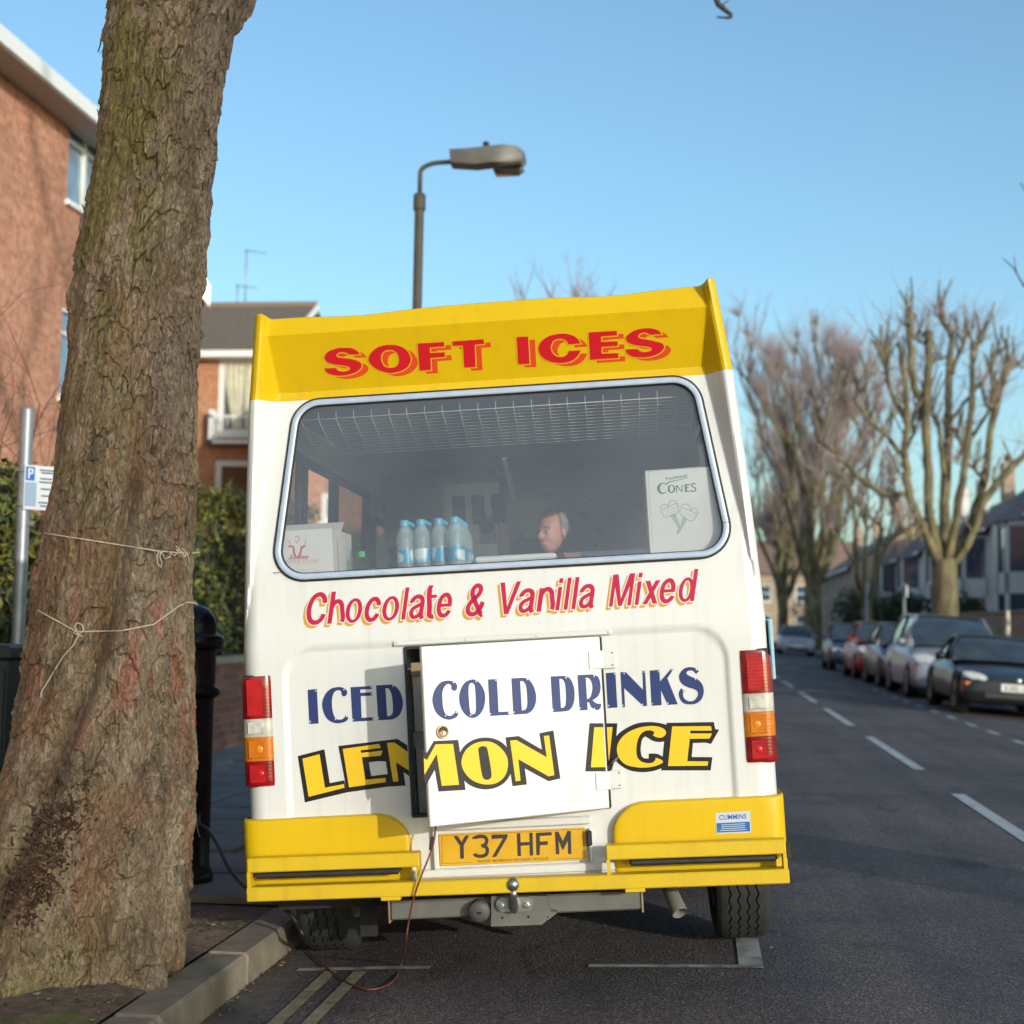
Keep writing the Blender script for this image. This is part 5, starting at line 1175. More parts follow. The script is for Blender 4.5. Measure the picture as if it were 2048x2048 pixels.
c = lz((917, 278)); MB().lathe([(.022, c[1]-.01), (.022, c[1]+.02), (.03, c[1]+.022), (.03, c[1]+.04), (.02, c[1]+.05), (.0001, c[1]+.052)], 12, Matrix.Translation((c[0], 0, 0))).build('photocell', mat('photocell', (.10, .10, .10), rough=.5), hd)

# ---- cables of the van
def curve_pts(pts, n=6):
    out = []; m_ = len(pts)
    for i in range(m_-1):
        p0, p1, p2, p3 = pts[max(i-1, 0)], pts[i], pts[i+1], pts[min(i+2, m_-1)]
        for k_ in range(n):
            t = k_/n; out.append(.5*((2*p1)+(p2-p0)*t+(2*p0-5*p1+4*p2-p3)*t*t+(3*p1-p0-3*p2+p3)*t**3))
    return out+[pts[-1]]
cpx = [((375, 1553), 6.75), ((392, 1566), 6.6), ((410, 1592), 6.4), ((425, 1625), 6.25), ((445, 1655), 6.12), ((470, 1678), 6.0), ((500, 1692), 5.95), ((525, 1704), 5.9), ((545, 1722), 5.86), ((560, 1742), 5.85), ((573, 1768), 5.85)]
cb3 = [at(p, Y=y_) for p, y_ in cpx]; q = on_road((578, 1792)); cb3.append(q+Vector((0, 0, .012)))
first = Vector((bp_.x+.06, 6.95, .32)); cb3 = [first]+cb3
tag(MB().tube(curve_pts(cb3), .0085, 8).build('black_cable', mat('cable_black', (.012, .012, .012), rough=.5)), 'black cable sagging from the bollard to under the van', 'cable')
rpx = [((822, 1554), 5.36), ((818, 1590), 5.34), ((806, 1625), 5.33), ((792, 1660), 5.32), ((779, 1700), 5.33), ((771, 1740), 5.36), ((765, 1780), 5.41)]
r3_ = [at(p, Y=y_) for p, y_ in rpx]+[on_road(p)+Vector((0, 0, .007)) for p in ((757, 1822), (745, 1850), (722, 1866), (690, 1870), (655, 1857), (622, 1834), (598, 1814), (580, 1798))]
rc_ = empty('red_cord', r3_[-5], 'thin red brown cord hanging from the open hatch and looping over the road', 'cord')
MB().tube([p-r3_[-5] for p in curve_pts(r3_)], .0034, 7).build('wire', mat('cord_red', (.12, .03, .022), (.17, .045, .032), scale=40, rough=.5), rc_)
c = at((815, 1592), Y=5.335)-r3_[-5]; MB().box(-.008, .004, -.006, .006, -.022, .024, M=Matrix.Translation(c) @ Matrix.Rotation(.12, 4, 'Y'), c=.002).build('connector', mat('connector_brown', (.05, .022, .018), rough=.5), rc_)
# ================================================================== buildings, hedge and wall on the left
def brick_mat(name, c1, c2, mortar, sc=1.0, rough=.85):
    m = bpy.data.materials.new(name); m.use_nodes = True; n = m.node_tree.nodes; l = m.node_tree.links; b = n['Principled BSDF']
    tc = n.new('ShaderNodeTexCoord'); sp = n.new('ShaderNodeSeparateXYZ'); l.new(tc.outputs['Object'], sp.inputs[0])
    ad = n.new('ShaderNodeMath'); ad.operation = 'ADD'; l.new(sp.outputs[0], ad.inputs[0]); l.new(sp.outputs[1], ad.inputs[1])
    cb = n.new('ShaderNodeCombineXYZ'); l.new(ad.outputs[0], cb.inputs[0]); l.new(sp.outputs[2], cb.inputs[1])
    br = n.new('ShaderNodeTexBrick'); br.inputs['Scale'].default_value = 1.0*sc; br.inputs['Brick Width'].default_value = .225; br.inputs['Row Height'].default_value = .075
    br.inputs['Mortar Size'].default_value = .006; br.inputs['Color1'].default_value = (*c1, 1); br.inputs['Color2'].default_value = (*c2, 1); br.inputs['Mortar'].default_value = (*mortar, 1); br.inputs['Bias'].default_value = 0
    l.new(cb.outputs[0], br.inputs['Vector'])
    nz = n.new('ShaderNodeTexNoise'); nz.inputs['Scale'].default_value = .9; nz.inputs['Detail'].default_value = 8; l.new(tc.outputs['Object'], nz.inputs['Vector'])
    mr = n.new('ShaderNodeMapRange'); mr.inputs[1].default_value = .3; mr.inputs[2].default_value = .7; mr.inputs[3].default_value = .82; mr.inputs[4].default_value = 1.15; l.new(nz.outputs[0], mr.inputs[0])
    n2 = n.new('ShaderNodeTexNoise'); n2.inputs['Scale'].default_value = 9; n2.inputs['Detail'].default_value = 4; l.new(tc.outputs['Object'], n2.inputs['Vector'])
    m2 = n.new('ShaderNodeMapRange'); m2.inputs[1].default_value = .35; m2.inputs[2].default_value = .65; m2.inputs[3].default_value = .75; m2.inputs[4].default_value = 1.2; l.new(n2.outputs[0], m2.inputs[0])
    mu = n.new('ShaderNodeMath'); mu.operation = 'MULTIPLY'; l.new(mr.outputs[0], mu.inputs[0]); l.new(m2.outputs[0], mu.inputs[1])
    mx = n.new('ShaderNodeMixRGB'); mx.blend_type = 'MULTIPLY'; mx.inputs[0].default_value = 1; l.new(br.outputs[0], mx.inputs[1]); l.new(mu.outputs[0], mx.inputs[2])
    l.new(mx.outputs[0], b.inputs['Base Color']); b.inputs['Roughness'].default_value = rough; return m
m_brickA = brick_mat('flats_brick', (.47, .185, .105), (.54, .255, .165), (.42, .29, .22))
m_brickB = brick_mat('house_brick', (.45, .175, .085), (.52, .235, .125), (.42, .28, .19))
m_upvc = mat('window_white', (.80, .80, .78), rough=.4)
m_wg = mat('pane_glass', (.05, .08, .12), rough=.06, spec=.9)
m_wgl = mat('pane_bright', (.16, .24, .33), (.28, .36, .44), scale=1.5, rough=.08, spec=.9)
def wall_panel(name, m, parent, u0, u1, z0, z1, holes, fn, depth=.12):
    """a wall face with real openings and their reveals; fn(u, z, d) -> point, d goes into the wall"""
    us = sorted(set([u0, u1]+[h[0] for h in holes]+[h[1] for h in holes])); zs = sorted(set([z0, z1]+[h[2] for h in holes]+[h[3] for h in holes])); b = MB()
    for a, c in zip(us[:-1], us[1:]):
        for d, e in zip(zs[:-1], zs[1:]):
            if any(h[0] <= a and c <= h[1] and h[2] <= d and e <= h[3] for h in holes): continue
            b.quad(fn(a, d, 0), fn(c, d, 0), fn(c, e, 0), fn(a, e, 0))
    for h in holes:
        q = [(h[0], h[2]), (h[1], h[2]), (h[1], h[3]), (h[0], h[3])]
        for i in range(4): (a, c), (d, e) = q[i], q[(i+1) % 4]; b.quad(fn(a, c, 0), fn(d, e, 0), fn(d, e, depth), fn(a, c, depth))
    return b.build(name, m, parent)
def obox(b, u0, u1, z0, z1, d0, d1, fn):
    P_ = [Vector(fn(u, z, d)) for d in (d0, d1) for z in (z0, z1) for u in (u0, u1)]
    b.add(P_, [(0, 1, 3, 2), (4, 6, 7, 5), (0, 4, 5, 1), (2, 3, 7, 6), (0, 2, 6, 4), (1, 5, 7, 3)]); return b
def window(parent, u0, u1, z0, z1, fn, mull=(.5,), transom=None, depth=.08, fw=.06, frame_m=None, glass_m=None, sill=True):
    b = MB(); fm = frame_m or m_upvc
    for a, c, d, e in ((u0, u1, z0, z0+fw), (u0, u1, z1-fw, z1), (u0, u0+fw, z0+fw, z1-fw), (u1-fw, u1, z0+fw, z1-fw)): obox(b, a, c, d, e, depth-.05, depth+.02, fn)
    for t in mull: x = u0+(u1-u0)*t; obox(b, x-fw*.6, x+fw*.6, z0+fw, z1-fw, depth-.045, depth+.015, fn)
    if transom: zt = z0+(z1-z0)*transom; obox(b, u0+fw, u1-fw, zt-fw*.4, zt+fw*.4, depth-.04, depth+.01, fn)
    f = b.build('window', fm, parent)
    MB().quad(fn(u0, z0, depth), fn(u1, z0, depth), fn(u1, z1, depth), fn(u0, z1, depth)).build('pane', glass_m or m_wg, f)
    if sill: obox(MB(), u0-.06, u1+.06, z0-.07, z0, -.06, depth, fn).build('sill', m_upvc, f)
    return f
# ---- the block of flats along the street
FX = -9.0; FY1 = 24.2
fl = empty('brick_flats', (FX, 12, 0), 'three storey red brick flats with white eaves and tree shadows on the wall', 'building')
ff = lambda u, z, d: (-d, u-12, z)                     # u = street position Y
wy = at((129, 300), X=FX).y; z1t, z1b = at((135, 216), X=FX).z, at((125, 377), X=FX).z; z2t, z2b = at((112, 573), X=FX).z, at((105, 746), X=FX).z
holes = []
for y0 in (wy-6.6, wy-13.2, wy): holes += [(y0, y0+1.9, z1b, z1t), (y0, y0+1.9, z2b, z2t), (y0, y0+1.9, z2b-2.74, z2t-2.74)]
wl = wall_panel('wall', m_brickA, fl, -12, FY1, -.03, 8.62, holes, ff)
for h in holes: window(fl, *h, ff, mull=(.36,), transom=.72, glass_m=m_wgl)
MB().add([ff(FY1, -.03, 0), ff(FY1, 8.62, 0), ff(FY1, 8.62, 9), ff(FY1, -.03, 9)], [[0, 1, 2, 3]]).build('end_wall', m_brickA, fl)
fz = at((0, 45), X=FX+.5).z; fz2 = at((0, 98), X=FX+.5).z
rf = MB().add([(.5, -26, fz), (.5, FY1-12+.3, fz), (-9.5, FY1-12+.3, fz+.05), (-9.5, -26, fz+.05)], [[0, 1, 2, 3]]).build('roof', mat('flats_roof', (.16, .13, .11), (.22, .18, .15), scale=4, rough=.9), fl)
MB().box(.47, .50, -26, FY1-12+.3, fz-.20, fz+.01).build('fascia', m_upvc, rf)
MB().box(-.02, .47, -26, FY1-12+.3, fz-.22, fz-.19).build('soffit', mat('soffit_grey', (.42, .40, .38), rough=.7), rf)
# ---- gable behind it, only its white verge shows past the tree
c = at((394, 552), Y=29.8); slp = 1.15
gv = empty('gable_house', (c.x, 29.8, 0), 'brick house with a white verge showing just right of the tree', 'house'); gv.rotation_euler = (0, 0, R(27))
MB().box(-6.2, -.35, .2, 6, -.03, c.z-.1).build('wall', m_brickA, gv)
MB().prism([(0, c.z-.15), (0, c.z+.12), (-3.2, c.z+.12+3.2*slp), (-6.4, c.z+.12), (-6.4, c.z-.15)], lambda p: (p[0], 0, p[1]), lambda p: (p[0], 6.2, p[1])).build('roof', mat('gable_tiles', (.30, .17, .12), rough=.9), gv)
MB().prism([(.02, c.z-.30), (.02, c.z+.14), (-3.2, c.z+.14+3.2*slp), (-3.2, c.z-.30+3.2*slp)], lambda p: (p[0], -.06, p[1]), lambda p: (p[0], -.005, p[1])).build('bargeboard', m_upvc, gv)
# ---- town house facing us
HY = 38.0; hs_ = empty('town_house', (-12, HY, 0), 'orange brick town house with brown tiled roof and a white balcony window', 'house')
hf = lambda u, z, d: (u+12, d, z)
gx1 = at((598, 578), Y=HY+3.2).x-.25; ge = at((480, 664), Y=HY-.3).z; zrg = at((600, 577), Y=HY+3.2).z
wA = (at((414, 675), Y=HY).x, at((414, 675), Y=HY).x+1.35, at((440, 838), Y=HY).z+.25, at((440, 676), Y=HY).z)
wB = (wA[0]-.02, wA[0]+2.2, 2.2, at((440, 868), Y=HY).z)
wC = (wA[0]-4.2, wA[0]-2.6, wA[2]+.8, wA[3])
wall_panel('wall', m_brickB, hs_, -22, gx1, -.03, ge, [wA, wB, wC], hf)
MB().add([hf(gx1, -.03, 0), hf(gx1, ge, 0), hf(gx1, zrg-.1, 3.2), hf(gx1, ge, 6.4), hf(gx1, -.03, 6.4)], [[0, 1, 2, 3, 4]]).build('gable_wall', m_brickB, hs_)
w1 = window(hs_, *wA, hf, mull=(), fw=.14, glass_m=mat('curtained_pane', (.10, .10, .09), rough=.3))
cu = MB(); n_ = 26
for s_ in (0, 1):                                       # gathered curtains
    L_ = []
    for zt, k_ in ((1.0, 1.0), (.7, .93), (.45, .75), (.2, .55), (.02, .52)):
        rowp = []
        for i in range(n_):
            t = i/(n_-1); x = wA[0]+.15+(.52*t*k_ if s_ == 0 else 1.05-.52*t*k_); x = x if s_ == 0 else wA[0]+.15+1.05-.52*t*k_
            x += (.52*(1-k_)*.9 if s_ == 0 else -.52*(1-k_)*.9); rowp.append(Vector(hf(x, wA[2]+.12+(wA[3]-wA[2]-.26)*zt, .045+.012*math.sin(t*22))))
        L_.append(rowp)
    cu.rings(L_, close=False)
cu.build('curtain', mat('curtain_cream', (.62, .58, .44), (.50, .46, .34), scale=6, rough=.9), w1)
bz0, bz1 = at((440, 836), Y=HY).z-.05, at((440, 790), Y=HY).z+.05
bb = obox(MB(), wA[0]-.12, wA[1]+.12, bz0, bz0+.09, -.35, -.02, hf); obox(bb, wA[0]-.12, wA[1]+.12, bz1-.06, bz1, -.35, -.29, hf); obox(bb, wA[0]-.12, wA[0]-.02, bz0, bz1+.15, -.35, -.02, hf); obox(bb, wA[1]+.02, wA[1]+.12, bz0, bz1+.15, -.35, -.02, hf)
bal = bb.build('balcony', m_upvc, hs_)
for i in range(12): x = wA[0]+.02+i*(wA[1]-wA[0]-.04)/11; obox(MB(), x-.012, x+.012, bz0+.09, bz1-.06, -.33, -.31, hf).build('baluster', m_upvc, bal)
window(hs_, *wB, hf, mull=(), fw=.16, glass_m=mat('brown_door', (.14, .05, .025), (.20, .08, .04), scale=3, rough=.5), sill=False)
window(hs_, *wC, hf, mull=(.5,), fw=.1)
m_tile = mat('brown_tiles', (.115, .092, .075), (.17, .14, .115), scale=5, detail=8, rough=.9, stretch=(5, 1, 1))
rb = MB(); ncr = 26                                     # courses laid one over the other
for i in range(ncr):
    t0, t1 = i/ncr, (i+1)/ncr+.012; yA_, zA_, yB_, zB_ = -.35+3.55*t0, ge-.05+(zrg-ge+.05)*t0, -.35+3.55*t1, ge-.05+(zrg-ge+.05)*t1
    rb.add([(-10, yA_, zA_+.035), (gx1+12.25, yA_, zA_+.035), (gx1+12.25, yB_, zB_+.012), (-10, yB_, zB_+.012), (-10, yA_, zA_), (gx1+12.25, yA_, zA_)], [[0, 1, 2, 3], [0, 4, 5, 1]])
rb.add([(-10, 3.2, zrg), (gx1+12.25, 3.2, zrg), (gx1+12.25, 6.9, ge), (-10, 6.9, ge)], [[0, 1, 2, 3]])
rf = rb.build('roof', m_tile, hs_, recalc=False)
MB().tube([(-10, 3.2, zrg+.02), (gx1+12.25, 3.2, zrg+.02)], .11, 8).build('ridge', mat('ridge_tiles', (.19, .13, .09), rough=.9), rf)
MB().box(-10, gx1+12.2, -.42, -.30, ge-.14, ge+.03).build('gutter', m_upvc, rf)
MB().box(-10, gx1+12.2, -.30, -.01, ge-.16, ge-.12).build('soffit', m_upvc, rf)
MB().prism([(-.38, ge-.12), (3.2, zrg-.14), (3.2, zrg+.05), (-.38, ge+.06)], lambda p: (gx1+12.25, p[0], p[1]), lambda p: (gx1+12.30, p[0], p[1])).build('bargeboard', m_upvc, rf)
for (px_, y0_, y1_) in ((462, 470, 580), (447, 536, 580)):
    a0, a1 = at((px_, y0_), Y=HY+3.2), at((px_, y1_), Y=HY+3.2); an = empty('aerial', a1, 'taller thin television aerial on the tiled ridge' if px_ == 462 else 'shorter thin television aerial on the tiled ridge', 'aerial')
    MB().tube([(0, 0, -.1), (0, 0, a0.z-a1.z)], .022, 6).build('mast', m_galv, an); h_ = a0.z-a1.z
    MB().tube([(-.06, 0, h_-.03), (.55, .1, h_-.10)], .010, 5).build('boom', m_galv, an)
    for i in range(6): MB().tube([(.05+i*.09, -.14+.016*i, h_-.045-.011*i), (.05+i*.09, .16+.016*i, h_-.045-.011*i)], .006, 4).build('rod', m_galv, an)
# ---- lower brick house seen only through the van's windows
wg = empty('brick_cottage', (-7, 33.5, 0), 'brick house seen through the side windows of the van', 'house'); wf = lambda u, z, d: (u+7, d, z)
wq = (at((607, 930), Y=33.5).x, at((638, 930), Y=33.5).x, at((620, 985), Y=33.5).z, at((620, 930), Y=33.5).z)
wall_panel('wall', m_brickB, wg, -9.9, -3.0, -.03, 6.4, [wq], wf); window(wg, *wq, wf, mull=(), fw=.12)
MB().prism([(-.3, 6.35), (2.5, 7.3), (5.3, 6.35)], lambda p: (-2.95, p[0], p[1]), lambda p: (4.05, p[0], p[1])).build('roof', m_tile, wg)
MB().add([wf(-3.0, -.03, 0), wf(-3.0, 6.4, 0), wf(-3.0, 6.4, 5), wf(-3.0, -.03, 5)], [[0, 1, 2, 3]]).build('side_wall', m_brickB, wg)

# ---- garden wall with single bricks where they can be told apart
WX = -4.36; gw = MB().box(WX-.21, WX-.004, 4.0, 31, -.05, .80).build('garden_wall', mat('wall_mortar', (.20, .165, .135), (.15, .125, .10), scale=15, rough=.95)); tag(gw, 'low red brick garden wall below the hedge', 'wall')
m_wb = [mat('wall_brick_%d' % i, c, tuple(x*.75 for x in c), scale=9, detail=6, rough=.9, bump=.3, bscale=60) for i, c in enumerate(((.20, .085, .058), (.25, .11, .075), (.16, .075, .058), (.29, .15, .105)))]
pbk = [MB().box(-.045, .004, 0, .213, 0, .064, c=.004).build('brick', m_, gw) for m_ in m_wb]
rnd = random.Random(3); ub = set()
for r_ in range(11):
    for c_ in range(27):
        y_ = 9.3+c_*.225+(.112 if r_ % 2 else 0); k_ = rnd.choices(range(4), (4, 4, 3, 1))[0]
        o = pbk[k_] if k_ not in ub else pbk[k_].copy()
        if k_ in ub: COL.objects.link(o)
        ub.add(k_); o.location = (WX-.002+rnd.uniform(-.003, .003), y_, -.03+r_*.075)
MB().box(WX-.245, WX+.03, 4.0, 31, .80, .865, c=.012).build('coping', mat('coping_stone', (.22, .19, .15), (.29, .25, .20), scale=6, rough=.9), gw)
for a, b in ((4.0, 9.29), (15.5, 31)): MB().box(WX-.05, WX+.001, a, b, -.04, .799).build('brick_face', brick_mat('wall_face_brick', (.20, .085, .058), (.26, .12, .08), (.2, .165, .135)), gw)
# ---- hedge
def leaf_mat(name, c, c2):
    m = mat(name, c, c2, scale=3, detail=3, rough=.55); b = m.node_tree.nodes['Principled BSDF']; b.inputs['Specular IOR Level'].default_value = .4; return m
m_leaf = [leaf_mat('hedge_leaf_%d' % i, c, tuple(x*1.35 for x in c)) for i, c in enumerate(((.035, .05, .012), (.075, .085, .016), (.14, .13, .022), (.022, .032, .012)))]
def leaves(n, sample, size, rn, mats=4, wts=(4, 4, 3, 3), flat=.5):
    """many small folded leaves; sample() gives a point and its outward direction"""
    V = []; F = []; MI = []
    for _ in range(n):
        p, nr, wt = sample(rn); d = Vector((rn.gauss(0, 1), rn.gauss(0, 1), rn.gauss(0, 1)))+nr*1.2; d.normalize(); t = d.orthogonal().normalized(); t.rotate(Matrix.Rotation(rn.uniform(0, 6.28), 3, d)); s_ = size*rn.uniform(.6, 1.3); q = d.cross(t)
        b = len(V); V += [p-t*s_, p+q*s_*.45-t*s_*.1, p+t*s_, p-q*s_*.45-t*s_*.1, p+d*s_*.18]; F += [[b, b+1, b+4], [b+1, b+2, b+4], [b+2, b+3, b+4], [b+3, b, b+4]]; MI += [rn.choices(range(mats), wt or wts)[0]]*4
    return V, F, MI
def leaf_obj(name, parts, mats, parent=None):
    V, F, MI = parts; me = bpy.data.meshes.new(name); me.from_pydata([tuple(v) for v in V], [], F); o = link(name, me, parent, mats); me.polygons.foreach_set('material_index', MI); me.update(); return o
def hedge(name, label, x0, x1, y0, y1, ztop_, n, seed, size=.045):
    rn = random.Random(seed); h = empty(name, ((x0+x1)/2, (y0+y1)/2, 0), label, 'hedge'); o0 = Vector(((x0+x1)/2, (y0+y1)/2, 0))
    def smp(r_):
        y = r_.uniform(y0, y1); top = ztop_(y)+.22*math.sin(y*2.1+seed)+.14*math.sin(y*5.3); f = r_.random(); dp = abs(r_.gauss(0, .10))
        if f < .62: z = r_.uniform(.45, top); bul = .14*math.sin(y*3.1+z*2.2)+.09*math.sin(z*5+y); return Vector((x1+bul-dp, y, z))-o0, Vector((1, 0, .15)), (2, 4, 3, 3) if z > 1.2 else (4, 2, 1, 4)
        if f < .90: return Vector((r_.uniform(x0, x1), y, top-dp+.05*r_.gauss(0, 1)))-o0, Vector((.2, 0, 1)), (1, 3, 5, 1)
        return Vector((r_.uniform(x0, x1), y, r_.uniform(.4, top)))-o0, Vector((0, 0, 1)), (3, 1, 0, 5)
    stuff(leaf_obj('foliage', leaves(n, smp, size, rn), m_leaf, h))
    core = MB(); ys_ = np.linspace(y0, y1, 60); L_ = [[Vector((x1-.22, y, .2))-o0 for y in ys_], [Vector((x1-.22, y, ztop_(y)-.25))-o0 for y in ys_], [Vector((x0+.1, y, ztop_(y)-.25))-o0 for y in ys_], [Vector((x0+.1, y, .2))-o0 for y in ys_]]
    core.rings(L_, close=False).build('branches', mat('hedge_core', (.014, .016, .008), (.03, .028, .014), scale=9, rough=1), h)  # near-black sheets filling the hedge behind its leaves
    st = MB()
    for _ in range(90):
        y = rn.uniform(y0, y1); z = rn.uniform(.5, 1.9); p = Vector((x1-.1, y, z))-o0; d = Vector((.12, rn.gauss(0, .2), rn.uniform(.1, .5))); st.tube([p-d*.6, p+d*.5, p+d*1.1], [.008, .005, .002], 4, cap=False)
    stuff(st.build('twigs', mat('hedge_twig', (.13, .09, .06), rough=.9), h)); return h
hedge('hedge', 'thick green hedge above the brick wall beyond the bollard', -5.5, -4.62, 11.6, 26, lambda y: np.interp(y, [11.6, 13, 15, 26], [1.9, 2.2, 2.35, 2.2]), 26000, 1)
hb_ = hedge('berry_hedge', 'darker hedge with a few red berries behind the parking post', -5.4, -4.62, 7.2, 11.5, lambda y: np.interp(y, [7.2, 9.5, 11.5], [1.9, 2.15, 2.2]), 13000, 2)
bm_ = MB(); rn = random.Random(8)
for _ in range(40):
    y = rn.gauss(9.75, .12); z = rn.uniform(.8, 1.3); bm_.sphere((-4.55-(-5.01)+rn.uniform(-.05, .1), y-9.35, z), .012, 6, 4)
stuff(bm_.build('berries', mat('berry_red', (.45, .03, .02), rough=.3), hb_))

# bare shrub leaning over the wall beside the post
bs = empty('bare_shrub', (-5.2, 10.4, 0), 'bare twiggy shrub rising from the hedge in front of the flats', 'shrub'); bb_ = MB(); rn = random.Random(12)
for k_ in range(5): bough(bb_, (rn.gauss(0, .2), rn.gauss(0, .3), .3), (rn.gauss(-.1, .2), rn.gauss(-.1, .25), 1), .016, 1.7, 1, 4, rn, kids=(2, 4), wob=.2)
stuff(bb_.build('branches', mat('shrub_twig', (.07, .045, .04), rough=.9), bs))
# ================================================================== far side of the street
# ---- trees
m_far = mat('far_bark', (.070, .058, .038), (.215, .180, .085), scale=5, detail=8, rough=.9, stretch=(1, 1, .3))
m_twig = mat('far_twigs', (.36, .27, .25), (.44, .33, .30), scale=1.5, rough=.95)
zA = zoomer(1448, 560, 600)
def traced_tree():
    X0, Y0 = 6.55, 42.0; t = empty('pollarded_tree', (X0, Y0, 0), 'heavily pollarded street tree with thick bare upright limbs above the parked cars', 'tree'); b = MB(); rn = random.Random(4); tw = MB()
    def w(p, dy): q = zA(p); return at((q[0]/PV, q[1]/PV), Y=Y0+dy)-Vector((X0, Y0, 0))
    base = w((1420, 1900), 0)
    b.tube([Vector((base.x+.05, 0, -.05)), Vector((base.x+.02, 0, .6)), base, w((1415, 1800), 0)], [.46, .37, .34, .34], 14)
    limbs = [('1400,1880 1280,1600 1180,1350 1165,1100 1180,900 1160,600 1130,400', 50, 24), ('1390,1850 1320,1500 1310,1150 1300,880 1320,600 1320,330', 56, 34), ('1420,1850 1430,1300 1440,900 1450,650 1465,400 1440,290', 64, 26), ('1430,1850 1500,1500 1560,1100 1600,750 1605,400', 48, 24),
             ('1440,1850 1600,1550 1690,1250 1720,900 1800,650 1830,550', 50, 26), ('1450,1870 1580,1700 1680,1400 1932,1130 2080,1000', 46, 28), ('1180,1380 1000,1380 850,1250 700,1100 600,1040', 34, 14), ('1300,900 1230,700 1190,450 1205,215', 38, 30), ('1180,900 1080,750 1050,600 970,400', 28, 16),
             ('1420,1250 1390,1000 1330,800 1310,700', 30, 20), ('1450,900 1580,760 1700,600 1760,480 1820,430', 24, 10), ('1465,600 1530,450 1560,320', 26, 20), ('1600,1000 1720,830 1725,600', 22, 12), ('1720,780 1830,560 1930,560', 22, 12), ('1060,640 1030,430', 18, 16), ('1150,1130 1080,1030 960,930 830,760 900,690', 28, 16),
             ('1310,430 1240,390 1160,290', 14, 10), ('1460,470 1370,520 1300,600', 14, 8), ('1440,310 1385,230', 16, 12), ('1605,480 1660,350', 12, 6), ('1560,1150 1500,1000 1490,960', 16, 10), ('1690,1300 1600,1200 1480,1150', 18, 10), ('1350,1500 1200,1700 1120,1500', 24, 10), ('1830,560 1800,700 1700,820', 18, 10), ('1165,1100 1220,1000 1250,880', 18, 10)]
    for k_, (txt, a, c_) in enumerate(limbs):
        pts = [tuple(map(float, q.split(','))) for q in txt.split()]; n = len(pts); dy = rn.uniform(-1.3, 1.3); P_ = [w(p, dy*min(1, i/1.5)) for i, p in enumerate(pts)]; C3 = [P_[i].lerp(P_[i+1], t/4) for i in range(n-1) for t in range(4)]+[P_[-1]]; C3 = [C3[0]]+[(C3[i-1]+C3[i]*2+C3[i+1])/4 for i in range(1, len(C3)-1)]+[C3[-1]]; m_ = len(C3)
        C3 = [p+Vector((rn.gauss(0, .018), rn.gauss(0, .03), rn.gauss(0, .018))) for p in C3]
        sc = Y0/FPX/3.22/2; rs = [(a*1.15+(c_*1.35-a*1.15)*i/(m_-1))*sc*(1+.12*rn.uniform(-1, 1)) for i in range(m_)]; rs[-1] *= 1.15
        b.tube(C3, rs, 8)
        for _ in range(5):
            p = C3[rn.randrange(m_//3, m_)]; L2 = rn.uniform(.4, 1.0); d2 = Vector((rn.gauss(0, .35), rn.gauss(0, .35), 1)).normalized(); b.tube([p, p+d2*L2*.5+Vector((rn.gauss(0, .05), 0, 0)), p+d2*L2+Vector((0, 0, .15))], [.035, .028, .022], 5)
        for _ in range(26):
            p = C3[rn.randrange(m_//3, m_)]; bough(tw, p, (rn.gauss(0, 1), rn.gauss(0, 1), rn.uniform(.3, 1.2)), rn.uniform(.006, .016), rn.uniform(.3, 1.1), 4, 5, rn, kids=(1, 3))
    b.build('limbs', m_far, t); stuff(tw.build('twigs', m_twig, t)); return t
traced_tree()
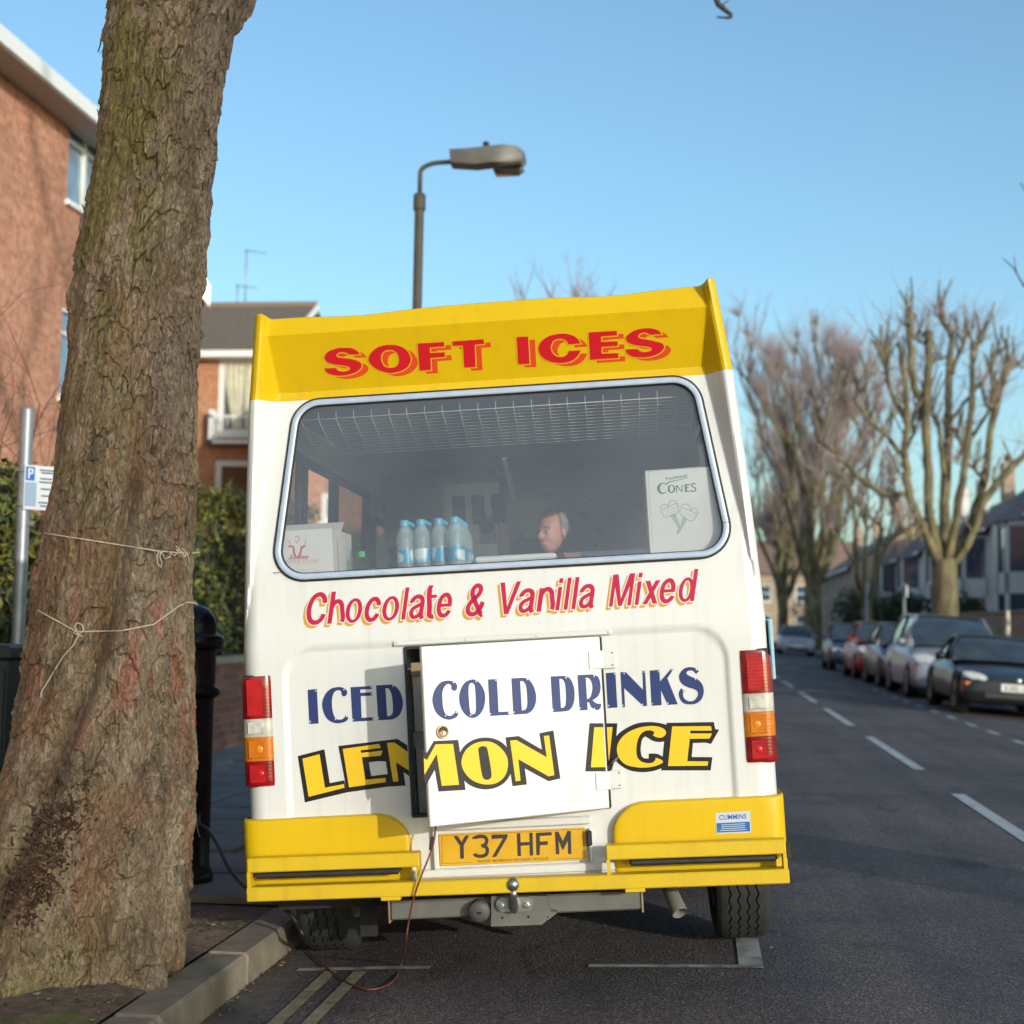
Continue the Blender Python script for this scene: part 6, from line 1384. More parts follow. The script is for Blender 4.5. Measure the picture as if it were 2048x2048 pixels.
def street_tree(name, label, x, y, H, r, seed, spread=.45, fork=.22, nl=7, fine=2, twiglen=1.6, group=None, lev=3, ntw=14, dome=None, m_tw=None):
    rn = random.Random(seed); t = empty(name, (x, y, 0), label, 'tree', group); b = MB(); tw = MB(); fz_ = H*fork
    b.tube([(0, 0, -.1), (0, 0, .4), (rn.gauss(0, .08), rn.gauss(0, .08), fz_*.6), (0, 0, fz_)], [r*1.5, r*1.05, r*.95, r], 12)
    tips = []
    upb = .07 if dome else .16
    def limb(p, d, rad, L_, lv):
        pts = [Vector(p)]; dd = Vector(d).normalized(); n = 5
        for i in range(n): dd = (dd+Vector((rn.gauss(0, .12), rn.gauss(0, .12), upb))).normalized(); pts.append(pts[-1]+dd*L_/n)
        b.tube(pts, [rad*(1-.5*i/n) for i in range(n+1)], 8 if lv == 0 else 6, cap=False)
        if lv < lev:
            for k_ in range(rn.randint(2, 3)): t_ = rn.uniform(.45, 1.0) if k_ else 1.0; i = min(n-1, int(t_*n)); limb(pts[i].lerp(pts[i+1], t_*n-i), dd*1.0+Vector((rn.gauss(0, .42), rn.gauss(0, .42), rn.uniform(.05, .5))), rad*.55, L_*rn.uniform(.55, .8), lv+1)
        if lv >= 1:
            for _ in range(ntw):
                i = rn.randrange(1, n+1); d2 = Vector((rn.gauss(0, .5), rn.gauss(0, .5), rn.uniform(.3, 1.3))).normalized(); L2 = twiglen*rn.uniform(.4, 1.1); p0 = pts[i]; p1 = p0+d2*L2*.5+Vector((rn.gauss(0, .08), rn.gauss(0, .08), .05)); p2 = p1+(d2+Vector((rn.gauss(0, .2), rn.gauss(0, .2), .35))).normalized()*L2*.5
                tw.tube([p0, p1, p2], [.022*fine, .014*fine, .005*fine], 3, cap=False)
                for _ in range(3):
                    q = p0.lerp(p1, rn.random()) if rn.random() < .4 else p1.lerp(p2, rn.random()); d3 = (d2+Vector((rn.gauss(0, .5), rn.gauss(0, .5), rn.gauss(.2, .3)))).normalized(); tw.tube([q, q+d3*L2*rn.uniform(.2, .5)], [.008*fine, .004*fine], 3, cap=False)
    for k_ in range(nl):
        a = 2*math.pi*k_/nl+rn.uniform(-.3, .3); s_ = spread*rn.uniform(.5, 1.15); limb((0, 0, fz_*rn.uniform(.8, 1.0)), (math.cos(a)*s_, math.sin(a)*s_, 1), r*rn.uniform(.42, .6), H*(1-fork)*rn.uniform(.42, .52), 0)
    if dome:                                             # a haze of long fine shoots filling a rounded crown
        cz, rx, rz, ns = dome; segs = []
        for f_ in range(0, len(b.v)-16, 97): segs.append(Vector(b.v[f_]))
        segs = [q for q in segs if q.z > fz_*1.1]
        for _ in range(ns):
            q = rn.choice(segs); d2 = Vector((q.x*.12+rn.gauss(0, .30), q.y*.12+rn.gauss(0, .30), 1)).normalized(); L2 = rn.uniform(.8, 3.6); e_ = q+d2*L2
            for _k in range(6):
                if (e_.x/rx)**2+(e_.y/rx)**2+((e_.z-cz)/rz)**2 > 1: e_ = q+(e_-q)*.75
            m_ = q.lerp(e_, .5)+Vector((rn.gauss(0, .10), rn.gauss(0, .10), 0)); tw.tube([q, m_, e_], [.016, .011, .005], 3, cap=False)
            for _k in range(2): a_ = q.lerp(e_, rn.uniform(.3, .9)); tw.tube([a_, a_+(d2+Vector((rn.gauss(0, .45), rn.gauss(0, .45), 0)))*rn.uniform(.3, 1.0)], [.008, .004], 3, cap=False)
    b.build('trunk', m_far, t); stuff(tw.build('crown', m_tw or m_twig, t)); return t
street_tree('street_tree', 'slim bare street tree between the pollarded tree and the largest one', 6.75, 63, 9.5, .22, 21, spread=.55, nl=5, fine=1.2, twiglen=1.0, ntw=8, lev=2)
street_tree('street_tree', 'tall bare street tree with a wide crown of fine purplish twigs', 6.8, 93, 19.0, .52, 22, spread=.58, fork=.20, nl=11, fine=.8, twiglen=1.8, ntw=5, dome=(10.6, 5.0, 10.6, 3600), m_tw=mat('lilac_twigs', (.42, .33, .33), (.50, .39, .38), scale=1.5, rough=.95))
street_tree('street_tree', 'bare tree whose twigs show beside the van roof over the tall one', 6.4, 118, 17, .42, 26, spread=.5, nl=7, fine=1.8, twiglen=2.0, lev=2)
street_tree('garden_tree', 'bare tree whose purplish twig tips show above the van header', -5.6, 62, 15.2, .30, 23, spread=.35, nl=6, fine=1.3, twiglen=1.7, lev=2)
# out of frame: first a tree added to shade the plane trunk, then the one shadowing the flats
t_ = street_tree('street_tree', 'unseen tree added behind us to shade the plane tree trunk', 6.50, -5.27, 13, .50, 31, spread=.40, fork=.55, nl=5, fine=.6, lev=2, ntw=2)
t_ = street_tree('street_tree', 'street tree on the opposite pavement out of frame to the right', 6.7, 1.6, 14.5, .40, 34, spread=.42, fork=.42, nl=4, fine=.6, lev=2, ntw=2)
# a drooping branch of that tree reaches into the top of the picture
bo = MB(); c0_ = at((1352, 30), Y=13.0); nd_ = [at(p, Y=13.0) for p in ((1352, 0), (1360, 12), (1372, 22), (1379, 28), (1377, 33), (1366, 33), (1352, 32))]
pts = [Vector((6.7, 5.5, 8.4)), Vector((4.6, 8.5, 9.2)), Vector((2.2, 11.5, 8.8)), at((1330, -180), Y=12.8), at((1340, -60), Y=13.0)]+nd_
bo.tube([p-Vector((6.7, 1.6, 0)) for p in curve_pts(pts, 3)], list(np.linspace(.045, .007, len(curve_pts(pts, 3)))), 5)
q = nd_[2]; bo.tube([p-Vector((6.7, 1.6, 0)) for p in (nd_[2], at((1364, 8), Y=13.02), at((1376, 0), Y=13.05))], [.010, .007, .004], 4)
pts = [Vector((6.4, 7, 6.4)), Vector((5.6, 13, 6.1)), at((2010, 560), Y=18), at((1932, 540), Y=18), at((1912, 505), Y=18), at((1892, 487), Y=18)]
bo.tube([p-Vector((6.7, 1.6, 0)) for p in pts], [.05, .035, .016, .012, .008, .005], 5)
for a in (((1918, 515), (1912, 482)), ((1932, 540), (1945, 500)), ((1925, 345), (1935, 362))): bo.tube([at(p, Y=18)-Vector((6.7, 1.6, 0)) for p in a], [.008, .004], 4)
bo.build('low_branch', mat('dark_twig', (.05, .042, .032), rough=.9), t_)

# ---- houses
m_stucco = mat('stucco', (.74, .71, .67), (.64, .61, .57), scale=1.2, detail=7, rough=.85)
m_slate = mat('slate', (.15, .125, .135), (.21, .175, .18), scale=4, detail=7, rough=.8)
m_tileR = mat('red_tiles', (.20, .12, .10), (.27, .17, .145), scale=4, detail=7, rough=.85)
m_brickC = brick_mat('stock_brick', (.36, .27, .19), (.44, .33, .24), (.38, .32, .26))
def villa(y0, y1, x0, eave, ridge, wallm, roofm, label, seed, bay=True, chim=m_stucco):
    rn = random.Random(seed); L_ = y1-y0; yc = (y0+y1)/2; h = empty('villa', (x0, yc, 0), label, 'house'); fn = lambda u, z, d: (d, yc-u-yc+0, z) if False else (d, u-yc, z)
    n = max(2, int(L_/4.2)); holes = []
    for i in range(n):
        u = y0+(i+.5)*L_/n
        for z0_ in (.9, 3.6): holes.append((u-.55, u+.55, z0_, z0_+1.75 if z0_ < 2 else z0_+1.55))
    wall_panel('wall', wallm, h, y0, y1, 0, eave, holes, fn)
    for hh in holes: window(h, *hh, fn, mull=(), transom=.5, fw=.07)
    D_ = 9.0; ro = .35
    for yy_, s_ in ((y0, -1), (y1, 1)): MB().add([(0, yy_-yc, 0), (D_, yy_-yc, 0), (D_, yy_-yc, eave), (D_/2, yy_-yc, ridge-.2), (0, yy_-yc, eave)], [[0, 1, 2, 3, 4]]).build('gable', wallm, h)
    rf = MB().add([(-ro, y0-yc-.2, eave-.15), (-ro, y1-yc+.2, eave-.15), (D_/2, y1-yc+.2, ridge), (D_/2, y0-yc-.2, ridge), (D_+ro, y0-yc-.2, eave-.15), (D_+ro, y1-yc+.2, eave-.15)], [[0, 1, 2, 3], [3, 2, 5, 4]]).build('roof', roofm, h)
    MB().box(-ro-.08, -ro+.02, y0-yc-.2, y1-yc+.2, eave-.22, eave-.10).build('gutter', m_upvc, rf)
    for t in (.06, .5, .95):
        c = y0-yc+L_*t; ch = MB().box(D_*.32, D_*.32+.55, c-.45, c+.45, eave+.5, ridge+1.0, c=.02).build('chimney', chim, rf)
        for k_ in (-.22, .05, .3): MB().lathe([(.09, ridge+1.0), (.11, ridge+1.4), (.09, ridge+1.42)], 8, Matrix.Translation((D_*.32+.27, c+k_, 0)), cap=True).build('chimney_pot', m_tileR, ch)
    if bay:
        for i in range(n):                              # two storey canted bays with pointed roofs
            if i % 2: continue
            u = y0+(i+.5)*L_/n-yc; pl_ = [(0, u-1.5), (-.95, u-.85), (-.95, u+.85), (0, u+1.5)]; b = MB()
            for (xa, ya), (xb, yb) in zip(pl_[:-1], pl_[1:]):
                for z0_, z1_ in ((0, .75), (2.65, 3.45), (5.15, eave-.35)): b.quad((xa, ya, z0_), (xb, yb, z0_), (xb, yb, z1_), (xa, ya, z1_))
                for t0, t1 in ((0, .12), (.88, 1)): b.quad((xa+(xb-xa)*t0, ya+(yb-ya)*t0, 0), (xa+(xb-xa)*t1, ya+(yb-ya)*t1, 0), (xa+(xb-xa)*t1, ya+(yb-ya)*t1, eave-.35), (xa+(xb-xa)*t0, ya+(yb-ya)*t0, eave-.35))
            by = b.build('bay', m_stucco, h)
            for z0_, z1_ in ((.75, 2.65), (3.45, 5.15)):
                for (xa, ya), (xb, yb) in zip(pl_[:-1], pl_[1:]): MB().quad((xa+.06, ya, z0_), (xb+.06, yb, z0_), (xb+.06, yb, z1_), (xa+.06, ya, z1_)).build('bay_pane', m_wg, by)
            top = (.1, u, eave+1.0); q = [(.1, u-1.65, eave-.35), (-1.1, u-.95, eave-.35), (-1.1, u+.95, eave-.35), (.1, u+1.65, eave-.35)]
            MB().add(q+[top], [[0, 1, 4], [1, 2, 4], [2, 3, 4], [0, 3, 2, 1]]).build('bay_roof', roofm, by)
    return h
villa(47, 61, 12.2, 5.7, 8.7, m_stucco, m_slate, 'pale stuccoed villa with slate roof behind the brown brick wall', 1)
villa(64.5, 78, 12.0, 5.6, 8.6, m_stucco, m_tileR, 'pale villa with reddish tiled roof behind the pollarded tree', 2, chim=m_brickC)
villa(81, 95, 11.6, 5.4, 8.2, m_stucco, m_slate, 'pale far villa with slate roof behind the slim tree', 3)
villa(98, 126, 9.6, 5.2, 8.4, m_brickC, m_tileR, 'brown brick terrace at the far end of the street', 4, bay=False, chim=m_brickC)
# ---- garden walls, shrubs
rw_ = MB().box(8.14, 8.36, 22, 52, -.05, 1.72).build('boundary_wall', brick_mat('boundary_brick', (.32, .20, .125), (.40, .27, .18), (.34, .27, .21))); tag(rw_, 'tall brown brick boundary wall behind the black car', 'wall')
MB().box(8.10, 8.40, 22, 52, 1.72, 1.80, c=.015).build('coping', mat('wall_coping', (.30, .24, .18), rough=.9), rw_)
rw2 = MB().box(8.14, 8.34, 53.5, 120, -.05, .9).build('boundary_wall', brick_mat('boundary_brick2', (.22, .14, .09), (.29, .19, .13), (.24, .19, .15))); tag(rw2, 'low brick boundary wall in front of the far villas', 'wall')
def shrub(name, label, x, y, r, h, n, seed, ms=None):
    rn = random.Random(seed); s_ = empty(name, (x, y, 0), label, 'shrub')
    lob = [(rn.uniform(-.4, .4)*r, rn.uniform(-.4, .4)*r, rn.uniform(.4, .75)*h, rn.uniform(.45, .7)*r) for _ in range(7)]
    def smp(q):
        cx_, cy_, cz_, rr_ = q.choice(lob); d = Vector((q.gauss(0, 1), q.gauss(0, 1), q.gauss(0, 1))).normalized(); return Vector((cx_, cy_, cz_))+Vector((d.x*rr_, d.y*rr_, d.z*rr_*h/r*.55))*(1-abs(q.gauss(0, .15))), d, None
    stuff(leaf_obj('foliage', leaves(n, smp, .11, rn, wts=(4, 1, 0, 4)), m_leaf, s_))
    MB().tube([(0, 0, -.05), (.05, 0, h*.35), (0, .05, h*.6)], [.07, .05, .02], 6).build('stem', m_far, s_); return s_
shrub('shrub', 'dark evergreen shrub in a front garden behind the blue car', 9.6, 70, 1.7, 3.0, 2600, 1); shrub('shrub', 'dark evergreen shrub in the garden left of the pollarded trunk', 9.3, 56, 1.3, 2.6, 2200, 2); shrub('shrub', 'dark bushy shrub beside the tallest tree', 9.5, 92, 2.2, 3.6, 2600, 3); shrub('shrub', 'low dark shrub at the foot of the boundary wall', 7.75, 29.5, .7, 1.15, 1500, 4)
# ---- posts on the right pavement
for px_, y0_, lab in ((1770, 1088, 'plain grey sign post beside the pollarded trunk'), (1706, 1100, 'plain grey sign post behind the silver car'), (1635, 1098, 'plain grey sign post behind the red car')):
    d = ray((px_*PV, 1150*PV)); Yp = 6.45/d[0]*d[1]; t_p = at((px_, y0_), Y=Yp); p_ = empty('sign_post', (6.45, Yp, -.02), lab, 'post')
    MB().lathe([(.045, 0), (.045, t_p.z), (.0001, t_p.z+.01)], 10).build('pole', m_galv, p_); MB().box(-.02, .02, -.26, .02, t_p.z-.42, t_p.z-.06, M=Matrix.Rotation(.2, 4, 'Z')).build('sign_back', m_galv, p_)
Yp = 33.0; t_p = at((1901, 1152), Y=Yp); p_ = empty('white_post', (t_p.x, Yp, -.02), 'slim pale post in front of the brown brick wall', 'post')
MB().lathe([(.05, 0), (.05, t_p.z-.12), (.042, t_p.z-.08), (.042, t_p.z), (.0001, t_p.z+.03)], 12).build('pole', mat('post_cream', (.62, .52, .40), rough=.6), p_); MB().lathe([(.052, t_p.z-.3), (.054, t_p.z-.29), (.054, t_p.z-.16), (.052, t_p.z-.15)], 12).build('band', mat('post_band', (.3, .25, .2), rough=.6), p_)

# ---- parked cars
m_cg = mat('car_glass', (.05, .065, .075), (.03, .04, .05), scale=3, rough=.06, spec=.9); m_ctr = mat('car_trim', (.012, .012, .013), rough=.5); m_hl = mat('headlamp', (.62, .64, .66), (.45, .47, .50), scale=14, rough=.12, coat=.8); m_pl = mat('front_plate', (.68, .68, .66), rough=.4)
m_am = mat('indicator', (.55, .16, .03), rough=.3)
m_ctyre = mat('car_tyre', (.016, .016, .016), rough=.8); m_alloy = mat('alloy', (.42, .42, .43), rough=.35, metal=.8)
def car(label, color, x, yfront, Lc, W, H, belt, bon, ws0, ws1, rear0, rear1, nose=.62, kind='hatch', metal=.4, plate='', hl=(.50, .20, .62, .17)):
    """front faces -Y. belt: shoulder height, bon: bonnet height, ws0/ws1: windscreen base/top, rear0/rear1: back window top/base (fractions of length)"""
    slope = -.02*(x-CROWN); zc = zroad(x); Mx = Matrix.Translation((x, yfront, zc)) @ Matrix.Rotation(math.atan(-slope), 4, 'Y')
    c = empty('parked_car', label=label, cat='car', group=None, Mx=Mx); hw_ = W/2
    pm_ = mat('paint_'+label.split()[0]+str(int(yfront)), color, rough=.4, metal=metal*.3, coat=.3)
    b = MB(); st = [(0.0, .80, .30, nose*.86), (.012, .90, .22, nose), (.05, .97, .19, nose+.05), (.14, .995, .18, bon-.03), (ws0-.03, 1.0, .18, bon), (ws0+.04, 1.0, .18, belt), (.5, 1.0, .18, belt), (rear1-.04, 1.0, .18, belt+.02), (min(rear1+.04, .96), .99, .19, belt), (.97, .96, .22, belt-.04), (1.0, .86, .30, belt-.14)]
    L_ = []
    for t, k_, zs, zt in st:
        h = hw_*k_; rowp = []
        for xx, zz_ in ((.0, zs), (.88, zs), (.97, zs+.06), (1.0, zs+(zt-zs)*.35), (.995, zs+(zt-zs)*.62), (.96, zt-.09), (.90, zt-.025), (.78, zt), (.40, zt+.025), (0, zt+.035)): rowp.append((xx*h, zz_))
        full = [(-a, z) for a, z in rowp[::-1][1:-1]]; cyc = rowp+full
        L_.append([Vector((a, t*Lc, z)) for a, z in cyc])
    b.rings(L_).add(L_[0], [list(range(len(L_[0])))[::-1]]).add(L_[-1], [list(range(len(L_[-1])))]); body_ = b.build('body', pm_, c, sharp=38)
    # glasshouse
    gl = []; rp = []
    for t, wk, rz in ((ws0, .90, belt+.01), (ws0+(ws1-ws0)*.5, .86, (belt+H)/2+.02), (ws1, .80, H-.035), ((ws1+rear0)/2, .80, H-.005), (rear0, .78, H-.045), ((rear0+rear1)/2, .82, (belt+H)/2), (rear1, .86, belt+.02)):
        base_w = .90*hw_; rw_k = wk*hw_ if rz < H-.1 else .72*hw_; topw = base_w+(rw_k-base_w)*1.0
        gl.append([Vector((-base_w, t*Lc, belt-.02)), Vector((-(base_w+topw)/2-.01, t*Lc, (belt+rz)/2)), Vector((-topw, t*Lc, rz-.02)), Vector((-topw*.85, t*Lc, rz+.012)), Vector((0, t*Lc, rz+.03)), Vector((topw*.85, t*Lc, rz+.012)), Vector((topw, t*Lc, rz-.02)), Vector(((base_w+topw)/2+.01, t*Lc, (belt+rz)/2)), Vector((base_w, t*Lc, belt-.02))])
    MB().rings(gl, close=False).build('glasshouse', m_cg, c, sharp=40)
    MB().rings([[p+Vector((0, 0, .012)) for p in r_[2:7]] for r_ in gl[2:5]], close=False).build('roof', pm_ if kind != 'soft' else m_ctr, c)
    for s_ in (0, 1):
        i = 2 if s_ == 0 else 6; j = 0 if s_ == 0 else 8
        MB().tube([gl[0][j]+Vector((0, 0, .01)), gl[1][1 if s_ == 0 else 7]*.5+gl[1][i]*.5, gl[2][i]+Vector((0, 0, .01)), gl[3][i]+Vector((0, 0, .01)), gl[4][i]+Vector((0, 0, .01)), gl[6][j]], .035, 6).build('roof_pillar', pm_, c)
        m3 = gl[3]; MB().tube([m3[j]+Vector((0, 0, .02)), m3[1 if s_ == 0 else 7], m3[i]], .03, 5).build('door_pillar', m_ctr, c)
        sx = -1 if s_ == 0 else 1
        mi = MB().sphere((sx*(hw_+.07), (ws0+.07)*Lc, belt+.06), .10, 10, 7, .95, .65, .68).build('door_mirror', pm_ if kind != 'soft' else m_ctr, c)
        hx, hz, hwid, hh = hl[0]*W*.5+.0, hl[2], hl[1]*W, hl[3]
        cx_ = sx*(hw_*.97-hwid*.55); y_ = .045*Lc
        pts = []
        for a in np.linspace(0, 2*math.pi, 14, endpoint=False): pts.append((cx_+math.cos(a)*hwid*.5*(1.0 if math.cos(a)*sx < 0 else 1.1), hz+math.sin(a)*hh*.5+math.cos(a)*sx*.03))
        yb = lambda p: .012*Lc+ (abs(p[0])/hw_)**4*.13
        hlm = MB().prism(pts, lambda p: (p[0], yb(p)-.035, p[1]), lambda p: (p[0], yb(p)+.12, p[1])).build('headlight', m_hl, c)
        MB().box(cx_+sx*hwid*.28-.05, cx_+sx*hwid*.28+.05, .012*Lc-.0, .07, hz-hh*.75-.05, hz-hh*.75).build('indicator', m_am, c)
        MB().sphere((cx_*.92, .012*Lc-.005, hz-.30), .055, 10, 6, 1, .4, 1).build('fog_lamp', m_hl, c)
    MB().box(-.30*W, .30*W, -.012, .05, .27, .38, c=.02).build('lower_grille', m_ctr, c)
    if kind != 'soft': MB().box(-.22*W, .22*W, .004*Lc-.012, .06, nose-.12, nose-.02, c=.02).build('grille', m_ctr, c)
    MB().box(-.26, .26, -.022, -.008, .395, .51, c=.004).build('number_plate', m_pl, c)
    if plate:
        Lw, Fw = word_mesh(plate, .012); x0_, x1_ = Lw[:, 0].min(), Lw[:, 0].max(); hh_ = Lw[:, 1].max()
        MB().add([(-.225+(a-x0_)/(x1_-x0_)*.45, -.0235, .415+q/hh_*.075) for a, q in Lw], Fw).build('plate_text', m_ctr, c)
    MB().sphere((0, .004, nose+.005), .045, 10, 6, 1, .35, 1).build('badge', m_alloy, c)
    rw__ = .31
    for yy_ in (.17*Lc, .80*Lc):
        for sx in (-1, 1):
            Mw = Matrix.Translation((sx*(hw_-.10), yy_, rw__)) @ Matrix.Rotation(R(90)*sx, 4, 'Y')
            wh_ = MB().lathe([(.0001, .045), (.06, .05), (.19, .065), (.205, .095), (.205, -.09)], 20, Mw).build('wheel', m_alloy, c)
            MB().lathe([(.205, -.10), (.29, -.105), (rw__, -.08), (rw__, .08), (.29, .105), (.205, .10)], 24, Mw).build('tyre', m_ctyre, wh_)
            MB().lathe([(.001, .075), (rw__+.055, .075), (rw__+.055, .101), (rw__+.02, .103)], 24, Mw).build('wheel_arch', m_ctr, c)
    return c
car('black low roadster with soft top parked nearest on the far kerb', (.010, .011, .014), 4.80, 23.9, 3.95, 1.68, 1.22, .80, .74, .36, .49, .66, .80, nose=.56, kind='soft', plate='X382 LVC', hl=(.5, .20, .60, .12), metal=.3)
car('silver people carrier parked behind the black roadster', (.30, .31, .36), 4.80, 29.0, 4.3, 1.78, 1.60, .98, .90, .20, .40, .88, .97, nose=.70, plate='LN05 XKV', hl=(.5, .24, .74, .22), metal=.7)
car('dark blue grey hatchback between the silver and red cars', (.030, .034, .045), 4.82, 34.2, 4.0, 1.70, 1.45, .93, .86, .26, .43, .84, .96, nose=.66, plate='RV02 TEO')
car('red hatchback parked behind the dark one', (.26, .012, .02), 4.80, 39.4, 4.0, 1.70, 1.48, .94, .86, .25, .43, .85, .96, nose=.66, plate='KP04 UDN', hl=(.5, .26, .76, .20))
car('navy blue hatchback at the far end of the parked row', (.018, .028, .075), 4.82, 47.2, 3.9, 1.68, 1.46, .93, .86, .25, .43, .86, .97, nose=.66, plate='S917 GYH')
car('pale silver saloon far down the street by the tallest tree', (.36, .38, .42), 4.7, 74, 4.3, 1.72, 1.42, .92, .86, .30, .45, .72, .86, nose=.64)

# ---- the end of the street: a terrace across the bend, and trees in front of it
def far_row(x0, x1, y, h, ridge, label, seed, wallm, roofm):
    r_ = empty('far_house', ((x0+x1)/2, y, 0), label, 'house'); xc = (x0+x1)/2; fn = lambda u, z, d: (u-xc, d, z); n = int((x1-x0)/3.2); holes = []
    for i in range(n):
        u = x0+(i+.5)*(x1-x0)/n
        for z0_ in (.9, 3.7): holes.append((u-.6, u+.6, z0_, z0_+1.6))
    wall_panel('wall', wallm, r_, x0, x1, 0, h, holes, fn)
    for hh in holes: window(r_, *hh, fn, mull=(), transom=.5, fw=.09)
    rf_ = MB().add([(x0-xc-.3, -.4, h-.1), (x1-xc+.3, -.4, h-.1), (x1-xc+.3, 4.5, ridge), (x0-xc-.3, 4.5, ridge)], [[0, 1, 2, 3]]).build('roof', roofm, r_)
    for t in (.25, .75): MB().box(x0-xc+(x1-x0)*t-.4, x0-xc+(x1-x0)*t+.4, 4.0, 4.9, ridge-.6, ridge+1.2).build('chimney', m_brickC, rf_)
far_row(-12, 4, 150, 6.2, 9.6, 'pale terrace closing the street behind the van', 1, m_stucco, m_slate); far_row(4.5, 15, 147, 6.4, 9.8, 'sunlit brown brick houses closing the far end of the street', 2, m_brickC, m_tileR); far_row(15.5, 32, 152, 6.0, 9.2, 'pale row of houses at the far right end', 3, m_stucco, m_slate)
street_tree('street_tree', 'bare tree in front of the houses closing the street', 7.2, 134, 13, .3, 41, spread=.5, nl=7, fine=2.0, twiglen=2.0, lev=2, ntw=18)
shrub('shrub', 'wide dark hedge bush at the end of the street', 10.5, 128, 3.5, 4.0, 2600, 9)

# ---- the left side of the street further on
def left_row(y0, y1, x1, h, ridge, label, wallm, roofm):
    yc = (y0+y1)/2; r_ = empty('left_house', (x1, yc, 0), label, 'house'); fn = lambda u, z, d: (-d, u-yc, z); n = int((y1-y0)/3.6); holes = []
    for i in range(n):
        u = y0+(i+.5)*(y1-y0)/n
        for z0_ in (.9, 3.7): holes.append((u-.6, u+.6, z0_, z0_+1.6))
    wall_panel('wall', wallm, r_, y0, y1, 0, h, holes, fn)
    for hh in holes: window(r_, *hh, fn, mull=(), transom=.5, fw=.09)
    MB().add([(.4, y0-yc, h-.1), (.4, y1-yc, h-.1), (-4, y1-yc, ridge), (-4, y0-yc, ridge), (-8, y0-yc, h), (-8, y1-yc, h)], [[0, 1, 2, 3], [3, 2, 5, 4]]).build('roof', roofm, r_)
    for y_ in (y0, y1): MB().add([(0, y_-yc, 0), (-8, y_-yc, 0), (-8, y_-yc, h), (-4, y_-yc, ridge-.1), (0, y_-yc, h)], [[0, 1, 2, 3, 4]]).build('gable', wallm, r_)
left_row(47, 80, -8.6, 6.0, 8.6, 'brick terrace on the left pavement hidden beyond the van', m_brickB, m_tile); left_row(84, 140, -8.2, 6.0, 8.8, 'pale terrace further along the left pavement beyond the van', m_stucco, m_slate)
hedge('far_hedge', 'clipped garden hedge along the left pavement beyond the van', -5.4, -4.62, 32, 46, lambda y: 1.7, 5000, 6, .09)
# ================================================================== what stands inside the van
def vpt(px, y): return vcut(px, (0, y, 0), (0, 1, 0))
def inside(name, loc, label, cat, group=None, rz=0.0): return empty(name, Mx=VM @ Matrix.Translation(loc) @ Matrix.Rotation(rz, 4, 'Z'), label=label, cat=cat, group=group)
CT = 1.467
m_card = mat('white_card', (.70, .69, .66), (.64, .63, .60), scale=5, rough=.75)
zB = zoomer(550, 1040, 170)
# carton of waffle cones, on the left
e0_ = vpt(zB((1320, 1190)), .085); tr_ = vpt(zB((1310, 185)), .085); ux = (e0_.x+tr_.x)/2; far = vcut(zB((1735, 440)), (ux, 0, 0), (1, 0, 0)); dpt = min(max(far.y, .25), .55)
bx = inside('waffle_cone_box', (ux-.16, .085, CT), 'open white card box printed with red cones, left in the rear window', 'box'); HB = tr_.z-CT
b = MB(); t_ = .004
b.box(-.16, .16, 0, t_, 0, HB); b.box(-.16, .16, dpt-.085-t_, dpt-.085, 0, HB); b.box(-.16, -.16+t_, t_, dpt-.085-t_, 0, HB); b.box(.16-t_, .16, t_, dpt-.085-t_, 0, HB); b.box(-.16+t_, .16-t_, t_, dpt-.085-t_, 0, t_)
b.build('carton', m_card, bx)
MB().box(-.158, .158, -.0, .003, 0, .09, M=Matrix.Translation((0, .20, HB)) @ Matrix.Rotation(R(-62), 4, 'X')).build('flap', m_card, bx)
IV = (VM @ Matrix.Translation((ux-.16, .085, CT))).inverted()
class Print(Letters):
    """flat print on a thing standing in the van: van frame -> the thing's own frame"""
    def __init__(s, off): super().__init__(); s.off = Vector(off)
    def done(s, name, mats, parent, label=None):
        mb_ = s.mb; mb_.v = [tuple(Vector(p)-s.off) for p in mb_.v]; o = mb_.build(name, mats, parent, recalc=False)
        if label: o['label'] = label
        return o
m_pr, m_pp = pm('print_red', (.50, .10, .07)), pm('print_pink', (.62, .36, .30)); PXf = (Vector((0, .085, 0)), Vector((0, 1, 0)))
L = Print((ux-.16, .085, CT))
for t, wd, ix in (('330,610 400,600 440,760 470,860', 46, 0), ('690,600 620,620 580,740 550,860', 46, 0), ('300,610 440,600', 24, 0), ('570,610 710,600', 24, 0), ('320,470 350,540 380,600', 26, 1), ('700,430 690,520 680,600', 26, 1), ('455,420 500,365 550,420 530,490 490,500 460,450', 30, 1), ('500,500 510,530', 30, 1)):
    L.put([ribbon(t, wd)], zB, PXf, .0006, ix)
put_word(L, 'Softee', (300, 895), (735, 878), (60, -105), zB, PXf, .0012, 0, .02)
put_word(L, 'WAFFLE CONE', (90, 992), (1000, 965), (0, -78), zB, PXf, .0010, 1, .008)
for a, y_ in (((130, 1000), 1015), ((300, 960), 1120), ((330, 1190), 1150), ((320, 800), 1185)): L.put([[Vector((a[0], y_+8)), Vector((a[1], y_-8)), Vector((a[1], y_-2)), Vector((a[0], y_+14))]], zB, PXf, .0008, 1)
L.done('front_print', [m_pr, m_pp], bx)
PXs = (Vector((ux, 0, 0)), Vector((1, 0, 0)))
sd_ = MB(); sd_.box(.1601, .1606, .09, .115, .05, HB*.72); sd_.box(.1601, .1606, .085, .12, .03, .06); sd_.box(.1601, .1606, .095, .11, HB*.72, HB*.86); sd_.build('side_print', m_pp, bx)
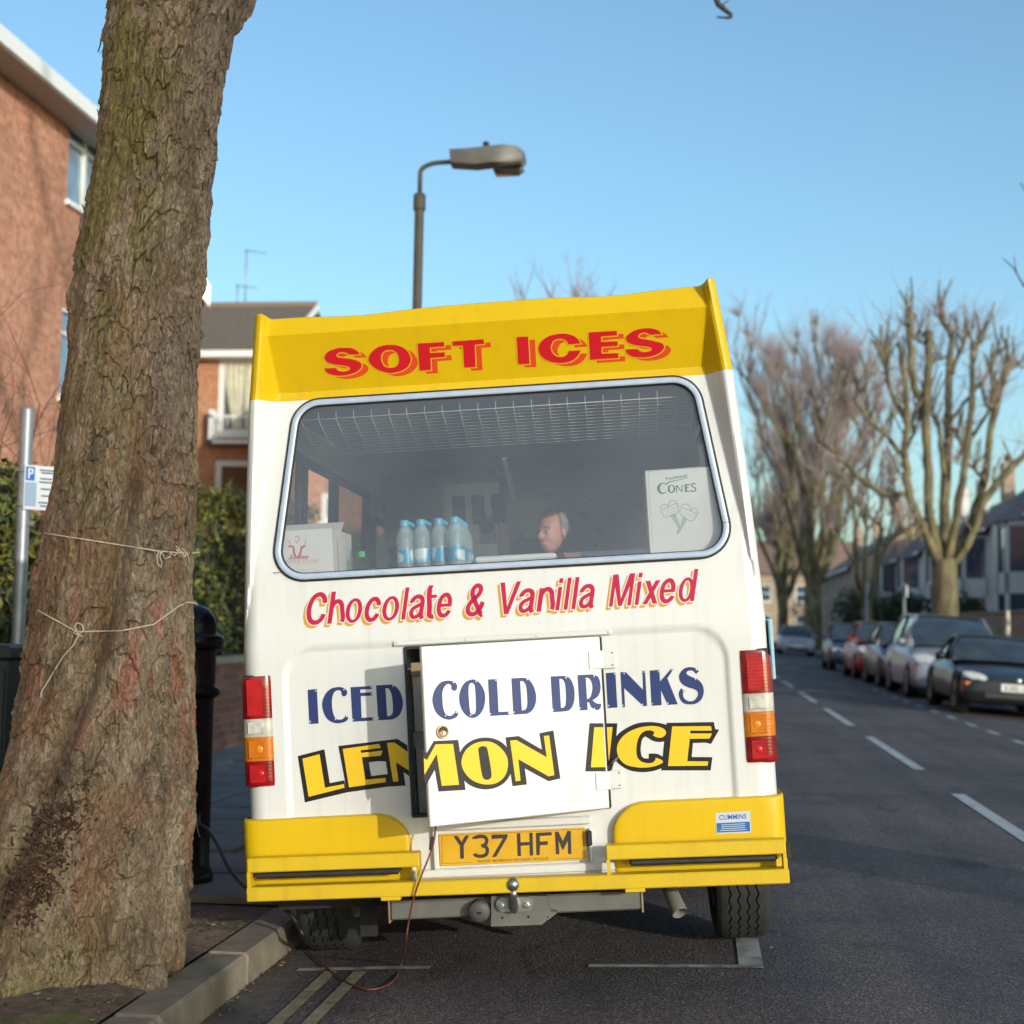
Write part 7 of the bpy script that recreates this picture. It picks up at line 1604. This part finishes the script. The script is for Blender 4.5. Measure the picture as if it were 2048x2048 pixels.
# pack of water bottles
m_pet = glass_mat('clear_bottle', (.90, .95, .96), 1.5, .05); m_cap = mat('cap_blue', (.10, .42, .62), rough=.35)
def label_mat():
    m = bpy.data.materials.new('bottle_label'); m.use_nodes = True; n = m.node_tree.nodes; l = m.node_tree.links; b_ = n['Principled BSDF']; tc = n.new('ShaderNodeTexCoord')
    gr = n.new('ShaderNodeTexNoise'); gr.inputs['Scale'].default_value = 26; gr.inputs['Detail'].default_value = 0; l.new(tc.outputs['Object'], gr.inputs['Vector']); rp = n.new('ShaderNodeValToRGB'); e = rp.color_ramp.elements
    e[0].position = .42; e[0].color = (.02, .28, .48, 1); e[1].position = .60; e[1].color = (.62, .72, .74, 1); l.new(gr.outputs[0], rp.inputs[0]); l.new(rp.outputs[0], b_.inputs['Base Color']); b_.inputs['Roughness'].default_value = .3; return m
m_lab = label_mat(); m_water = mat('water_core', (.42, .52, .55), (.60, .66, .66), scale=40, rough=.15, spec=.8)
def milky(m, c, k_):
    n = m.node_tree.nodes; l = m.node_tree.links; o = [x for x in n if x.type == 'OUTPUT_MATERIAL'][0]; src = o.inputs[0].links[0].from_socket
    df = n.new('ShaderNodeBsdfDiffuse'); df.inputs[0].default_value = (*c, 1); mx = n.new('ShaderNodeMixShader'); mx.inputs[0].default_value = k_; l.new(src, mx.inputs[1]); l.new(df.outputs[0], mx.inputs[2]); l.new(mx.outputs[0], o.inputs[0]); return m
milky(m_pet, (.62, .74, .76), .30)
def bottle(loc, first=None, label=''):
    if first is None:
        t = inside('water_bottle', loc, label, 'bottle', 'shrink wrapped water bottles in the rear window')
        MB().lathe([(.022, 0), (.0275, .004), (.028, .03), (.0265, .045), (.028, .06), (.028, .105), (.0265, .115), (.028, .125), (.027, .145), (.021, .165), (.0135, .178), (.0125, .184)], 18).build('bottle', m_pet, t)
        MB().lathe([(.0142, .180), (.0145, .196), (.013, .199), (.0001, .1995)], 14).build('cap', m_cap, t)
        MB().lathe([(.0284, .060), (.0284, .104)], 18).build('paper_label', m_lab, t)
        MB().lathe([(.0001, .003), (.024, .004), (.025, .1), (.0245, .135), (.018, .158), (.0001, .160)], 12).build('water', glass_mat('water', (.80, .88, .90), 1.33), t)
        t.scale = (1.17, 1.17, 1.17); return t
    t = copy_tree(first); t.matrix_world = VM @ Matrix.Translation(loc) @ Matrix.Rotation(random.Random(int(loc[0]*1e4)).uniform(0, 6), 4, 'Z') @ Matrix.Scale(1.17, 4); return t
b0_ = vpt((814, 1135), .16); sp_ = .0655; first = None; rn = random.Random(2)
for j in range(6):
    for i in range(4):
        if j and i < 3 and j > 3: continue
        loc = (b0_.x+i*sp_*.985+rn.uniform(-.001, .001), .135+j*sp_-(.03 if (i == 3 and j == 0) else 0)+rn.uniform(-.001, .001), CT)
        o = bottle(loc, first, 'clear water bottle with blue cap and label in the shrink wrapped pack'); first = first or o
# carton of cones with green print, on the right
zC = zoomer(1280, 920, 180); cl_ = vpt(zC((165, 1000)), .075); ct_ = vpt(zC((115, 205)), .075)
cc = inside('cone_carton', (cl_.x+.15, .075, CT), 'white carton with green print and drawn ice cream cones, right in the rear window', 'box'); HC = ct_.z-CT-.004
MB().box(-.153, .15, 0, .17, 0, HC, c=.003).build('carton', m_card, cc)
PCn = (Vector((0, .075, 0)), Vector((0, 1, 0))); L = Print((cl_.x+.15, .075, CT)); m_gr, m_pg = pm('print_green', (.08, .19, .12)), pm('print_pale_green', (.36, .46, .40))
for t, wd, ix in (('185,245 620,205 1280,150', 9, 1), ('185,245 200,700 240,1300 268,1750', 9, 1), ('1190,525 1150,507 1110,525 1110,560 1150,585 1190,610 1195,645 1160,668 1110,665 1093,640', 26, 0),
    ('440,1085 610,1010 775,940 830,1030 830,1100 780,1160 650,1200 560,1230 500,1180 440,1085', 9, 0), ('450,1060 470,980 540,955 610,1000', 9, 0), ('615,1010 640,900 710,865 780,910 800,960', 9, 0), ('470,1120 640,1050 810,1000', 7, 1), ('520,1200 650,1140 800,1090', 7, 1),
    ('880,1010 1050,1080 1210,1170 1190,1240 1120,1310 1040,1290 940,1220 860,1150 880,1010', 9, 0), ('890,1000 920,960 990,945 1060,980 1070,1080', 9, 0), ('1090,1080 1140,1045 1210,1060 1240,1120 1210,1170', 9, 0), ('880,1100 1040,1180 1190,1230', 7, 1)):
    L.put([ribbon(t, wd)], zC, PCn, .0006+.0001*ix, ix)
for t, sm_, h_ in (('575,548* 558,510 500,490 430,505 375,560 365,620 395,690 460,728 530,715 578,672* 530,692 475,700 435,650 430,590 455,530 505,507 548,528', True, None), ('555,505 620,465 760,435 900,405 1020,370 1025,380 900,417 760,452 640,482 578,522', False, None), ('765,545 800,540 890,665 890,530 910,528 912,690 895,692 790,575 800,700 780,702', False, None), ('955,525 1070,515 1072,545 1000,548 1002,585 1045,582 1047,605 1003,608 1008,665 1075,655 1078,680 965,690', False, None)):
    L.put([path(t, sm_)], zC, PCn, .0006, 0)
L.put([path('595,615 612,560 675,530 738,560 757,615 738,680 675,710 612,680', True), path('638,615 650,565 675,548 705,565 720,615 705,665 675,690 650,665', True)], zC, PCn, .0006, 0)
L.put([path('655,1180 760,1145 890,1480 850,1500 660,1210')], zC, PCn, .0005, 1); L.put([path('915,1215 1020,1265 900,1480 860,1420')], zC, PCn, .00055, 1); L.put([path('830,1440 905,1500 810,1595 775,1575')], zC, PCn, .0005, 1)
put_word(L, 'Traditional', (515, 440), (995, 362), (28, -62), zC, PCn, .0006, 0, .012)
L.done('green_print', [m_gr, m_pg], cc)
# other goods: lidded tub, green capped bottle, soft serve machine
tb0, tb1 = vpt((950, 1130), .42), vpt((1112, 1105), .42)

tub = inside('lidded_tub', ((tb0.x+tb1.x)/2, .42, CT), 'long white lidded tub on the counter in front of the seller', 'tub'); hx = (tb1.x-tb0.x)/2
MB().box(-hx+.005, hx-.005, 0, .16, 0, tb1.z-CT-.022, c=.01).build('tub', mat('tub_white', (.74, .75, .73), rough=.4), tub); MB().box(-hx, hx, -.008, .168, tb1.z-CT-.022, tb1.z-CT, c=.008).build('lid', mat('tub_lid', (.76, .77, .75), rough=.4), tub)
gq = vpt((725, 1135), .30); gb_ = inside('syrup_bottle', (gq.x, .30, CT), 'small bottle with a bright green cap beside the white box', 'bottle')
MB().lathe([(.026, 0), (.028, .004), (.028, .07), (.02, .10), (.012, .115)], 16).build('bottle', glass_mat('green_pet', (.70, .80, .68), 1.5), gb_); MB().lathe([(.0135, .113), (.0135, .135), (.0001, .136)], 12).build('cap', mat('cap_green', (.05, .45, .08), rough=.4), gb_)
ob = vpt((750, 1140), .5); sn = inside('snack_box', (ob.x-.05, .46, CT), 'orange card tray behind the green capped bottle', 'box')
MB().box(-.07, .07, 0, .10, 0, .055).build('tray', mat('tray_orange', (.50, .22, .07), (.42, .17, .06), scale=20, rough=.7), sn); MB().box(-.06, .05, .02, .09, .055, .075).build('contents', mat('tray_fill', (.35, .25, .12), rough=.8), sn)
ma = inside('soft_serve_machine', (vpt((930, 1100), 1.75).x, 1.75, .56), 'grey soft serve machine with a dial panel seen through the rear window', 'machine'); q0, q1 = vpt((880, 960), 1.7), vpt((1003, 1100), 1.7); hz_ = q0.z-.56; xl, xr = q0.x-vpt((930, 1100), 1.75).x, q1.x-vpt((930, 1100), 1.75).x
MB().box(xl, xr, 0, .55, 0, hz_, c=.02).build('cabinet', mat('machine_grey', (.40, .41, .42), (.34, .35, .37), scale=4, rough=.35, metal=.2), ma)
p0_, p1_ = vpt((957, 1031), 1.74), vpt((993, 1086), 1.74); ox = vpt((930, 1100), 1.75).x
pn = MB().box(p0_.x-ox, p1_.x-ox, -.012, 0, p1_.z-.56, p0_.z-.56, c=.003).build('panel', mat('panel_dark', (.16, .17, .20), rough=.4), ma)
MB().lathe([(.032, 0), (.032, .02), (.0001, .022)], 16, Matrix.Translation(((p0_.x+p1_.x)/2-ox, -.012, (p0_.z+p1_.z)/2-.56+.01)) @ Matrix.Rotation(R(90), 4, 'X')).build('dial', m_ctr, pn)
for i in range(3): u = xl+.05+i*.095; MB().box(u, u+.06, -.03, 0, hz_-.22, hz_-.08, c=.008).build('dispenser', m_ctr, ma)
MB().box(-.86, .10, 3.26, 3.30, 1.62, 1.79, c=.005).build('price_board', mat('board_teal', (.07, .17, .19), (.10, .22, .23), scale=3, rough=.5), van)
MB().box(-.9, .9, 3.2, 3.9, 1.10, 1.22, c=.04).build('dashboard', m_ctr, van)
for u in (-.45, .45): st_ = MB().box(u-.24, u+.24, 2.95, 3.08, .95, 1.62, c=.05); st_.box(u-.25, u+.25, 2.45, 3.05, .82, .97, c=.04); st_.box(u-.18, u+.18, 2.55, 2.95, .56, .84); st_.build('cab_seat', mat('seat_cloth', (.03, .032, .04), rough=.8), van)

# ---- the seller
hp = at((1042, 1004), Y=8.35); HL = VI @ hp                # head centre in the van's frame
def person():
    V = [(0, 0, 0), (0, 0, .22), (0, 0, .42), (.015, 0, .545), (.035, 0, .63)]; Rr = [.15, .145, .155, .058, .058]; E = [(0, 1), (1, 2), (2, 3), (3, 4)]
    def chain(root, pts, rs):
        p = root
        for q, r_ in zip(pts, rs): V.append(q); Rr.append(r_); E.append((p, len(V)-1)); p = len(V)-1
        return p
    for s in (-1, 1):
        hnd = chain(2, [(0, s*.17, .455), (.06, s*.235, .20), (.27, s*.17, .13), (.315, s*.155, .13)], [.075, .052, .032, .030])
        for k_ in range(4): f0 = s*(.13+.018*k_-.01); chain(hnd, [(.355, f0, .132), (.385-.004*abs(k_-1), f0, .122), (.405-.006*abs(k_-1), f0, .105)], [.0095, .0085, .0075])
        chain(hnd, [(.325, s*.115, .135), (.352, s*.098, .128)], [.0105, .009])
        an = chain(0, [(.02, s*.10, -.01), (.40, s*.13, .03), (.40, s*.13, -.36), (.42, s*.13, -.43), (.56, s*.14, -.455)], [.095, .065, .045, .042, .035])
    me = bpy.data.meshes.new('p'); me.from_pydata(V, E, []); o = bpy.data.objects.new('p', me); COL.objects.link(o); md = o.modifiers.new('s', 'SKIN'); o.modifiers.new('u', 'SUBSURF').levels = 1
    sv = me.skin_vertices[0].data
    for i, r_ in enumerate(Rr): sv[i].radius = (r_, r_)
    sv[0].use_root = True
    dg = bpy.context.evaluated_depsgraph_get(); ev = o.evaluated_get(dg); m2 = ev.to_mesh(); b = MB(); b.add([tuple(v.co) for v in m2.vertices], [list(p.vertices) for p in m2.polygons], True); ev.to_mesh_clear(); bpy.data.objects.remove(o)
    hc = Vector((.055, 0, .735))                           # head: cranium, face, jaw, nose, brow, cheeks, ears
    for dx, dz, r_, sx, sy, sz in ((-.012, .030, .098, 1, .80, .92), (.022, -.02, .080, .95, .82, 1.15), (.040, -.078, .050, .95, .95, .85), (.082, .015, .030, .6, 1.6, .5), (.068, -.032, .030, .7, 1.7, .9), (.088, -.068, .020, .8, 1.5, .6)): b.sphere(hc+Vector((dx, 0, dz)), r_, 20, 14, sx, sy, sz)
    b.sphere(hc+Vector((.108, 0, -.028)), .017, 12, 8, 1.1, .9, .9); b.tube([hc+Vector((.088, 0, .012)), hc+Vector((.112, 0, -.026))], [.010, .013], 8)
    for s in (-1, 1): b.sphere(hc+Vector((-.005, s*.080, -.005)), .030, 10, 8, .6, .35, 1.1)
    o = b.build('person_raw', m_ctr); rm = o.modifiers.new('r', 'REMESH'); rm.mode = 'VOXEL'; rm.voxel_size = .0065; sm_ = o.modifiers.new('c', 'SMOOTH'); sm_.iterations = 3; sm_.factor = .5
    dg = bpy.context.evaluated_depsgraph_get(); ev = o.evaluated_get(dg); me = bpy.data.meshes.new_from_object(ev); bpy.data.objects.remove(o)
    for p in me.polygons: p.use_smooth = True
    return me, hc
pme, hc = person()
fd = math.atan2(-.80, -.62)                                # looks to the left and a little towards us
PM = VM @ Matrix.Translation(HL) @ Matrix.Rotation(fd, 4, 'Z') @ Matrix.Translation(-hc)
per = empty('person', Mx=PM, label='grey haired man in a dark jacket sitting inside the van, looking sideways', cat='person')
m_skin = mat('skin', (.58, .27, .20), (.50, .21, .16), scale=9, rough=.5); m_jack = mat('jacket', (.035, .04, .05), rough=.85); m_trs = mat('trousers', (.03, .032, .045), rough=.9)
pme.materials.clear()
for m_ in (m_skin, m_jack, m_trs): pme.materials.append(m_)
bo_ = bpy.data.objects.new('body', pme); COL.objects.link(bo_); bo_.parent = per
mi = []
for p in pme.polygons:
    c = p.center; mi.append(0 if (c.z > .575 or (c.x > .275 and c.z > .08)) else (1 if c.z > .06 and c.x < .29 else 2))
pme.polygons.foreach_set('material_index', mi); pme.update()
# hair round the back and sides, brows, eyes
hr = MB(); L_ = []
for i in range(11):
    ph = -.35+i*.19; rowp = []
    for j in range(29):
        a = math.pi*(.40+1.20*j/28) if i < 8 else math.pi*(.36+1.28*j/28); rowp.append(hc+Vector((-.012+.104*math.cos(a)*math.cos(min(ph, 1.45)), .088*math.sin(a)*math.cos(min(ph, 1.45)), .030+.098*math.sin(min(ph, 1.5))+.004*math.sin(j*2.3+i))))
    L_.append(rowp)
hr.rings(L_, close=False); hr.build('hair', mat('grey_hair', (.30, .29, .27), (.18, .17, .16), scale=60, rough=.8, stretch=(1, 1, .3)), per)
for s in (-1, 1):
    ey = MB().sphere(hc+Vector((.082, s*.031, -.004)), .0115, 10, 8).build('eye', mat('eye_white', (.30, .27, .26), rough=.3), per); MB().sphere(hc+Vector((.0895, s*.031, -.004)), .0060, 8, 6).build('iris', mat('iris', (.03, .05, .06), rough=.2), ey)
    MB().tube([hc+Vector((.090, s*.012, .018)), hc+Vector((.092, s*.034, .024)), hc+Vector((.078, s*.055, .016))], [.004, .005, .003], 6).build('eyebrow', mat('brow_grey', (.14, .12, .10), rough=.9), per)
MB().tube([hc+Vector((.092, -.022, -.070)), hc+Vector((.103, 0, -.066)), hc+Vector((.092, .022, -.070))], [.003, .006, .003], 6).build('mouth', mat('lips', (.36, .11, .09), rough=.5), per)
